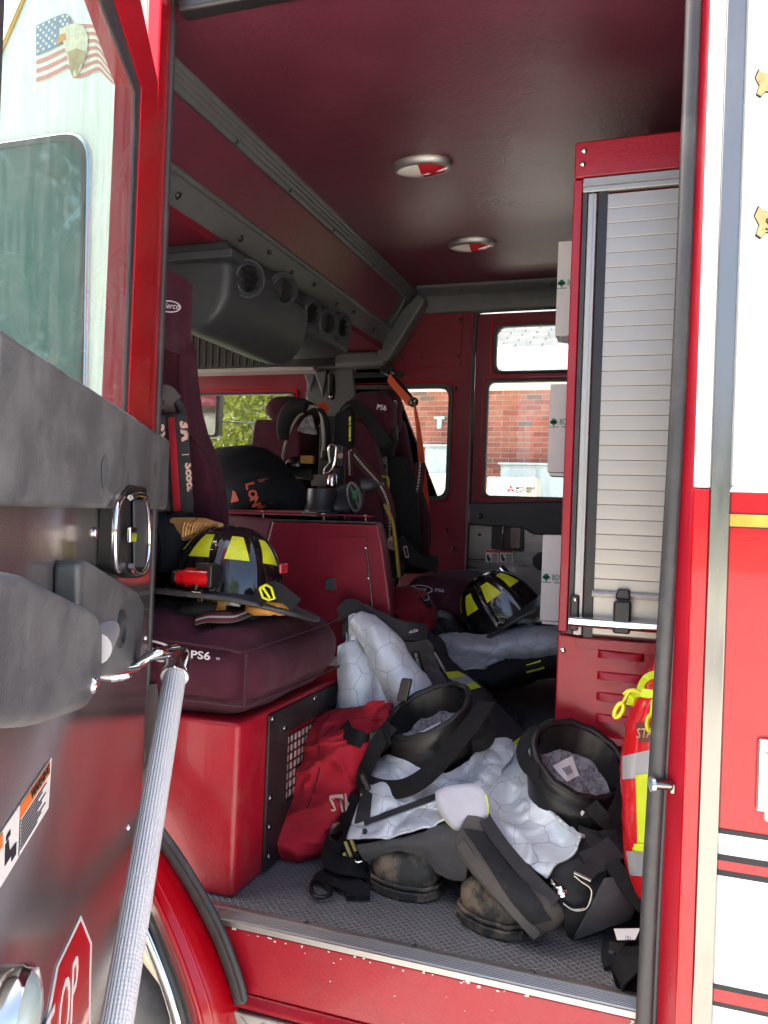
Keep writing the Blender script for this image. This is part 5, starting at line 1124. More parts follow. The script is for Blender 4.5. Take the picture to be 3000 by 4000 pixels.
layered([P(856, 1245, y=2.9), P(845, 1268, y=2.88), P(838, 1290, y=2.86)], sc2, .036, fq, m_dweb, m_dred, m_dots)
layered([P(838, 1190, y=2.92), P(841, 1210, y=2.91), P(838, 1228, y=2.91)], sc2, .03, fq, m_dweb, m_dred, m_dots)
sp_ = MB().prism(rnd([P(722, 892, y=2.90), P(760, 880, y=2.90), P(758, 965, y=2.90), P(717, 960, y=2.90)], .02), (0, .05, 0)).build('shoulder_pad', m_blk, sc2, bevel=.01, seg=3)
for a, b in ((900,910),(912,918),(921,945),(928,931),(947,953)): MB().prism([P(754, a, y=2.897), P(758, a, y=2.897), P(757.5, b, y=2.897), P(753.5, b, y=2.897)], (0, .001, 0)).build('yellow_mark', m_yel, sp_, smooth=False)
MB().strap([P(742, 890, y=2.93), P(760, 873, y=2.95), P(785, 890, y=2.95), P(812, 925, y=2.94), P(835, 960, y=2.96)], .045, .005, nrm=(-.2,-1,.5)).build('shoulder_strap', m_blk, sc2)
MB().tube(crom([P(735, 905, y=2.92), P(742, 885, y=2.93), P(757, 876, y=2.95), P(765, 890, y=2.97)], 5), .008, 8).build('air_hose', m_rub, sc2)
b = bag([((820,925),(858,920),3.2,.05),((815,950),(858,945),3.18,.07),((812,980),(848,975),3.16,.07),((820,1010),(840,1005),3.16,.05)], 14, .008, 14, 4); b.build('harness_bundle', m_blk, sc2)
MB().prism(rnd([P(828, 985, y=3.16), P(872, 985, y=3.16), P(900, 1080, y=3.16), P(906, 1225, y=3.16), P(846, 1225, y=3.16)], .015), (0, .05, 0)).build('back_pad', m_blk, sc2, bevel=.01)
MB().prism([P(850, 920, y=3.12), P(858, 918, y=3.12), P(858, 950, y=3.12), P(848, 945, y=3.12)], (0, .004, 0)).build('metal_plate', m_steel, sc2, smooth=False)
fr_ = rnd([P(820, 990, y=3.10), P(835, 985, y=3.10), P(838, 1060, y=3.10), P(812, 1060, y=3.10), P(816, 1020, y=3.10)], .01)
MB().prism(fr_, (0, .008, 0)).build('back_frame', mat('grey_alloy', (.30,.27,.26), .4, metal=.8), sc2)
for a, b_ in ((829,1008),(824,1036),(833,1038)): MB().lathe([(.012, 0), (.012, .004), (.006, .004)], P(a, b_, y=3.10), -Y, 12).build('frame_boss', m_black, sc2)
MB().tube(crom([P(815, 1030, y=3.0), P(835, 1030, y=3.0), P(838, 1050, y=2.98), P(836, 1080, y=2.95)], 4), .006, 8).build('yellow_hose', mat('yellow_rubber', (.42,.36,.02), .5), sc2)
MB().tube(crom([P(832, 1090, y=2.86), P(848, 1130, y=2.84), P(855, 1180, y=2.82), P(860, 1230, y=2.80), P(862, 1246, y=2.80)], 5), .0075, 8).build('yellow_hose', mat('mustard_rubber', (.40,.27,.03), .5), sc2)
MB().tube([P(862, 1244, y=2.80), P(864, 1270, y=2.79)], .003, 6).build('drain_tube', m_wool, sc2)
tg = MB().prism(rnd([P(838, 1160, y=2.87), P(852, 1155, y=2.87), P(857, 1183, y=2.87), P(850, 1190, y=2.87), P(836, 1182, y=2.87)], .006), (0, .02, 0)).build('marked_tag', m_pink, sc2, bevel=.003)
text('lettering', 'BSS', P(837, 1179, y=2.868), X+Z*-.3, Z, .022, m_ink, tg, sx=.7)
bc = rnd([P(870, 1180, y=2.9), P(878, 1178, y=2.9), P(884, 1205, y=2.9), P(876, 1206, y=2.9)], .006)
ring('strap_buckle', bc, .006, (0, .006, 0), mat('pale_pink_buckle', (.45,.30,.30), .4), sc2)
MB().strap([P(860, 1165, y=2.93), P(885, 1195, y=2.93), P(905, 1212, y=2.94), P(945, 1222, y=2.97)], .05, .006, nrm=(0,-1,.5)).build('waist_strap', m_blk, sc2)
b = bag([((848,1215),(866,1212),2.9,.03),((845,1232),(872,1228),2.88,.04),((852,1250),(868,1246),2.88,.03)], 12, .004, 14, 4); b.build('pouch', m_char, sc2)
# ------------------------------------------------------------------ things on the engine cover
jk = empty('black_jacket', P(570, 1100, y=2.45), 'bundled black jacket with orange lettering on the engine cover', 'jacket')
b = bag([((500,966),(545,962),2.80,.03),((478,974),(572,972),2.76,.09),((466,1000),(595,992),2.72,.12),((472,1030),(612,1022),2.66,.13),((482,1058),(648,1048),2.58,.13),((490,1082),(664,1075),2.53,.12),((500,1101),(664,1101),2.50,.08)], 28, .014, 9, 2, 7); jo = b.build('jacket', mat('black_green_cloth', (.008,.012,.014), .9, var=.3, bump=.3, bs=300, spec=.25), jk); t = bvh(jo)
m_ol = mat('orange_print', (.62,.13,.06), .7, var=.1)
for ch, x, y, rx, ry in (('L', 531, 1046, .25, 1), ('O', 536, 1061, .30, 1), ('N', 541, 1078, .38, 1), ('D', 556, 1094, .5, 1)): dtext('lettering', ch, jo, t, x, y, rx, ry, 17 if ch != 'D' else 10, m_ol, .003, bold=.05)
decal('orange_patch', jo, t, [(504,1060),(511,1066),(517,1082),(500,1086)], m_ol, 3, 3, .003); decal('brown_patch', jo, t, [(556,1037),(584,1033),(566,1044),(560,1043)], mat('brown_print', (.16,.06,.05), .7), 3, 2, .003)
cu_ = empty('black_cup', P(694, 1105, y=2.48), 'black plastic funnel-shaped base on the engine cover rail', 'container'); cc = P(694, 1106, y=2.48); k_ = 1/(1739/2.66)
MB().lathe([(42*k_, 0), (42*k_, 3*k_), (37*k_, 7*k_), (36*k_, 14*k_), (34*k_, 16*k_), (32.5*k_, 48*k_), (32*k_, 50*k_), (29*k_, 50*k_), (0, 49*k_)], cc, Z, 36).build('cup', mat('dark_grey_tub', (.020,.024,.027), .38, var=.1), cu_)
mk_ = empty('face_mask', P(760, 1106, y=2.5), 'dark breathing mask with an oval visor ring on the engine cover', 'mask')
b = bag([((740,1050),(775,1042),2.62,.03),((730,1062),(785,1050),2.58,.06),((727,1080),(780,1070),2.54,.07),((727,1100),(775,1095),2.50,.07),((735,1110),(765,1110),2.48,.04)], 18, .002, 8, 6); b.build('mask_body', m_vent, mk_)
ov = [P(764.5+12.5*math.cos(a*math.pi/12)*1.0+5*math.sin(a*math.pi/12), 1074+31*math.sin(a*math.pi/12), y=2.44) for a in range(25)]
MB().prism(ov[:-1], (0, .02, 0)).build('visor', m_black, mk_); MB().tube(ov, .005, 8).build('visor_ring', m_greyd, mk_)
MB().tube([P(757, 1050, y=2.432), P(777, 1098, y=2.432)], .004, 6).build('visor_bar', m_greyd, mk_)
MB().obox(P(767, 1068, y=2.43), (X, Y, Z), (.008, .004, .014)).build('green_tab', mat('green_plastic', (.01,.14,.06), .4), mk_, bevel=.002)
MB().lathe([(.028, 0), (.024, .03), (.014, .05), (.006, .055), (.006, .075)], P(782, 1050, y=2.58), (1, .2, .15), 16).build('mask_port', m_vent, mk_)
hs_ = empty('headset', P(655, 1005, y=2.85), 'grey and black communication headset hung beyond the engine cover', 'headset')
a1 = crom([P(x, y, y=2.85) for x, y in ((609,1003),(613,975),(620,948),(632,918),(646,898),(655,893))], 5)
a2 = crom([P(x, y, y=2.87) for x, y in ((660,884),(672,879),(686,882),(695,898),(699,930),(700,960),(697,988))], 5)
m_pg = mat('pale_grey_padding', (.34,.32,.29), .7)
MB().tube(a1, .008, 8, flat=.6).build('headband', m_pg, hs_); MB().tube(a2, .013, 8, flat=.6).build('headband', m_pg, hs_)
MB().tube([p+V((.018,0,-.012)) for p in a2], .016, 8, flat=.6).build('band_padding', m_blk, hs_)
MB().tube(crom([P(x, y, y=2.82) for x, y in ((613,950),(612,925),(618,900),(632,882),(650,875),(662,877))], 5), [.020+.012*math.sin(i/25*3.1) for i in range(26)], 12).build('ear_cushion', m_blk, hs_)
MB().prism(rnd([P(640, 930, y=2.84), P(655, 905, y=2.84), P(672, 895, y=2.84), P(684, 940, y=2.84), P(672, 938, y=2.84), P(655, 935, y=2.84)], .01), (0, .01, 0)).build('band_web', m_wool, hs_)
MB().lathe([(.048, 0), (.046, .016), (.034, .034), (.016, .042), (0, .043)], P(642, 1009, y=2.84), Z, 24).build('ear_cup', m_shell, hs_)
MB().obox(P(664, 993, y=2.80), (X, Y, Z), (.026, .01, .015)).build('yellow_block', mat('ochre_foam', (.36,.20,.03), .6), hs_, bevel=.004)
MB().obox(P(704, 985, y=2.85), (X, Y, Z), (.014, .004, .018)).build('mount_plate', m_steel, hs_)
MB().obox(P(648, 1022, y=2.86), (X+Z*-.12, Y, Z), (.062, .03, .022)).build('mount_block', m_black, hs_, bevel=.006)
MB().obox(P(700, 1038, y=2.86), (X, Y, Z), (.05, .01, .022)).build('mount_plate', mat('punched_plate', (.28,.27,.25), .4, metal=.6), hs_)
cr = empty('carabiner', P(712, 1000, y=2.78), 'polished steel carabiner clipped beside the far harness', 'carabiner')
MB().tube(crom([P(x, y, y=2.78) for x, y in ((713,1000),(710,972),(714,962),(723,962),(727,970),(723,1000),(713,1020),(700,1023),(703,1012),(713,1000))], 5), .005, 8).build('carabiner_body', m_chrome, cr)
MB().obox(P(726, 985, y=2.80), (X, Y, Z), (.022, .02, .045)).build('radio_clip', m_black, cr, bevel=.008)
MB().lathe([(.011, 0), (.010, .004), (0, .004)], P(736, 985, y=2.775), -Y, 14).build('dial', mat('tan_dial', (.35,.27,.22), .5), cr)
MB().lathe([(.0, .0), (.017, .004), (.02, .012), (.014, .05), (0, .06)], P(715, 1056, y=2.6), (.1, 0, 1), 16).build('chrome_knob', m_chrome, cr)
# wing mirror outside the far front window
mi = MB().prism(rnd([(-2.62, YF+.20, 1.26), (-2.40, YF+.26, 1.26), (-2.40, YF+.26, 1.53), (-2.62, YF+.20, 1.53)], .03), (0, .05, 0)).build('wing_mirror', m_black, T, bevel=.01)
MB().prism(rnd([(-2.605, YF+.195, 1.275), (-2.415, YF+.245, 1.275), (-2.415, YF+.245, 1.515), (-2.605, YF+.195, 1.515)], .02), (0, .004, 0)).build('mirror_glass', m_chrome, mi)
# ================================================================== TURNOUT CLOTHES ON THE FLOOR
m_gsh = mat('grey_shell_fabric', (.055,.055,.058), .88, var=.18, vs=9, bump=.4, bs=600, sheen=.2, dirt=((.12,.115,.11), .4), ds=16, dr=(.5,.75))
m_velc = mat('black_velcro', (.012,.013,.015), .95, var=.3, vs=60, bump=.8, bs=260, dirt=((.10,.10,.105), .4), ds=70, dr=(.58,.7))
m_wornlea = mat('worn_grey_leather', (.075,.066,.060), .8, var=.25, vs=20, bump=.4, bs=200)
def boot(c0, a, b, ankle, heel, toe, lab, inner_tag, seed):
    e = empty('fire_boot', V((heel.x, heel.y, 0)), lab, 'boot', 'black leather fire boots standing in the trousers'); n = 40
    sec = []                       # centre, two axes
    down = V((0,0,-1))
    for t, s_ in ((0, 1.0), (.08, .985), (.2, .93), (.28, .955), (.36, .94), (.5, .86), (.7, .80), (1.0, .78)):
        c = c0.lerp(ankle, t); q = min(1, t*1.6); A_ = V(a).lerp(V((V(a).length, 0, 0)), q)*s_; B_ = V(b).lerp(V((0, V(b).length*.98, 0)), q)*s_; sec.append((c, A_, B_))
    m_ = MB(); vs = []; K = len(sec); S_ = []
    for i in range(K-1):
        for k in range(4): t = k/4; S_.append(tuple(sec[i][j].lerp(sec[i+1][j], t) for j in range(3)))
    S_.append(sec[-1])
    for i, (c, A_, B_) in enumerate(S_):
        for j in range(n):
            w_ = 2*math.pi*j/n; p = c+A_*math.cos(w_)+B_*math.sin(w_)
            h = noise.noise(p*16+V((seed, 0, 0)))*.6+(.4-abs(noise.noise(V((p.x*8, p.y*8, p.z*26))+V((seed, 3, 0)))))*1.0
            vs.append(p+(p-c).normalized()*h*.0045*(0.2+min(1, i/5)))
    m_.add(vs, [(i*n+j, i*n+(j+1)%n, (i+1)*n+(j+1)%n, (i+1)*n+j) for i in range(len(S_)-1) for j in range(n)])
    sh = m_.build('boot_shaft', m_leath, e, solid=.007)
    rim = [c0+V(a)*math.cos(2*math.pi*j/n)+V(b)*math.sin(2*math.pi*j/n)+Z*.002*math.sin(j*1.9) for j in range(n+1)]
    MB().tube(rim, .0085, 10, caps=False).build('padded_rim', m_leath, e)
    # padded inside with ribs, a knitted insole low in the shaft
    m_ = MB(); vs = []
    for i in range(7):
        t = i/6*.75; c = c0.lerp(ankle, t); A_ = V(a).lerp(V((V(a).length, 0, 0)), t)*(.90-.10*t); B_ = V(b).lerp(V((0, V(b).length, 0)), t)*(.90-.10*t)
        for j in range(n): w_ = 2*math.pi*j/n; vs.append(c+A_*math.cos(w_)*(1+.02*math.sin(j*2.2))+B_*math.sin(w_)*(1+.02*math.sin(j*2.2)))
    m_.add(vs, [(i*n+j, i*n+(j+1)%n, (i+1)*n+(j+1)%n, (i+1)*n+j) for i in range(6) for j in range(n)]); m_.build('boot_lining', m_leath, e)
    g = []; c = c0.lerp(ankle, .29); R_ = 8
    for i in range(R_+1):
        for j in range(n):
            w_ = 2*math.pi*j/n; r = i/R_*.86; x, y = math.cos(w_)*r, math.sin(w_)*r
            g.append(c+V(a)*x+V((0, V(b).length, .02))*y+Z*(.055*max(0, y)**1.3+.02*noise.noise(V((x*3, y*3, seed))) - .02*max(0, -y)+.03*max(0, r-.6)))
    io = MB().add(g, [(i*n+j, i*n+(j+1)%n, (i+1)*n+(j+1)%n, (i+1)*n+j) for i in range(R_) for j in range(n)]).build('knit_lining', m_wool, e); t = bvh(io)
    lo_ = decal('size_tag', io, t, inner_tag, m_card, 6, 4, .002); a_, b_, c_, d_ = [V((x, y, 0)) for x, y in inner_tag]; br_ = MB()
    for k in range(9):
        u0 = .30+k*.05; u1 = u0+.018+.012*(k%3 == 0); g = []
        for u_, v_ in ((u0, .35), (u1, .35), (u1, .75), (u0, .75)): p = a_.lerp(b_, u_).lerp(d_.lerp(c_, u_), v_); g.append(hit(t, p.x, p.y, .003))
        br_.add(g, [(0,1,2,3)])
    br_.build('tag_bars', m_ink, lo_)
    # stitching
    st = MB()
    for lv in (.30, .325):
        f_ = lv*(len(S_)-1); i = int(f_); 
        for j in range(0, 240):
            if j % 2: continue
            w_ = 2*math.pi*j/240; c, A_, B_ = S_[i+ (1 if lv > .31 else 0)]; p = c+A_*math.cos(w_)*1.035+B_*math.sin(w_)*1.035; q = (-A_*math.sin(w_)+B_*math.cos(w_)).normalized(); st.obox(p, (q, Z, q.cross(Z)), (.0028, .0012, .0014))
    st.build('stitching', mat('pale_stitching', (.42,.40,.36), .7), e)
    # foot
    d = (toe-heel); d.z = 0; L_ = d.length; d.normalize(); sd2 = V((-d.y, d.x, 0)); m_ = MB(); vs = []; prof = [(0,.030,.09),(.05,.052,.13),(.25,.058,.14),(.45,.060,.115),(.62,.074,.096),(.78,.082,.090),(.90,.075,.080),(.965,.052,.060),(1.0,.018,.036)]
    for t, w_, h in [tuple(q) for q in crom([V(p) for p in prof], 3)]:
        for j in range(28):
            q = 2*math.pi*j/28; cx_ = math.copysign(abs(math.cos(q))**.8, math.cos(q)); cz_ = math.copysign(abs(math.sin(q))**.75, math.sin(q))
            p = V((heel.x, heel.y, 0))+d*L_*t+sd2*w_*cx_+Z*(.012+h*(.5+.5*cz_)); vs.append(p+(V((p.x, p.y, .05))-p).normalized()*-.002*noise.noise(p*40))
    k = len(vs)//28; m_.add(vs, [(i*28+j, i*28+(j+1)%28, (i+1)*28+(j+1)%28, (i+1)*28+j) for i in range(k-1) for j in range(28)]+[tuple((k-1)*28+j for j in range(28))]); m_.build('toe_cap', m_boot, e)
    # sole with lugs, raised bumper round the toe
    ol = []
    for t, w_ in ((-.02,.03),(.04,.054),(.3,.058),(.5,.064),(.65,.078),(.8,.086),(.92,.077),(1.0,.052),(1.035,.0)): ol.append((t, w_))
    L1 = crom([V((heel.x, heel.y, 0))+d*L_*t+sd2*w_ for t, w_ in ol], 4); R1 = crom([V((heel.x, heel.y, 0))+d*L_*t-sd2*w_ for t, w_ in ol], 4); loop = L1+R1[::-1][1:-1]; cm = V((heel.x, heel.y, 0))+d*L_*.55; loop = [p+(p-cm).normalized()*(.0014*(1 if (i//2)%2 else -1)) for i, p in enumerate(loop)]
    so = MB().prism([p+Z*.003 for p in loop], Z*.020).build('boot_sole', m_boot, e, bevel=.004)
    MB().tube([p.lerp(V((heel.x, heel.y, 0))+d*L_*.5, .03)+Z*.030 for p in loop]+[loop[0].lerp(V((heel.x, heel.y, 0))+d*L_*.5, .03)+Z*.030], .0042, 8, flat=1.2, up=Z).build('sole_welt', m_boot, so)
    return e, sh
c1 = P(925, 1536, y=1.955); bt1, sh1 = boot(c1, V((.100, -.004, .032)), V((.011, .075, .050)), V((c1.x+.033, 1.965, .10)), V((c1.x+.04, 2.0, 0)), V((P(850, 1950, z=.01).x-.006, 1.715, 0)), 'left black boot with its toe towards the red bag', [(905,1583),(952,1560),(956,1570),(912,1592)], 1.0)
c2 = P(1253, 1640, y=1.875); bt2, sh2 = boot(c2, V((.094, .006, -.054)), V((.034, .074, .043)), V((c2.x-.030, 1.885, .10)), V((c2.x-.035, 1.93, 0)), V((P(1036, 1995, z=.01).x+.002, 1.645, 0)), 'right black boot beside the red equipment bag', [(1192,1655),(1235,1633),(1250,1676),(1224,1690)], 5.0)
# pull loops on the boots
def on(par, pts, w_, nr, M=m_web, th=.003, nm='pull_loop'): return MB().strap(pts, w_, th, nrms=nr).build(nm, M, par)
on(bt2, [P(1172, 1592, y=1.88), P(1150, 1585, y=1.87), P(1128, 1620, y=1.85), P(1140, 1655, y=1.82), P(1165, 1668, y=1.80)], .035, [(-.4,-.8,.5), (-.5,-.8,.2), (-.3,-1,0)])
on(bt2, [P(1276, 1738, y=1.775), P(1300, 1765, y=1.77), P(1318, 1775, y=1.785), P(1340, 1732, y=1.83), P(1344, 1700, y=1.86)], .032, [(0,-1,.3), (.2,-1,.2), (.8,-.6,.2)])
on(bt1, [P(1018, 1530, y=1.94), P(1048, 1546, y=1.94), P(1062, 1575, y=1.93), P(1050, 1605, y=1.91), P(1020, 1612, y=1.90)], .03, [(.4,-.8,.5), (.8,-.5,.2), (.4,-.9,0)])
bd = MB().prism([P(1253, 1756, y=1.785), P(1258, 1750, y=1.785), P(1263, 1755, y=1.785), P(1257, 1763, y=1.785)], (0, .001, 0)).build('stitched_badge', m_thread, bt2, smooth=False)
# --- trousers pushed down round the boots
pt = empty('turnout_trousers', P(1020, 1950, z=0), 'silver lined charcoal turnout trousers pushed down around the two boots', 'trousers')
pl_ = G([[(800,1652,1.93),(832,1634,1.94),(872,1640,1.885),(915,1664,1.862),(962,1670,1.862),(1010,1642,1.90),(1056,1606,1.97),(1104,1600,2.03)],
         [(786,1690,1.86),(835,1676,1.87),(880,1690,1.855),(920,1700,1.845),(965,1702,1.85),(1015,1682,1.87),(1062,1654,1.91),(1108,1632,1.97)],
         [(774,1745,1.80),(832,1735,1.80),(878,1732,1.805),(920,1730,1.81),(965,1726,1.82),(1012,1712,1.835),(1052,1692,1.86),(1082,1668,1.91)],
         [(764,1782,1.77),(830,1775,1.765),(880,1767,1.775),(925,1758,1.785),(970,1748,1.79),(1010,1738,1.80),(1046,1720,1.82),(1068,1700,1.88)],
         [(752,1816,1.735),(832,1812,1.725),(884,1800,1.73),(928,1787,1.74),(970,1772,1.745),(1005,1762,1.76),(1040,1745,1.78),(1060,1720,1.83)]])
po = cloth('liner', pl_, m_quilt, pt, 10, 12, .0085, 11, .005, seed=1, fold=lambda u_, v_: .9*math.sin(v_*19+u_*5)*(1-u_)*.6)
tpo = bvh(po)
pr_ = G([[(1066,1640,1.98),(1044,1692,1.87),(1052,1742,1.79),(1074,1788,1.745),(1120,1846,1.70),(1181,1898,1.675)],
         [(1092,1622,2.02),(1092,1676,1.90),(1098,1730,1.83),(1124,1782,1.775),(1160,1832,1.73),(1200,1872,1.695)],
         [(1118,1608,2.04),(1128,1664,1.92),(1142,1715,1.84),(1172,1764,1.79),(1205,1812,1.76),(1226,1846,1.715)],
         [(1142,1602,2.04),(1158,1660,1.92),(1168,1715,1.835),(1206,1754,1.79),(1236,1788,1.755),(1252,1806,1.73)],
         [(1150,1620,2.06),(1166,1680,1.96),(1180,1735,1.87),(1220,1772,1.83),(1252,1798,1.79),(1262,1812,1.76)]])
cloth('liner', pr_, m_quilt, pt, 12, 12, .0095, 10, .005, seed=4, fold=lambda u_, v_: 1.0*math.sin(u_*9+v_*6)*.6)
gs = G([[(772,1824,1.742),(832,1815,1.732),(900,1801,1.737),(965,1777,1.75),(1010,1772,1.765)],
        [(784,1848,1.74),(845,1832,1.73),(905,1828,1.72),(965,1818,1.71),(1012,1822,1.71)],
        [(800,1862,1.79),(850,1846,1.785),(905,1858,1.77),(962,1882,1.72),(1008,1890,1.70)],
        [(806,1872,1.80),(852,1858,1.80),(906,1868,1.78),(962,1888,1.76),(1010,1892,1.77)],
        [(812,1868,1.92),(856,1854,1.92),(908,1858,1.92),(962,1868,1.9),(1012,1872,1.9)]])
cloth('outer_shell', gs, m_gsh, pt, 8, 7, .007, 11, .004, seed=2)
bs_ = G([[(1250,1784,1.79),(1290,1794,1.80),(1328,1786,1.83),(1354,1766,1.88)],
         [(1243,1828,1.745),(1286,1838,1.75),(1330,1846,1.775),(1366,1868,1.82)],
         [(1186,1892,1.69),(1240,1896,1.70),(1302,1896,1.725),(1376,1928,1.79)],
         [(1208,1945,1.665),(1256,1945,1.675),(1310,1945,1.70),(1380,1958,1.77)],
         [(1222,2010,1.675),(1262,2000,1.695),(1312,1985,1.735),(1372,1978,1.79)],
         [(1234,2030,1.71),(1272,2016,1.74),(1316,1996,1.77),(1368,1984,1.82)]])
bo = cloth('outer_shell', bs_, m_char, pt, 8, 8, .008, 10, .004, seed=3, label='black right leg shell with snaps'); tbo = bvh(bo)
fp = G([[(1305,1898,1.70),(1345,1900,1.73),(1378,1930,1.765)],[(1278,1950,1.655),(1325,1945,1.685),(1372,1955,1.75)],[(1240,2024,1.685),(1290,2006,1.70),(1360,1980,1.76)]])
cloth('leg_pocket', fp, m_gsh, pt, 7, 7, .004, 12, .006, seed=8)
# fly flap with its velcro
vf = G([[(1012,1758,1.735),(1040,1762,1.735),(1062,1786,1.735)],[(986,1830,1.70),(1025,1830,1.69),(1095,1855,1.69)],[(1040,1905,1.645),(1085,1900,1.63),(1150,1905,1.65)],[(1104,1968,1.62),(1150,1955,1.60),(1212,1962,1.64)],[(1158,2028,1.63),(1180,2012,1.63),(1215,1990,1.66)]])
vo = cloth('fly_flap', vf, m_wornlea, pt, 9, 8, .005, 12, .005, seed=5); tv = bvh(vo)
decal('velcro', vo, tv, [(1000,1790),(1062,1800),(1190,1985),(1140,1998)], m_velc, 6, 18, .0035)
b_ = crom([P(x, y, y=d) for x, y, d in ((1048,1770,1.725),(1085,1825,1.69),(1140,1890,1.64),(1200,1950,1.625))], 5)
MB().strap([q for q in b_[::5]], .028, .004, nrm=(.25,-.8,.6)).build('flap_binding', m_char, pt)
MB().strap([P(x, y, y=d) for x, y, d in ((996,1822,1.69),(1040,1885,1.645),(1100,1955,1.60),(1160,2022,1.61))], .020, .006, nrm=(-.2,-.8,.5)).build('flap_binding', m_wornlea, pt)
# waistband, knee patch label, leather strip
decal('waist_strip', po, tpo, [(786,1772),(940,1716),(944,1728),(788,1786)], m_char, 14, 2, .003)
decal('waist_corner', po, tpo, [(782,1700),(806,1716),(800,1770),(766,1782)], m_char, 5, 6, .003)
lbp = crom([P(x, y, y=1.742) for x, y in ((940,1712),(958,1702),(990,1698),(1022,1697),(1042,1708),(1052,1730),(1054,1762),(1040,1785),(1012,1796),(984,1785),(960,1762),(944,1735),(940,1712))], 4)[:-1]
cl = sum(lbp, V())/len(lbp); lb_ = MB(); nL = len(lbp); vs = []
for r in (1, .75, .4, .02):
    for p in lbp: q = cl+(p-cl)*r; vs.append(q+V((0, -.004*(1-r*r)+.25*(q.z-cl.z)+.003*noise.noise(q*30), 0)))
lb_.add(vs, [(i*nL+j, i*nL+(j+1)%nL, (i+1)*nL+(j+1)%nL, (i+1)*nL+j) for i in range(3) for j in range(nL)]+[tuple(3*nL+j for j in range(nL))]); lo2 = lb_.build('reinforcing_patch', mat('pale_lilac_patch', (.46,.46,.53), .6, var=.08, vs=30, bump=.15, bs=300), pt, solid=.004)
MB().tube([p+V((0, .25*(p.z-cl.z)-.002, 0)) for p in lbp[18:44]], .0022, 6).build('patch_binding', m_lime, lo2)
for (px, py), r, M in (((789,1797), .006, m_ink), ((1195,1908), .008, m_steel), ((1212,1926), .0115, m_chrome), ((1313,1861), .010, m_black), ((1303,1884), .009, m_black)):
    q = hit(tpo if px < 1000 else tbo, px, py, .002); MB().lathe([(r, 0), (r, .002), (r*.75, .0035), (r*.6, .002), (0, .002)], q, (0,-.8,.5), 18).build('snap', M, pt)
# metal hook and tabs
MB().tube(crom([P(x, y, y=1.655) for x, y in ((1240,1890),(1258,1905),(1274,1916),(1278,1930),(1270,1958),(1254,1966),(1236,1964),(1216,1950))], 5), .0042, 8).build('belt_hook', m_steel, pt)
MB().tube([P(1240, 1884, y=1.65), P(1276, 1902, y=1.65)], .005, 8).build('hook_plate', m_steel, pt)
on(pt, [P(1285, 1868, y=1.72), P(1260, 1895, y=1.68), P(1245, 1915, y=1.66)], .03, [(0,-1,.4), (0,-1,.4)], m_char, .004, 'hook_tab')
on(pt, [P(1262, 1868, y=1.715), P(1300, 1852, y=1.74), P(1330, 1830, y=1.77)], .050, [(0,-1,.5), (0,-1,.5)], m_char, .006, 'snap_tab')
on(pt, [P(1320, 1862, y=1.73), P(1345, 1900, y=1.71), P(1372, 1935, y=1.70), P(1398, 1962, y=1.69)], .034, [(.3,-1,.3), (.3,-1,.3)], m_web, .006, 'suspender_end')
on(pt, [P(1305, 1815, y=1.80), P(1322, 1850, y=1.76), P(1316, 1880, y=1.74)], .02, [(0,-1,.3), (0,-1,.3)], m_char, .006, 'snap_tab')
# suspender over the left boot
on(pt, [P(1052, 1516, y=1.93), P(1022, 1560, y=1.875), P(975, 1618, y=1.835), P(925, 1672, y=1.815), P(880, 1700, y=1.81), P(840, 1706, y=1.825), P(806, 1700, y=1.83), P(786, 1690, y=1.85)], .046, [(-.3,-.8,.5), (-.2,-.8,.6), (0,-.8,.6), (.2,-.8,.5)], nm='suspender')
on(pt, [P(788, 1705, y=1.85), P(784, 1678, y=1.86), P(800, 1640, y=1.87), P(820, 1600, y=1.88), P(846, 1566, y=1.90)], .040, [(-.4,-.9,.2), (-.2,-.9,.3), (-.2,-.9,.3)], nm='suspender')
MB().obox(P(790, 1690, y=1.825), (X+Z*.9, Z-X*.6, Y), (.006, .022, .006)).build('strap_slider', m_black, pt, bevel=.002)
on(pt, [P(740, 1567, y=1.97), P(765, 1590, y=1.93), P(800, 1600, y=1.92), P(830, 1582, y=1.92), P(846, 1568, y=1.93)], .034, [(-.4,-.9,.3), (0,-1,.4), (.2,-1,.3)], nm='suspender')
MB().obox(P(818, 1588, y=1.905), (X+Z*.28, Z, Y), (.026, .013, .007)).build('side_buckle', m_black, pt, bevel=.004)
MB().obox(P(874, 1490, y=1.98), (X*.2+Z, X, Y), (.030, .014, .008)).build('side_buckle', m_black, pt, bevel=.004)
# dark hardware by the left edge: webbing, yellow stitched tabs, rings
on(pt, [P(762, 1712, y=1.86), P(748, 1750, y=1.84), P(757, 1795, y=1.80), P(745, 1825, y=1.77)], .052, [(-.3,-1,.2), (-.3,-1,.2)], nm='take_up_strap')
for a, b in ((752,1834),(749,1858),(762,1822)):
    q = P(a, b, y=1.755); MB().obox(q, (V((.5,0,-1)), V((1,0,.5)), Y), (.018, .0035, .002)).build('yellow_stitching', mat('yellow_thread', (.50,.42,.14), .7), pt)
on(pt, [P(752, 1818, y=1.77), P(758, 1850, y=1.76), P(770, 1880, y=1.76), P(775, 1895, y=1.77)], .046, [(-.3,-1,.2), (-.3,-1,.4)], m_blk, .008, 'take_up_strap')
for a, b in ((772,1860),(770,1890)): MB().tube(crom([P(a-9, b-2, y=1.745), P(a, b+3, y=1.74), P(a+9, b, y=1.745)], 4), .004, 8).build('metal_ring', m_chrome, pt)
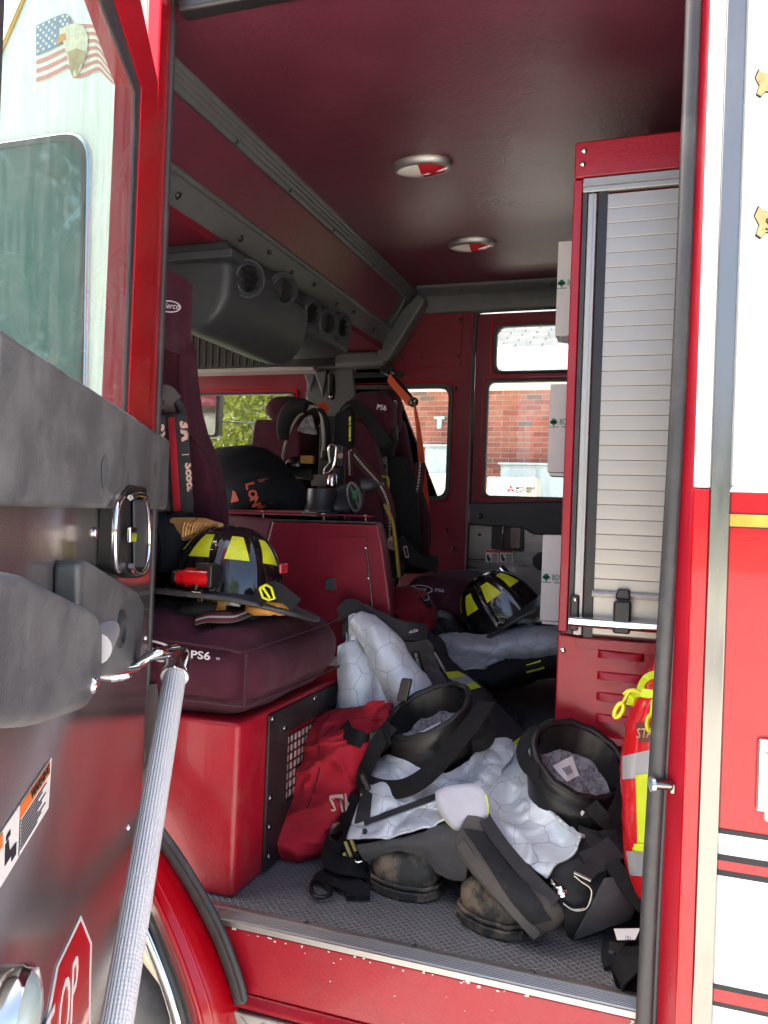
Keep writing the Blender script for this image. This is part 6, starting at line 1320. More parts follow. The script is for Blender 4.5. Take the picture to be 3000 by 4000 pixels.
# webbing end with a D ring lying on the mat
ns = empty('webbing_strap', P(735, 1900, z=0), 'black webbing end with an oval ring lying on the ribbed mat', 'strap')
w1 = [P(790, 1885, z=.03), P(760, 1872, z=.05), P(735, 1868, z=.045), P(715, 1850, z=.05), P(722, 1815, z=.09)]
MB().strap(w1, .05, .004, nrms=[(0,-.4,1), (0,-.5,1), (-.2,-.9,.5)]).build('webbing', m_web, ns)
MB().strap([P(792, 1930, z=.012), P(765, 1915, z=.022), P(740, 1903, z=.022), P(706, 1890, z=.018), P(694, 1905, z=.012)], .050, .004, nrms=[(0,-.2,1), (0,-.3,1), (-.2,-.4,1)]).build('webbing', m_web, ns)
MB().strap([P(745, 1928, z=.012), P(770, 1925, z=.014), P(800, 1928, z=.012)], .042, .010, nrm=(0,-.2,1)).build('webbing', m_blk, ns)
dr_ = [P(x, y, z=.014) for x, y in ((682,1898),(673,1912),(673,1926),(682,1936),(696,1938),(712,1932),(716,1922),(708,1915),(694,1905),(682,1898))]
MB().tube(crom(dr_, 4), .0052, 8).build('oval_ring', m_black, ns)
# ------------------------------------------------------------------ red mask bags
RB = 'red canvas mask bags'
rb = empty('mask_bag', P(665, 1850, z=0), 'worn red canvas bag slumped against the black mesh panel', 'bag', RB)
bg_ = bag([((694,1538),(834,1522),2.032,.04),((672,1556),(842,1546),2.015,.075),((663,1590),(832,1580),1.993,.10),((660,1640),(808,1625),1.971,.10),((652,1690),(786,1680),1.950,.10),((634,1740),(768,1732),1.930,.12),((606,1772),(748,1772),1.916,.13),((604,1806),(730,1808),1.908,.12),((616,1840),(712,1842),1.900,.065),((635,1852),(690,1853),1.900,.04)], 72, .026, 11, 3, 12).build('bag_body', m_redfab, rb); tb = bvh(bg_)
dtext('lettering', 'STA', bg_, tb, 716, 1752, 1, -.17, 28, m_pink, .010, sx=.62, bold=.03)
decal('worn_patch', bg_, tb, [(718,1778),(742,1773),(738,1796),(708,1802)], mat('flaking_print', (.55,.38,.30), .8, var=.3, vs=70), 5, 5, .003)
cloth('bag_mouth', G([[(786,1546,2.004),(800,1530,2.010),(822,1524,2.015),(838,1532,2.010)],[(802,1570,1.982),(815,1560,1.982),(830,1555,1.988),(843,1556,1.993)],[(806,1592,1.971),(820,1590,1.966),(836,1586,1.971),(846,1582,1.982)]]), mat('bright_red_lining', (.40,.012,.018), .8, var=.2), rb, 6, 6, .006, 16)
cloth('bag_mouth', G([[(702,1542,2.010),(740,1552,1.988),(775,1540,1.988),(800,1520,1.999),(832,1514,2.010)],[(700,1565,1.982),(740,1568,1.966),(780,1560,1.966),(802,1538,1.982),(828,1524,1.999)],[(705,1590,1.966),(740,1590,1.950),(775,1590,1.950),(798,1570,1.971),(806,1550,1.993)]]), m_redfab, rb, 7, 7, .009, 14, seed=9)
on(rb, [hit(tb, 742, 1570, .004), hit(tb, 752, 1590, .008), hit(tb, 778, 1602, .012), hit(tb, 806, 1602, .014), P(838, 1590, y=1.87)], .040, [(-.4,-.9,.4), (0,-1,.5), (.1,-1,.4)], m_web, .004, 'closing_strap')
MB().obox(hit(tb, 806, 1599, .022), (X+Z*.2, Z, Y), (.024, .014, .007)).build('side_buckle', m_black, rb, bevel=.004)
MB().tube(crom([hit(tb, x, y, .001) for x, y in ((722,1568),(700,1590),(690,1618),(690,1660),(678,1710),(664,1745))], 4), .0018, 6).build('seam', mat('dark_red_seam', (.12,.004,.010), .9), rb)
rb2 = empty('mask_bag', P(880, 1350, y=2.72), 'red canvas drawstring bag hanging under the mustard hose', 'bag', RB)
bg2 = bag([((858,1268),(880,1266),2.80,.02),((846,1283),(905,1274),2.78,.06),((834,1302),(926,1290),2.75,.09),((826,1325),(938,1310),2.72,.10),((820,1348),(946,1340),2.71,.10),((826,1372),(948,1372),2.71,.09)], 56, .014, 11, 5, 9).build('bag_body', mat('dark_red_canvas', (.24,.006,.016), .85, var=.25, bump=.4, bs=500), rb2); t2 = bvh(bg2)
decal('web_tab', bg2, t2, [(907,1292),(918,1288),(934,1310),(924,1316)], m_web, 4, 5, .004, th=.003)
MB().tube(crom([hit(t2, x, y, .006) for x, y in ((908,1293),(914,1300),(921,1301),(924,1295),(919,1289))], 4), .003, 8).build('tab_ring', m_steel, bg2)
decal('web_tab', bg2, t2, [(842,1332),(858,1326),(862,1342),(850,1345)], m_web, 4, 4, .004)
def PC(x, y, d):
    k = min(1, max(0, (x-870)/110)); k = k*k*(3-2*k); return P(x, y, y=(2.085+(d-2.1)*.26)*(1-k)+d*k)
def GC(rows): return [[PC(x, y, d) for x, y, d in r] for r in rows]
# ------------------------------------------------------------------ coat on the near side
ct_ = empty('turnout_coat', PC(850, 1560, 2.3), 'charcoal turnout coat lying open with its silver quilted liner and lime band', 'coat', 'turnout coats dumped on the floor')
cs = GC([[(744,1348,2.43),(768,1326,2.47),(800,1345,2.47),(835,1368,2.46),(866,1392,2.43)],
        [(743,1392,2.36),(775,1378,2.39),(810,1388,2.36),(845,1408,2.36),(884,1428,2.35)],
        [(737,1442,2.30),(780,1437,2.27),(820,1442,2.30),(860,1452,2.26),(904,1466,2.29)],
        [(727,1502,2.24),(775,1497,2.19),(820,1502,2.23),(866,1507,2.18),(920,1504,2.23)],
        [(720,1566,2.20),(775,1566,2.15),(830,1566,2.18),(882,1560,2.14),(930,1548,2.18)]])
cloth('liner', cs, m_quilt, ct_, 13, 13, .008, 10, .005, seed=7, fold=lambda u_, v_: 1.5*math.sin(v_*2*math.pi*2.6+.6+u_*1.2)+.6*math.sin(v_*31-u_*4))
def roll(name, path, rx, rz, M, par, seed, n=22, wr=.0065, t0=-.6, t1=3.9):
    """a limp sleeve or folded edge: an open half tube along a path"""
    p_ = crom(path, 7); m_ = len(p_); rxs = crom([V((q, 0, 0)) for q in rx], max(1, 7)); rzs = crom([V((q, 0, 0)) for q in rz], 7); vs = []; uv = []; L_ = 0; b = MB()
    for i, p in enumerate(p_):
        t = (p_[min(i+1, m_-1)]-p_[max(i-1, 0)]).normalized(); up = (V((0,-.5,1))-t*V((0,-.5,1)).dot(t)).normalized(); s_ = t.cross(up)
        if i: L_ += (p-p_[i-1]).length
        for j in range(n+1):
            w_ = t0+(t1-t0)*j/n; q = p+s_*math.cos(w_)*rxs[i].x+up*math.sin(w_)*rzs[i].x; h = crease(q+V((seed, 0, 0)), 9)
            vs.append(q+(q-p).normalized()*h*wr); uv.append((L_, w_*rxs[i].x))
    b.add(vs, [(i*(n+1)+j, i*(n+1)+j+1, (i+1)*(n+1)+j+1, (i+1)*(n+1)+j) for i in range(m_-1) for j in range(n)], uv); return b.build(name, M, par, solid=.004)
roll('sleeve_liner', [PC(772, 1338, 2.42), PC(800, 1362, 2.36), PC(830, 1400, 2.29), PC(858, 1448, 2.22), PC(886, 1495, 2.16), PC(905, 1535, 2.12)], [.026,.040,.048,.052,.055,.05], [.022,.034,.040,.042,.044,.04], m_quilt, ct_, 2)
roll('sleeve_liner', [PC(752, 1392, 2.34), PC(764, 1430, 2.28), PC(772, 1480, 2.20), PC(770, 1530, 2.14), PC(765, 1575, 2.11)], [.03,.046,.052,.05,.045], [.02,.034,.04,.04,.035], m_quilt, ct_, 6)
roll('sleeve_liner', [PC(800, 1410, 2.33), PC(816, 1445, 2.27), PC(826, 1490, 2.20), PC(826, 1535, 2.15)], [.018,.03,.034,.034], [.018,.028,.03,.03], m_quilt, ct_, 11)
co = GC([[(734,1318,2.52),(744,1304,2.55),(766,1299,2.57),(808,1315,2.57),(864,1341,2.54),(905,1350,2.50),(920,1354,2.48)],
        [(733,1328,2.49),(746,1318,2.51),(768,1316,2.52),(808,1336,2.52),(858,1364,2.49),(900,1371,2.45),(918,1370,2.43)],
        [(733,1345,2.46),(748,1336,2.47),(768,1328,2.48),(808,1352,2.47),(852,1382,2.44),(888,1388,2.41),(915,1384,2.40)]])
cq = cloth('collar', co, m_char, ct_, 8, 7, .006, 14, .010, seed=12); tcq = bvh(cq)
dtext('lettering', 'G-XTREME'[:0]+'globe', cq, tcq, 882, 1371, 1, -.28, 8, m_thread, .003, shear=.4, sx=.8, bold=.03)
cloth('collar_lining', GC([[(740,1345,2.44),(752,1330,2.46),(772,1326,2.46)],[(738,1380,2.42),(748,1375,2.43),(760,1360,2.43)]]), m_char, ct_, 5, 5, .005, 16)
pk = GC([[(866,1385,2.40),(890,1388,2.39),(916,1384,2.39),(930,1392,2.41)],[(872,1420,2.33),(895,1424,2.32),(918,1422,2.31),(938,1430,2.33)],[(888,1458,2.25),(908,1460,2.235),(928,1458,2.23),(952,1462,2.25)],[(905,1498,2.17),(925,1500,2.16),(945,1500,2.16),(968,1502,2.18)]])
pko = cloth('front_placket', pk, mat('brown_charcoal_fabric', (.036,.033,.033), .9, var=.2, bump=.35, bs=600, sheen=.15), ct_, 8, 8, .006, 14, .008, seed=15); tp_ = bvh(pko)
decal('zip_tape', pko, tp_, [(889,1408),(904,1408),(926,1482),(908,1482)], m_blk, 3, 10, .002)
zp = MB()
for i in range(26):
    t = i/25; p = V((896, 1412, 0)).lerp(V((903, 1440, 0)), min(1, t*2)) if t < .5 else V((903, 1440, 0)).lerp(V((922, 1482, 0)), t*2-1); q = hit(tp_, p.x+(1.2 if i%2 else -1.2), p.y, .004); zp.obox(q, (X, Z, Y), (.0028, .0016, .002))
zp.build('zip_teeth', m_alu, pko)
ob_ = GC([[(920,1386,2.44),(952,1408,2.48),(990,1442,2.50),(1040,1486,2.48),(1092,1542,2.42),(1142,1602,2.34),(1190,1664,2.26)],
         [(930,1440,2.35),(962,1460,2.36),(1002,1490,2.36),(1044,1530,2.31),(1086,1584,2.25),(1124,1642,2.17),(1156,1704,2.10)],
         [(940,1490,2.25),(968,1516,2.24),(1006,1552,2.22),(1046,1594,2.17),(1086,1640,2.12),(1116,1690,2.06),(1140,1735,2.02)],
         [(950,1560,2.2),(975,1590,2.18),(1010,1625,2.15),(1046,1660,2.10),(1080,1700,2.07),(1106,1735,2.04),(1126,1765,2.0)]])
obo = cloth('coat_body', ob_, m_char, ct_, 8, 8, .008, 9, .006, seed=17); tob = bvh(obo)
for nm, M, q in (('lime_band', m_lime, [(960,1453),(988,1451),(1008,1461),(968,1467)]), ('silver_band', m_refl, [(968,1467),(1008,1461),(1024,1474),(1000,1483)]), ('lime_band', m_lime, [(1000,1482),(1023,1473),(1039,1486),(1008,1494)])): decal(nm, obo, tob, q, M, 8, 4, .003)
MB().tube(crom([hit(tob, x, y, .004) for x, y in ((936,1412),(944,1425),(952,1440),(959,1453))], 4), .004, 8).build('cord_loop', mat('cream_cord', (.55,.50,.44), .8), obo)
for nm, M, q in (('lime_band', m_lime, [(1098,1612),(1126,1592),(1140,1594),(1108,1624)]), ('silver_band', m_refl, [(1126,1604),(1150,1592),(1160,1602),(1136,1622)]), ('lime_band', m_lime, [(1138,1600),(1166,1596),(1166,1632),(1150,1630)])): decal(nm, obo, tob, q, M, 6, 4, .004)
# ------------------------------------------------------------------ second coat behind it
c2_ = empty('turnout_coat', P(1060, 1470, y=2.7), 'dark turnout coat rolled open to its grey quilted liner below the tipped helmet', 'coat', 'turnout coats dumped on the floor')
roll('liner', [P(925, 1412, y=2.72), P(962, 1402, y=2.68), P(1010, 1402, y=2.66), P(1060, 1404, y=2.66), P(1110, 1396, y=2.68), P(1160, 1390, y=2.70), P(1240, 1384, y=2.72)], [.03,.05,.055,.052,.058,.06,.06], [.038,.052,.048,.042,.052,.056,.056], m_quilt2, c2_, 21, wr=.008)
cloth('liner', G([[(950,1395,2.66),(985,1420,2.62),(1030,1420,2.62),(1070,1416,2.64),(1092,1412,2.66)],[(960,1428,2.60),(990,1438,2.57),(1025,1438,2.57),(1060,1432,2.6),(1085,1420,2.64)],[(978,1446,2.57),(995,1452,2.55),(1020,1450,2.55),(1045,1442,2.58),(1078,1426,2.63)]]), m_quilt2, c2_, 7, 7, .012, 14, seed=23)
bk_ = cloth('coat_body', G([[(960,1420,2.68),(1010,1432,2.64),(1060,1428,2.66),(1110,1412,2.70),(1160,1404,2.72),(1240,1398,2.74)],[(985,1445,2.58),(1020,1458,2.54),(1070,1458,2.55),(1115,1444,2.6),(1160,1432,2.64),(1240,1420,2.66)],[(990,1462,2.57),(1030,1476,2.54),(1080,1474,2.56),(1125,1462,2.62),(1165,1450,2.66),(1240,1440,2.68)],[(995,1476,2.64),(1035,1486,2.62),(1085,1486,2.64),(1130,1474,2.7),(1170,1464,2.74),(1240,1450,2.76)]]), m_blk, c2_, 8, 6, .008, 11, .006, seed=25); tbk = bvh(bk_)
for q in ([(1136,1437),(1168,1427),(1169,1430),(1137,1439)], [(1135,1450),(1175,1439),(1176,1443),(1137,1453)]): decal('lime_piping', bk_, tbk, q, m_lime, 6, 1, .003)
for px, py in ((1093,1424),(1158,1411)): MB().ico(hit(tbk, px, py, .003), .006).build('snap', m_steel, bk_)
cloth('collar', G([[(912,1372,2.70),(925,1345,2.74),(950,1336,2.76),(975,1346,2.75),(998,1366,2.72)],[(916,1384,2.66),(935,1366,2.68),(958,1360,2.69),(978,1362,2.68),(1000,1374,2.68)],[(920,1394,2.64),(938,1380,2.65),(958,1372,2.66),(976,1368,2.66),(992,1372,2.66)]]), m_blk, c2_, 7, 7, .008, 14, .008, seed=27)
cloth('sleeve', G([[(910,1360,2.62),(940,1372,2.62),(960,1390,2.60)],[(916,1400,2.52),(945,1420,2.50),(972,1440,2.50)],[(930,1440,2.46),(955,1460,2.44),(985,1480,2.44)]]), m_char, c2_, 7, 7, .008, 12, seed=29)
# loop of webbing on the raised floor
lp_ = empty('strap_loop', P(1110, 1540, z=.172), 'black strap loop standing on the dark inner floor', 'strap')
MB().strap([P(1076, 1528, y=2.62), P(1098, 1524, y=2.60), P(1118, 1530, y=2.58), P(1128, 1545, y=2.56), P(1122, 1560, y=2.54), P(1112, 1566, y=2.53)], .026, .004, nrms=[(0,-.3,1), (.3,-.6,.8), (.9,-.5,.2)]).build('webbing', m_web, lp_)
# ------------------------------------------------------------------ red equipment bag by the jamb
eb = empty('equipment_bag', P(1420, 1945, z=0), 'bright red equipment bag with lime strap, tucked beside the door seal', 'bag')
rows = []
for l, y, th in ((1432,1404,.02),(1412,1428,.06),(1396,1455,.085),(1378,1487,.105),(1362,1525,.12),(1348,1578,.13),(1340,1638,.135),(1342,1700,.135),(1345,1760,.135),(1349,1812,.135),(1354,1854,.13),(1363,1898,.12),(1374,1918,.11),(1394,1944,.08)): rows.append(((l, y), (2*1440-l+30, y), 1.80+.05*(y < 1480), th))
m_rnyl = mat('red_coated_nylon', (.62,.010,.016), .28, var=.06, vs=6, bump=.12, bs=40, coat=.2)
ebo = bag(rows, 44, .004, 9, 8, 5, .6).build('bag_body', m_rnyl, eb); te = bvh(ebo)
decal('silver_band', ebo, te, [(1346,1634),(1440,1610),(1440,1672),(1347,1684)], m_refl, 16, 8, .002); decal('silver_band', ebo, te, [(1354,1838),(1440,1842),(1440,1896),(1362,1890)], m_refl, 16, 8, .002)
decal('grab_strap', ebo, te, [(1376,1674),(1426,1668),(1420,1842),(1380,1838)], m_lime, 10, 20, .006, th=.004)
decal('strap_stitching', ebo, te, [(1376,1820),(1420,1824),(1420,1842),(1374,1836)], m_lime, 6, 3, .011, th=.003)
decal('logo_patch', ebo, te, [(1374,1562),(1440,1560),(1438,1596),(1382,1604)], mat('dark_red_patch', (.16,.03,.03), .5), 8, 5, .003)
dtext('lettering', 'STATPACKS', ebo, te, 1378, 1594, 1, -.05, 20, mat('gold_print', (.62,.48,.22), .5), .005, shear=.25, sx=.62)
zpth = [hit(te, x, y, .004) for x, y in ((1366,1524),(1372,1508),(1384,1500),(1400,1502),(1425,1506),(1446,1508))]; MB().strap(zpth, .018, .004, nrm=(0,-1,.4)).build('zip', m_lime, ebo)
zp2 = [hit(te, x, y, .004) for x, y in ((1386,1498),(1390,1482),(1400,1468),(1415,1460),(1440,1456))]; MB().strap(zp2, .016, .004, nrm=(-.3,-1,.4)).build('zip', m_lime, ebo)
def pull(cx_, cy_, l0, tilt, d):
    o = MB(); pts = [V((0,0)+(0,)) for _ in range(1)]
    a, b = (cx_, cy_), (cx_-l0*math.sin(tilt), cy_+l0*math.cos(tilt))
    o.tube([P(*a, y=d), P(*b, y=d-.01)], .0032, 8); lp = []
    for k in range(13): w_ = 2*math.pi*k/12; u_, v_ = 8*math.sin(w_), 18-18*math.cos(w_); lp.append(P(b[0]+u_*math.cos(tilt)-v_*math.sin(tilt)*.8, b[1]+v_*math.cos(tilt)+u_*math.sin(tilt)*.8, y=d-.012))
    o.tube(lp, .0042, 8, caps=False); return o.build('zip_pull', m_yplas, ebo)
pull(1358, 1497, 26, .55, 1.66); pull(1410, 1512, 32, .1, 1.655)
MB().tube(crom([P(1349, 1500, y=1.665), P(1358, 1493, y=1.66), P(1372, 1492, y=1.66), P(1382, 1497, y=1.66)], 3), .0042, 8).build('zip_slider', m_yplas, ebo)
# belt and card on the mat by the seal
bw_ = empty('floor_belt', P(1350, 2110, z=0), 'black belt webbing with a white card tag on the mat by the door seal', 'strap')
MB().strap([P(1440, 1996, z=.03), P(1400, 2030, z=.045), P(1360, 2072, z=.05), P(1336, 2096, z=.03), P(1340, 2118, z=.008), P(1390, 2128, z=.006)], .062, .004, nrms=[(-.2,-.4,1), (-.4,-.6,.8), (-.9,-.5,.3), (0,-.2,1)]).build('webbing', m_web, bw_)
MB().strap([P(1420, 1972, z=.02), P(1385, 1960, z=.03), P(1330, 2040, z=.02), P(1332, 2085, z=.015)], .05, .006, nrms=[(0,-.4,1), (0,-.6,.8), (-.3,-.5,.8)]).build('webbing', m_blk, bw_)
MB().obox(P(1352, 2058, z=.022), (X, Y*.9+Z*.4, Z), (.034, .014, .007)).build('belt_buckle', m_black, bw_, bevel=.004)
kd = MB().prism([P(1326, 2007, y=1.64), P(1383, 2006, y=1.64), P(1372, 2030, y=1.615), P(1333, 2031, y=1.615)], (0, .002, 0)).build('card_tag', m_card, bw_, smooth=False)
text('lettering', '(S)', P(1350, 2029, y=1.612), X, Z+Y*.5, .007, mat('blue_ink', (.02,.03,.16), .6), kd)
# ================================================================== OUTSIDE THE FAR WINDOWS
WY = 10.3; BX0, BX1 = -4.5, 2.5
bl_ = empty('brick_building', (-1, WY+2, GZ), 'red brick building with grey shingle roof seen through the far windows', 'building')
BH = 2.62
m_mort = mat('mortar', (.66,.60,.50), .9, var=.08, vs=20)
wb = MB().box((BX0, WY+.008, GZ), (BX1, WY+5, BH)).build('wall', m_mort, bl_)
bcol = [mat('brick_red', (.36,.115,.08), .85, var=.2, vs=14, bump=.4, bs=60), mat('brick_orange', (.40,.15,.105), .85, var=.2, vs=14, bump=.4, bs=60), mat('brick_deep_red', (.30,.09,.068), .85, var=.2, vs=14, bump=.4, bs=60), mat('brick_dark', (.19,.125,.105), .85, var=.2, vs=14, bump=.4, bs=60)]
BW, BHh, MO = .203, .0575, .0105
bmesh_ = []
for k in range(4):
    b = MB().box((0, 0, 0), (BW-MO, .06, BHh)); me = bpy.data.meshes.new('brick'); me.from_pydata([tuple(q) for q in b.v], [], b.f); me.materials.append(bcol[k]); me.update(); bmesh_.append(me)
CH = BHh+MO; rng = random.Random(3); cand = []; rest = [MB() for _ in range(4)]
nrow = int((BH-GZ)/CH)
for r in range(nrow):
    z_ = GZ+.004+r*CH; off = (r%2)*BW/2
    for c in range(int((BX1-BX0)/BW)):
        x_ = BX0+off+c*BW
        if x_+BW > BX1: continue
        k = rng.choices((0, 1, 2, 3), (5, 5, 3, 1.3))[0]
        d = (x_+.1-CAM.x, WY-CAM.y, z_+.03-CAM.z); q = V(d); zc = q.dot(_f); px = (1500+FPX*q.dot(_r)/zc)/S; py = (2000-FPX*q.dot(_u)/zc)/S
        vis = (855 < px < 975 and 835 < py < 1085) or (1045 < px < 1232 and 820 < py < 1085)
        cand.append((not vis, abs(px-1050)+abs(py-930), x_, z_, k))
cand.sort()
for i, (nv, _d, x_, z_, k) in enumerate(cand):
    dy_ = rng.uniform(-.003, .002)
    if i < 300 and not nv:
        o = bpy.data.objects.new('brick', bmesh_[k]); link(o, wb); o.matrix_parent_inverse = Matrix.Identity(4); o.location = V((x_, WY+dy_, z_))-V(bl_['_w']) if False else (x_, WY+dy_, z_)
    else: rest[k].box((x_, WY+dy_, z_), (x_+BW-MO, WY+.06, z_+BHh))
for k in range(4):
    if rest[k].v: tag(rest[k].build('brick_courses', bcol[k], wb, smooth=False), kind='stuff')
ez_ = P(1070, 806, y=9.75).z
bx('soffit', (BX0-.3, WY-.55, 2.64), (BX1+.3, WY+.1, 2.68), m_white, bl_); bx('frieze_board', (BX0, WY-.03, 2.52), (BX1, WY+.005, 2.638), m_white, bl_)
bx('fascia', (BX0-.3, WY-.60, 2.682), (BX1+.3, WY-.56, 2.93), m_white, bl_, bevel=.01); MB().prism([(BX0-.3, WY-.73, 2.80), (BX0-.3, WY-.70, 2.93), (BX0-.3, WY-.601, 2.93), (BX0-.3, WY-.601, 2.80)], (BX1-BX0+.6, 0, 0)).build('gutter', m_white, bl_, bevel=.01)
rf = MB().prism([(BX0-.3, WY-.62, 2.932), (BX0-.3, WY+4.5, 5.4), (BX0-.3, WY+4.5, 5.3), (BX0-.3, WY-.60, 2.90)], (BX1-BX0+.6, 0, 0)).build('roof', mat('roof_felt', (.10,.10,.105), .9), bl_)
rd = V((0, 5.12, 2.468)).normalized(); rnn = V((0, -rd.z, rd.y)); shc = [mat('shingle_grey', (.085,.087,.092), .9, var=.2, vs=30), mat('shingle_blue_grey', (.068,.072,.080), .9, var=.2, vs=30), mat('shingle_light', (.105,.104,.107), .9, var=.2, vs=30)]
sm_ = []
for k in range(3):
    b = MB().obox(V((.165, 0, 0))+rd*.07+rnn*.006, (X, rd, rnn), (.160, .08, .006)); me = bpy.data.meshes.new('shingle'); me.from_pydata([tuple(q) for q in b.v], [], b.f); me.materials.append(shc[k]); me.update(); sm_.append(me)
cnt = 0; srest = [MB() for _ in range(3)]
for r in range(16):
    p = V((0, WY-.62, 2.934))+rd*(r*.135)+rnn*.004
    for c in range(int((BX1-BX0)/.33)):
        x_ = BX0-.2+c*.33+(r%2)*.165; k = rng.randrange(3)
        if -2.4 < x_ < -.9 and r < 14:
            o = bpy.data.objects.new('shingle', sm_[k]); link(o, rf); o.matrix_parent_inverse = Matrix.Identity(4); o.location = (x_, p.y, p.z)
        else: srest[k].obox(V((x_+.165, p.y, p.z))+rd*.07+rnn*.006, (X, rd, rnn), (.160, .08, .006))
for k in range(3): tag(srest[k].build('shingle_courses', shc[k], rf, smooth=False), kind='stuff')
# cabinets, heat pumps and a tap on the wall
m_util = mat('pale_blue_grey_enamel', (.52,.61,.63), .45, var=.04); m_crm = mat('cream_enamel', (.78,.74,.60), .45, var=.04)
def util(x0, x1, z1, lab, doors):
    a, b = P(x0, z1, y=WY-.35), P(x1, z1, y=WY-.35); e = empty('utility_cabinet', V(((a.x+b.x)/2, WY-.2, GZ)), lab, 'utility cabinet', 'utility cabinets against the brick wall')
    MB().box((a.x, WY-.35, GZ+.001), (b.x, WY-.01, a.z-.03)).build('cabinet_body', m_util, e, bevel=.01); MB().box((a.x-.03, WY-.39, a.z-.029), (b.x+.03, WY-.01, a.z)).build('cabinet_lid', m_util, e, bevel=.01)
    w_ = (b.x-a.x)/doors
    for k in range(doors): MB().box((a.x+k*w_+.02, WY-.362, GZ+.1), (a.x+(k+1)*w_-.02, WY-.352, a.z-.06)).build('cabinet_door', m_util, e, bevel=.004)
util(1082, 1245, 999, 'wide pale utility cabinet with two doors behind the labelled heat pump', 2)
util(919, 975, 960, 'pale blue utility cabinet on the right of the quarter window', 1)
def wallbox(x0, x1, y0, y1, lab):
    a, b = P(x0, y1, y=WY-.12), P(x1, y0, y=WY-.12); e = empty('meter_box', V((a.x, WY-.06, a.z)), lab, 'meter box'); MB().box((a.x, WY-.12, a.z), (b.x, WY-.004, b.z)).build('box_body', m_util, e, bevel=.01); MB().box((b.x-.05, WY-.13, (a.z+b.z)/2-.05), (b.x-.02, WY-.121, (a.z+b.z)/2+.03)).build('box_latch', m_steel, e)
wallbox(868, 891, 958, 1046, 'narrow pale meter box on the brick wall beside the far seat')
e = empty('wall_tap_cover', P(949, 912, y=WY-.05), 'small pale wall fitting on the bricks in the quarter window', 'wall fitting'); q = P(949, 907, y=WY-.05)
MB().box((q.x-.035, WY-.06, q.z-.12), (q.x+.035, WY-.004, q.z+.05)).build('fitting_body', m_util, e, bevel=.02); MB().tube([(q.x-.07, WY-.05, q.z+.03), (q.x+.07, WY-.05, q.z+.03)], .025, 10).build('fitting_cap', m_util, e)
def pump(x0, x1, y0, lab, badge):
    d = WY-.95; a, b = P(x0, y0, y=d), P(x1, y0, y=d); e = empty('heat_pump', V(((a.x+b.x)/2, d+.15, GZ)), lab, 'heat pump', 'cream heat pumps outside'); z0 = a.z-.95
    MB().box((a.x, d, z0), (b.x, d+.33, a.z)).build('casing', m_crm, e, bevel=.02); MB().box((a.x+.03, d-.008, z0+.03), (b.x-.25, d-.001, a.z-.04)).build('front_panel', m_crm, e, bevel=.004)
    for x_ in (a.x+.1, b.x-.14): MB().box((x_, d+.03, GZ+.001), (x_+.05, d+.30, z0-.001)).build('foot', m_util, e)
    c = V(((a.x+b.x)/2-.1, d-.012, z0+.42)); g = MB()
    for k in range(9): r = .05+.037*k; g.tube([c+V((math.cos(2*math.pi*j/36)*r, 0, math.sin(2*math.pi*j/36)*r)) for j in range(37)], .004, 5, caps=False)
    g.build('fan_guard', m_util, e)
    if badge:
        p0, p1 = P(1087, 1068, y=d-.014), P(1140, 1047, y=d-.014); lb2 = MB().box((p0.x, d-.014, p0.z), (p1.x, d-.0095, p1.z)).build('name_plate', m_wht, e, bevel=.002); h = (p1.z-p0.z); c = V((p0.x+.085, d-.0155, p0.z+h*.52)); dm = MB(); s_ = .026
        for w_ in (90, 210, 330):
            u_ = V((math.cos(math.radians(w_)), 0, math.sin(math.radians(w_)))); v_ = V((-u_.z, 0, u_.x)); dm.prism([c, c+u_*s_+v_*s_*.58, c+u_*s_*2, c+u_*s_-v_*s_*.58], (0, .001, 0))
        dm.build('three_diamonds', mat('logo_red', (.55,.02,.03), .5), lb2, smooth=False)
        text('lettering', 'MITSUBISHI', V((p0.x+.145, d-.0155, p0.z+h*.52)), X, Z, .030, m_ink, lb2, bold=.02); text('lettering', 'ELECTRIC', V((p0.x+.145, d-.0155, p0.z+h*.20)), X, Z, .030, m_ink, lb2, bold=.02)
pump(1052, 1160, 1030, 'cream heat pump with a red diamond name plate in the far door window', True); pump(886, 972, 1022, 'cream heat pump low in the quarter window, without a plate', False)
# trees: leaves spread through the crown in clumps, on a trunk with limbs
LP = {}
def leafmesh(key, n, rad, M, seed, ls):
    rg = random.Random(seed); b = MB(); cl = []
    for k in range(max(12, n//90)):
        while True:
            p = V((rg.uniform(-1, 1), rg.uniform(-1, 1), rg.uniform(-1, 1)))
            if .25 < p.length < 1: break
        cl.append((V((p.x*rad[0], p.y*rad[1], p.z*rad[2])), rg.uniform(.10, .26)*max(rad)))
    for i in range(n):
        c, r = rg.choice(cl); p = c+V((rg.gauss(0, .5), rg.gauss(0, .5), rg.gauss(0, .42)))*r
        a = V((rg.uniform(-1, 1), rg.uniform(-1, 1), rg.uniform(-.5, .9))).normalized(); u_ = a.orthogonal().normalized(); v_ = a.cross(u_); w_ = rg.uniform(0, 6.28); u_, v_ = u_*math.cos(w_)+v_*math.sin(w_), v_*math.cos(w_)-u_*math.sin(w_); l = ls*rg.uniform(.6, 1.3)
        b.add([p-u_*l, p+v_*l*.45+a*l*.1, p+u_*l, p-v_*l*.45+a*l*.1], [(0, 1, 2, 3)])
    me = bpy.data.meshes.new(key); me.from_pydata([tuple(q) for q in b.v], [], b.f); me.materials.append(M); me.update(); return me
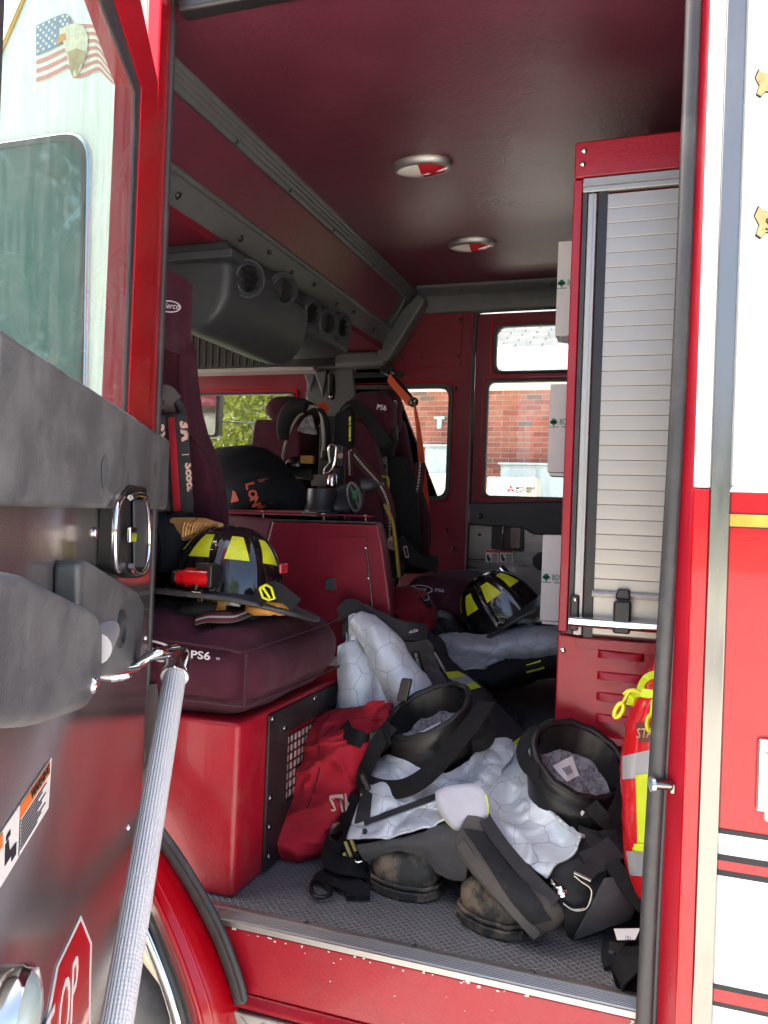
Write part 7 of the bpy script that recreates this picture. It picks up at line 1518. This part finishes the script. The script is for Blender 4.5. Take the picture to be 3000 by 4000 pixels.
def leafmat(name, c, c2):
    M = mat(name, c, .5, var=.45, vs=1.3, dirt=(c2, .8), ds=.7, dr=(.42,.62)); N, L, B = nodes(M)
    o = [q for q in N if q.type == 'OUTPUT_MATERIAL'][0]; t = N.new('ShaderNodeBsdfTranslucent'); L.new(B.inputs['Base Color'].links[0].from_socket, t.inputs[0]); mx = N.new('ShaderNodeMixShader'); mx.inputs[0].default_value = .4; L.new(B.outputs[0], mx.inputs[1]); L.new(t.outputs[0], mx.inputs[2]); L.new(mx.outputs[0], o.inputs[0]); return M
m_lf1 = leafmat('yellow_green_leaves', (.24,.30,.035), (.40,.38,.04)); m_lf2 = leafmat('green_leaves', (.08,.15,.03), (.14,.20,.035)); m_lf3 = leafmat('reddish_leaves', (.07,.09,.025), (.18,.07,.03)); m_bark = mat('bark', (.11,.085,.06), .9, var=.3, bump=.6, bs=20)
def tree(x, y, h, rad, M, lab, n, ls, seed, grp):
    e = empty('leafy_tree', (x, y, GZ), lab, 'tree', grp); rg = random.Random(seed); c = V((x, y, GZ+h-rad[2]*.85)); t = MB()
    t.tube(crom([V((x, y, GZ-.01)), V((x+.08, y, GZ+h*.25)), V((x-.05, y+.05, GZ+h*.5)), V((x, y, GZ+h*.85))], 4), [h*.028-(h*.022)*i/12 for i in range(13)], 9)
    for k in range(9):
        w_ = k*2.4; z0 = GZ+h*(.28+.055*k); d = V((math.cos(w_)*rad[0]*.75, math.sin(w_)*rad[1]*.75, rad[2]*.35)); p0 = V((x, y, z0)); t.tube(crom([p0, p0+d*.5+V((0, 0, .1)), p0+d], 3), [h*.012-(h*.010)*i/6 for i in range(7)], 6)
    t.build('trunk', m_bark, e); o = bpy.data.objects.new('crown', leafmesh('crown', n, rad, M, seed, ls)); o.location = c; link(o, e); return e
TG = 'trees beyond the front window'
tree(-9.2, 13.5, 7.2, (2.4,2.0,3.0), m_lf1, 'yellow-green leafy tree at the left of the far front window', 16000, .065, 1, TG); tree(-6.9, 14.5, 7.4, (2.1,1.8,3.2), m_lf1, 'yellow-green leafy tree behind the officer seat in the window', 16000, .065, 2, TG); tree(-10.5, 19.0, 10.0, (3.4,2.6,4.6), m_lf2, 'darker green tree standing behind the yellow-green trees', 14000, .09, 3, TG)
tree(-13.5, 12.0, 7.0, (2.6,2.2,3.0), m_lf1, 'yellow-green tree nearest the front of the truck', 9000, .08, 5, TG)
TB = 'trees reflected in the cab glass'
tree(-9.5, -8.5, 8.5, (3.0,3.0,3.8), m_lf3, 'tree with reddish leaves mirrored in the cab side window', 6000, .15, 11, TB); tree(-15.5, -12, 9.5, (3.4,3.4,4.4), m_lf2, 'green tree mirrored at the left of the cab side window', 6000, .16, 12, TB); tree(7.5, -13, 9.0, (3.2,3.2,4.0), m_lf2, 'green tree mirrored in the corner trim', 6000, .16, 13, TB)
wr_ = MB().tube(crom([V((-14, 11.5, 2.75)), V((-9, 11.8, 2.42)), V((-4.6, 12, 2.25))], 6), .012, 6).build('overhead_wire', m_ink); tag(wr_, 'thin overhead wire crossing in front of the yellow-green trees', 'wire')
# ================================================================== GROUND
def sheet(name, a, b, z, M, kind='structure'):
    o = MB().add([(a[0],a[1],z),(b[0],a[1],z),(b[0],b[1],z),(a[0],b[1],z)], [(0,1,2,3)]).build(name, M, smooth=False); tag(o, kind=kind); return o

m_con = mat('concrete', (.46,.44,.40), .85, var=.12, vs=2, bump=.3, bs=40, dirt=((.22,.21,.19), .4), ds=1.2)
m_lawn = mat('lawn_green', (.05,.10,.02), .95, var=.4, vs=3, bump=.6, bs=25)
sheet('ground', (-400,-400), (400,400), GZ-.02, m_lawn)
sheet('pavement', (-26,-34), (26,9.2), GZ, m_con)  # carried on unseen behind the camera to bounce more light onto the truck
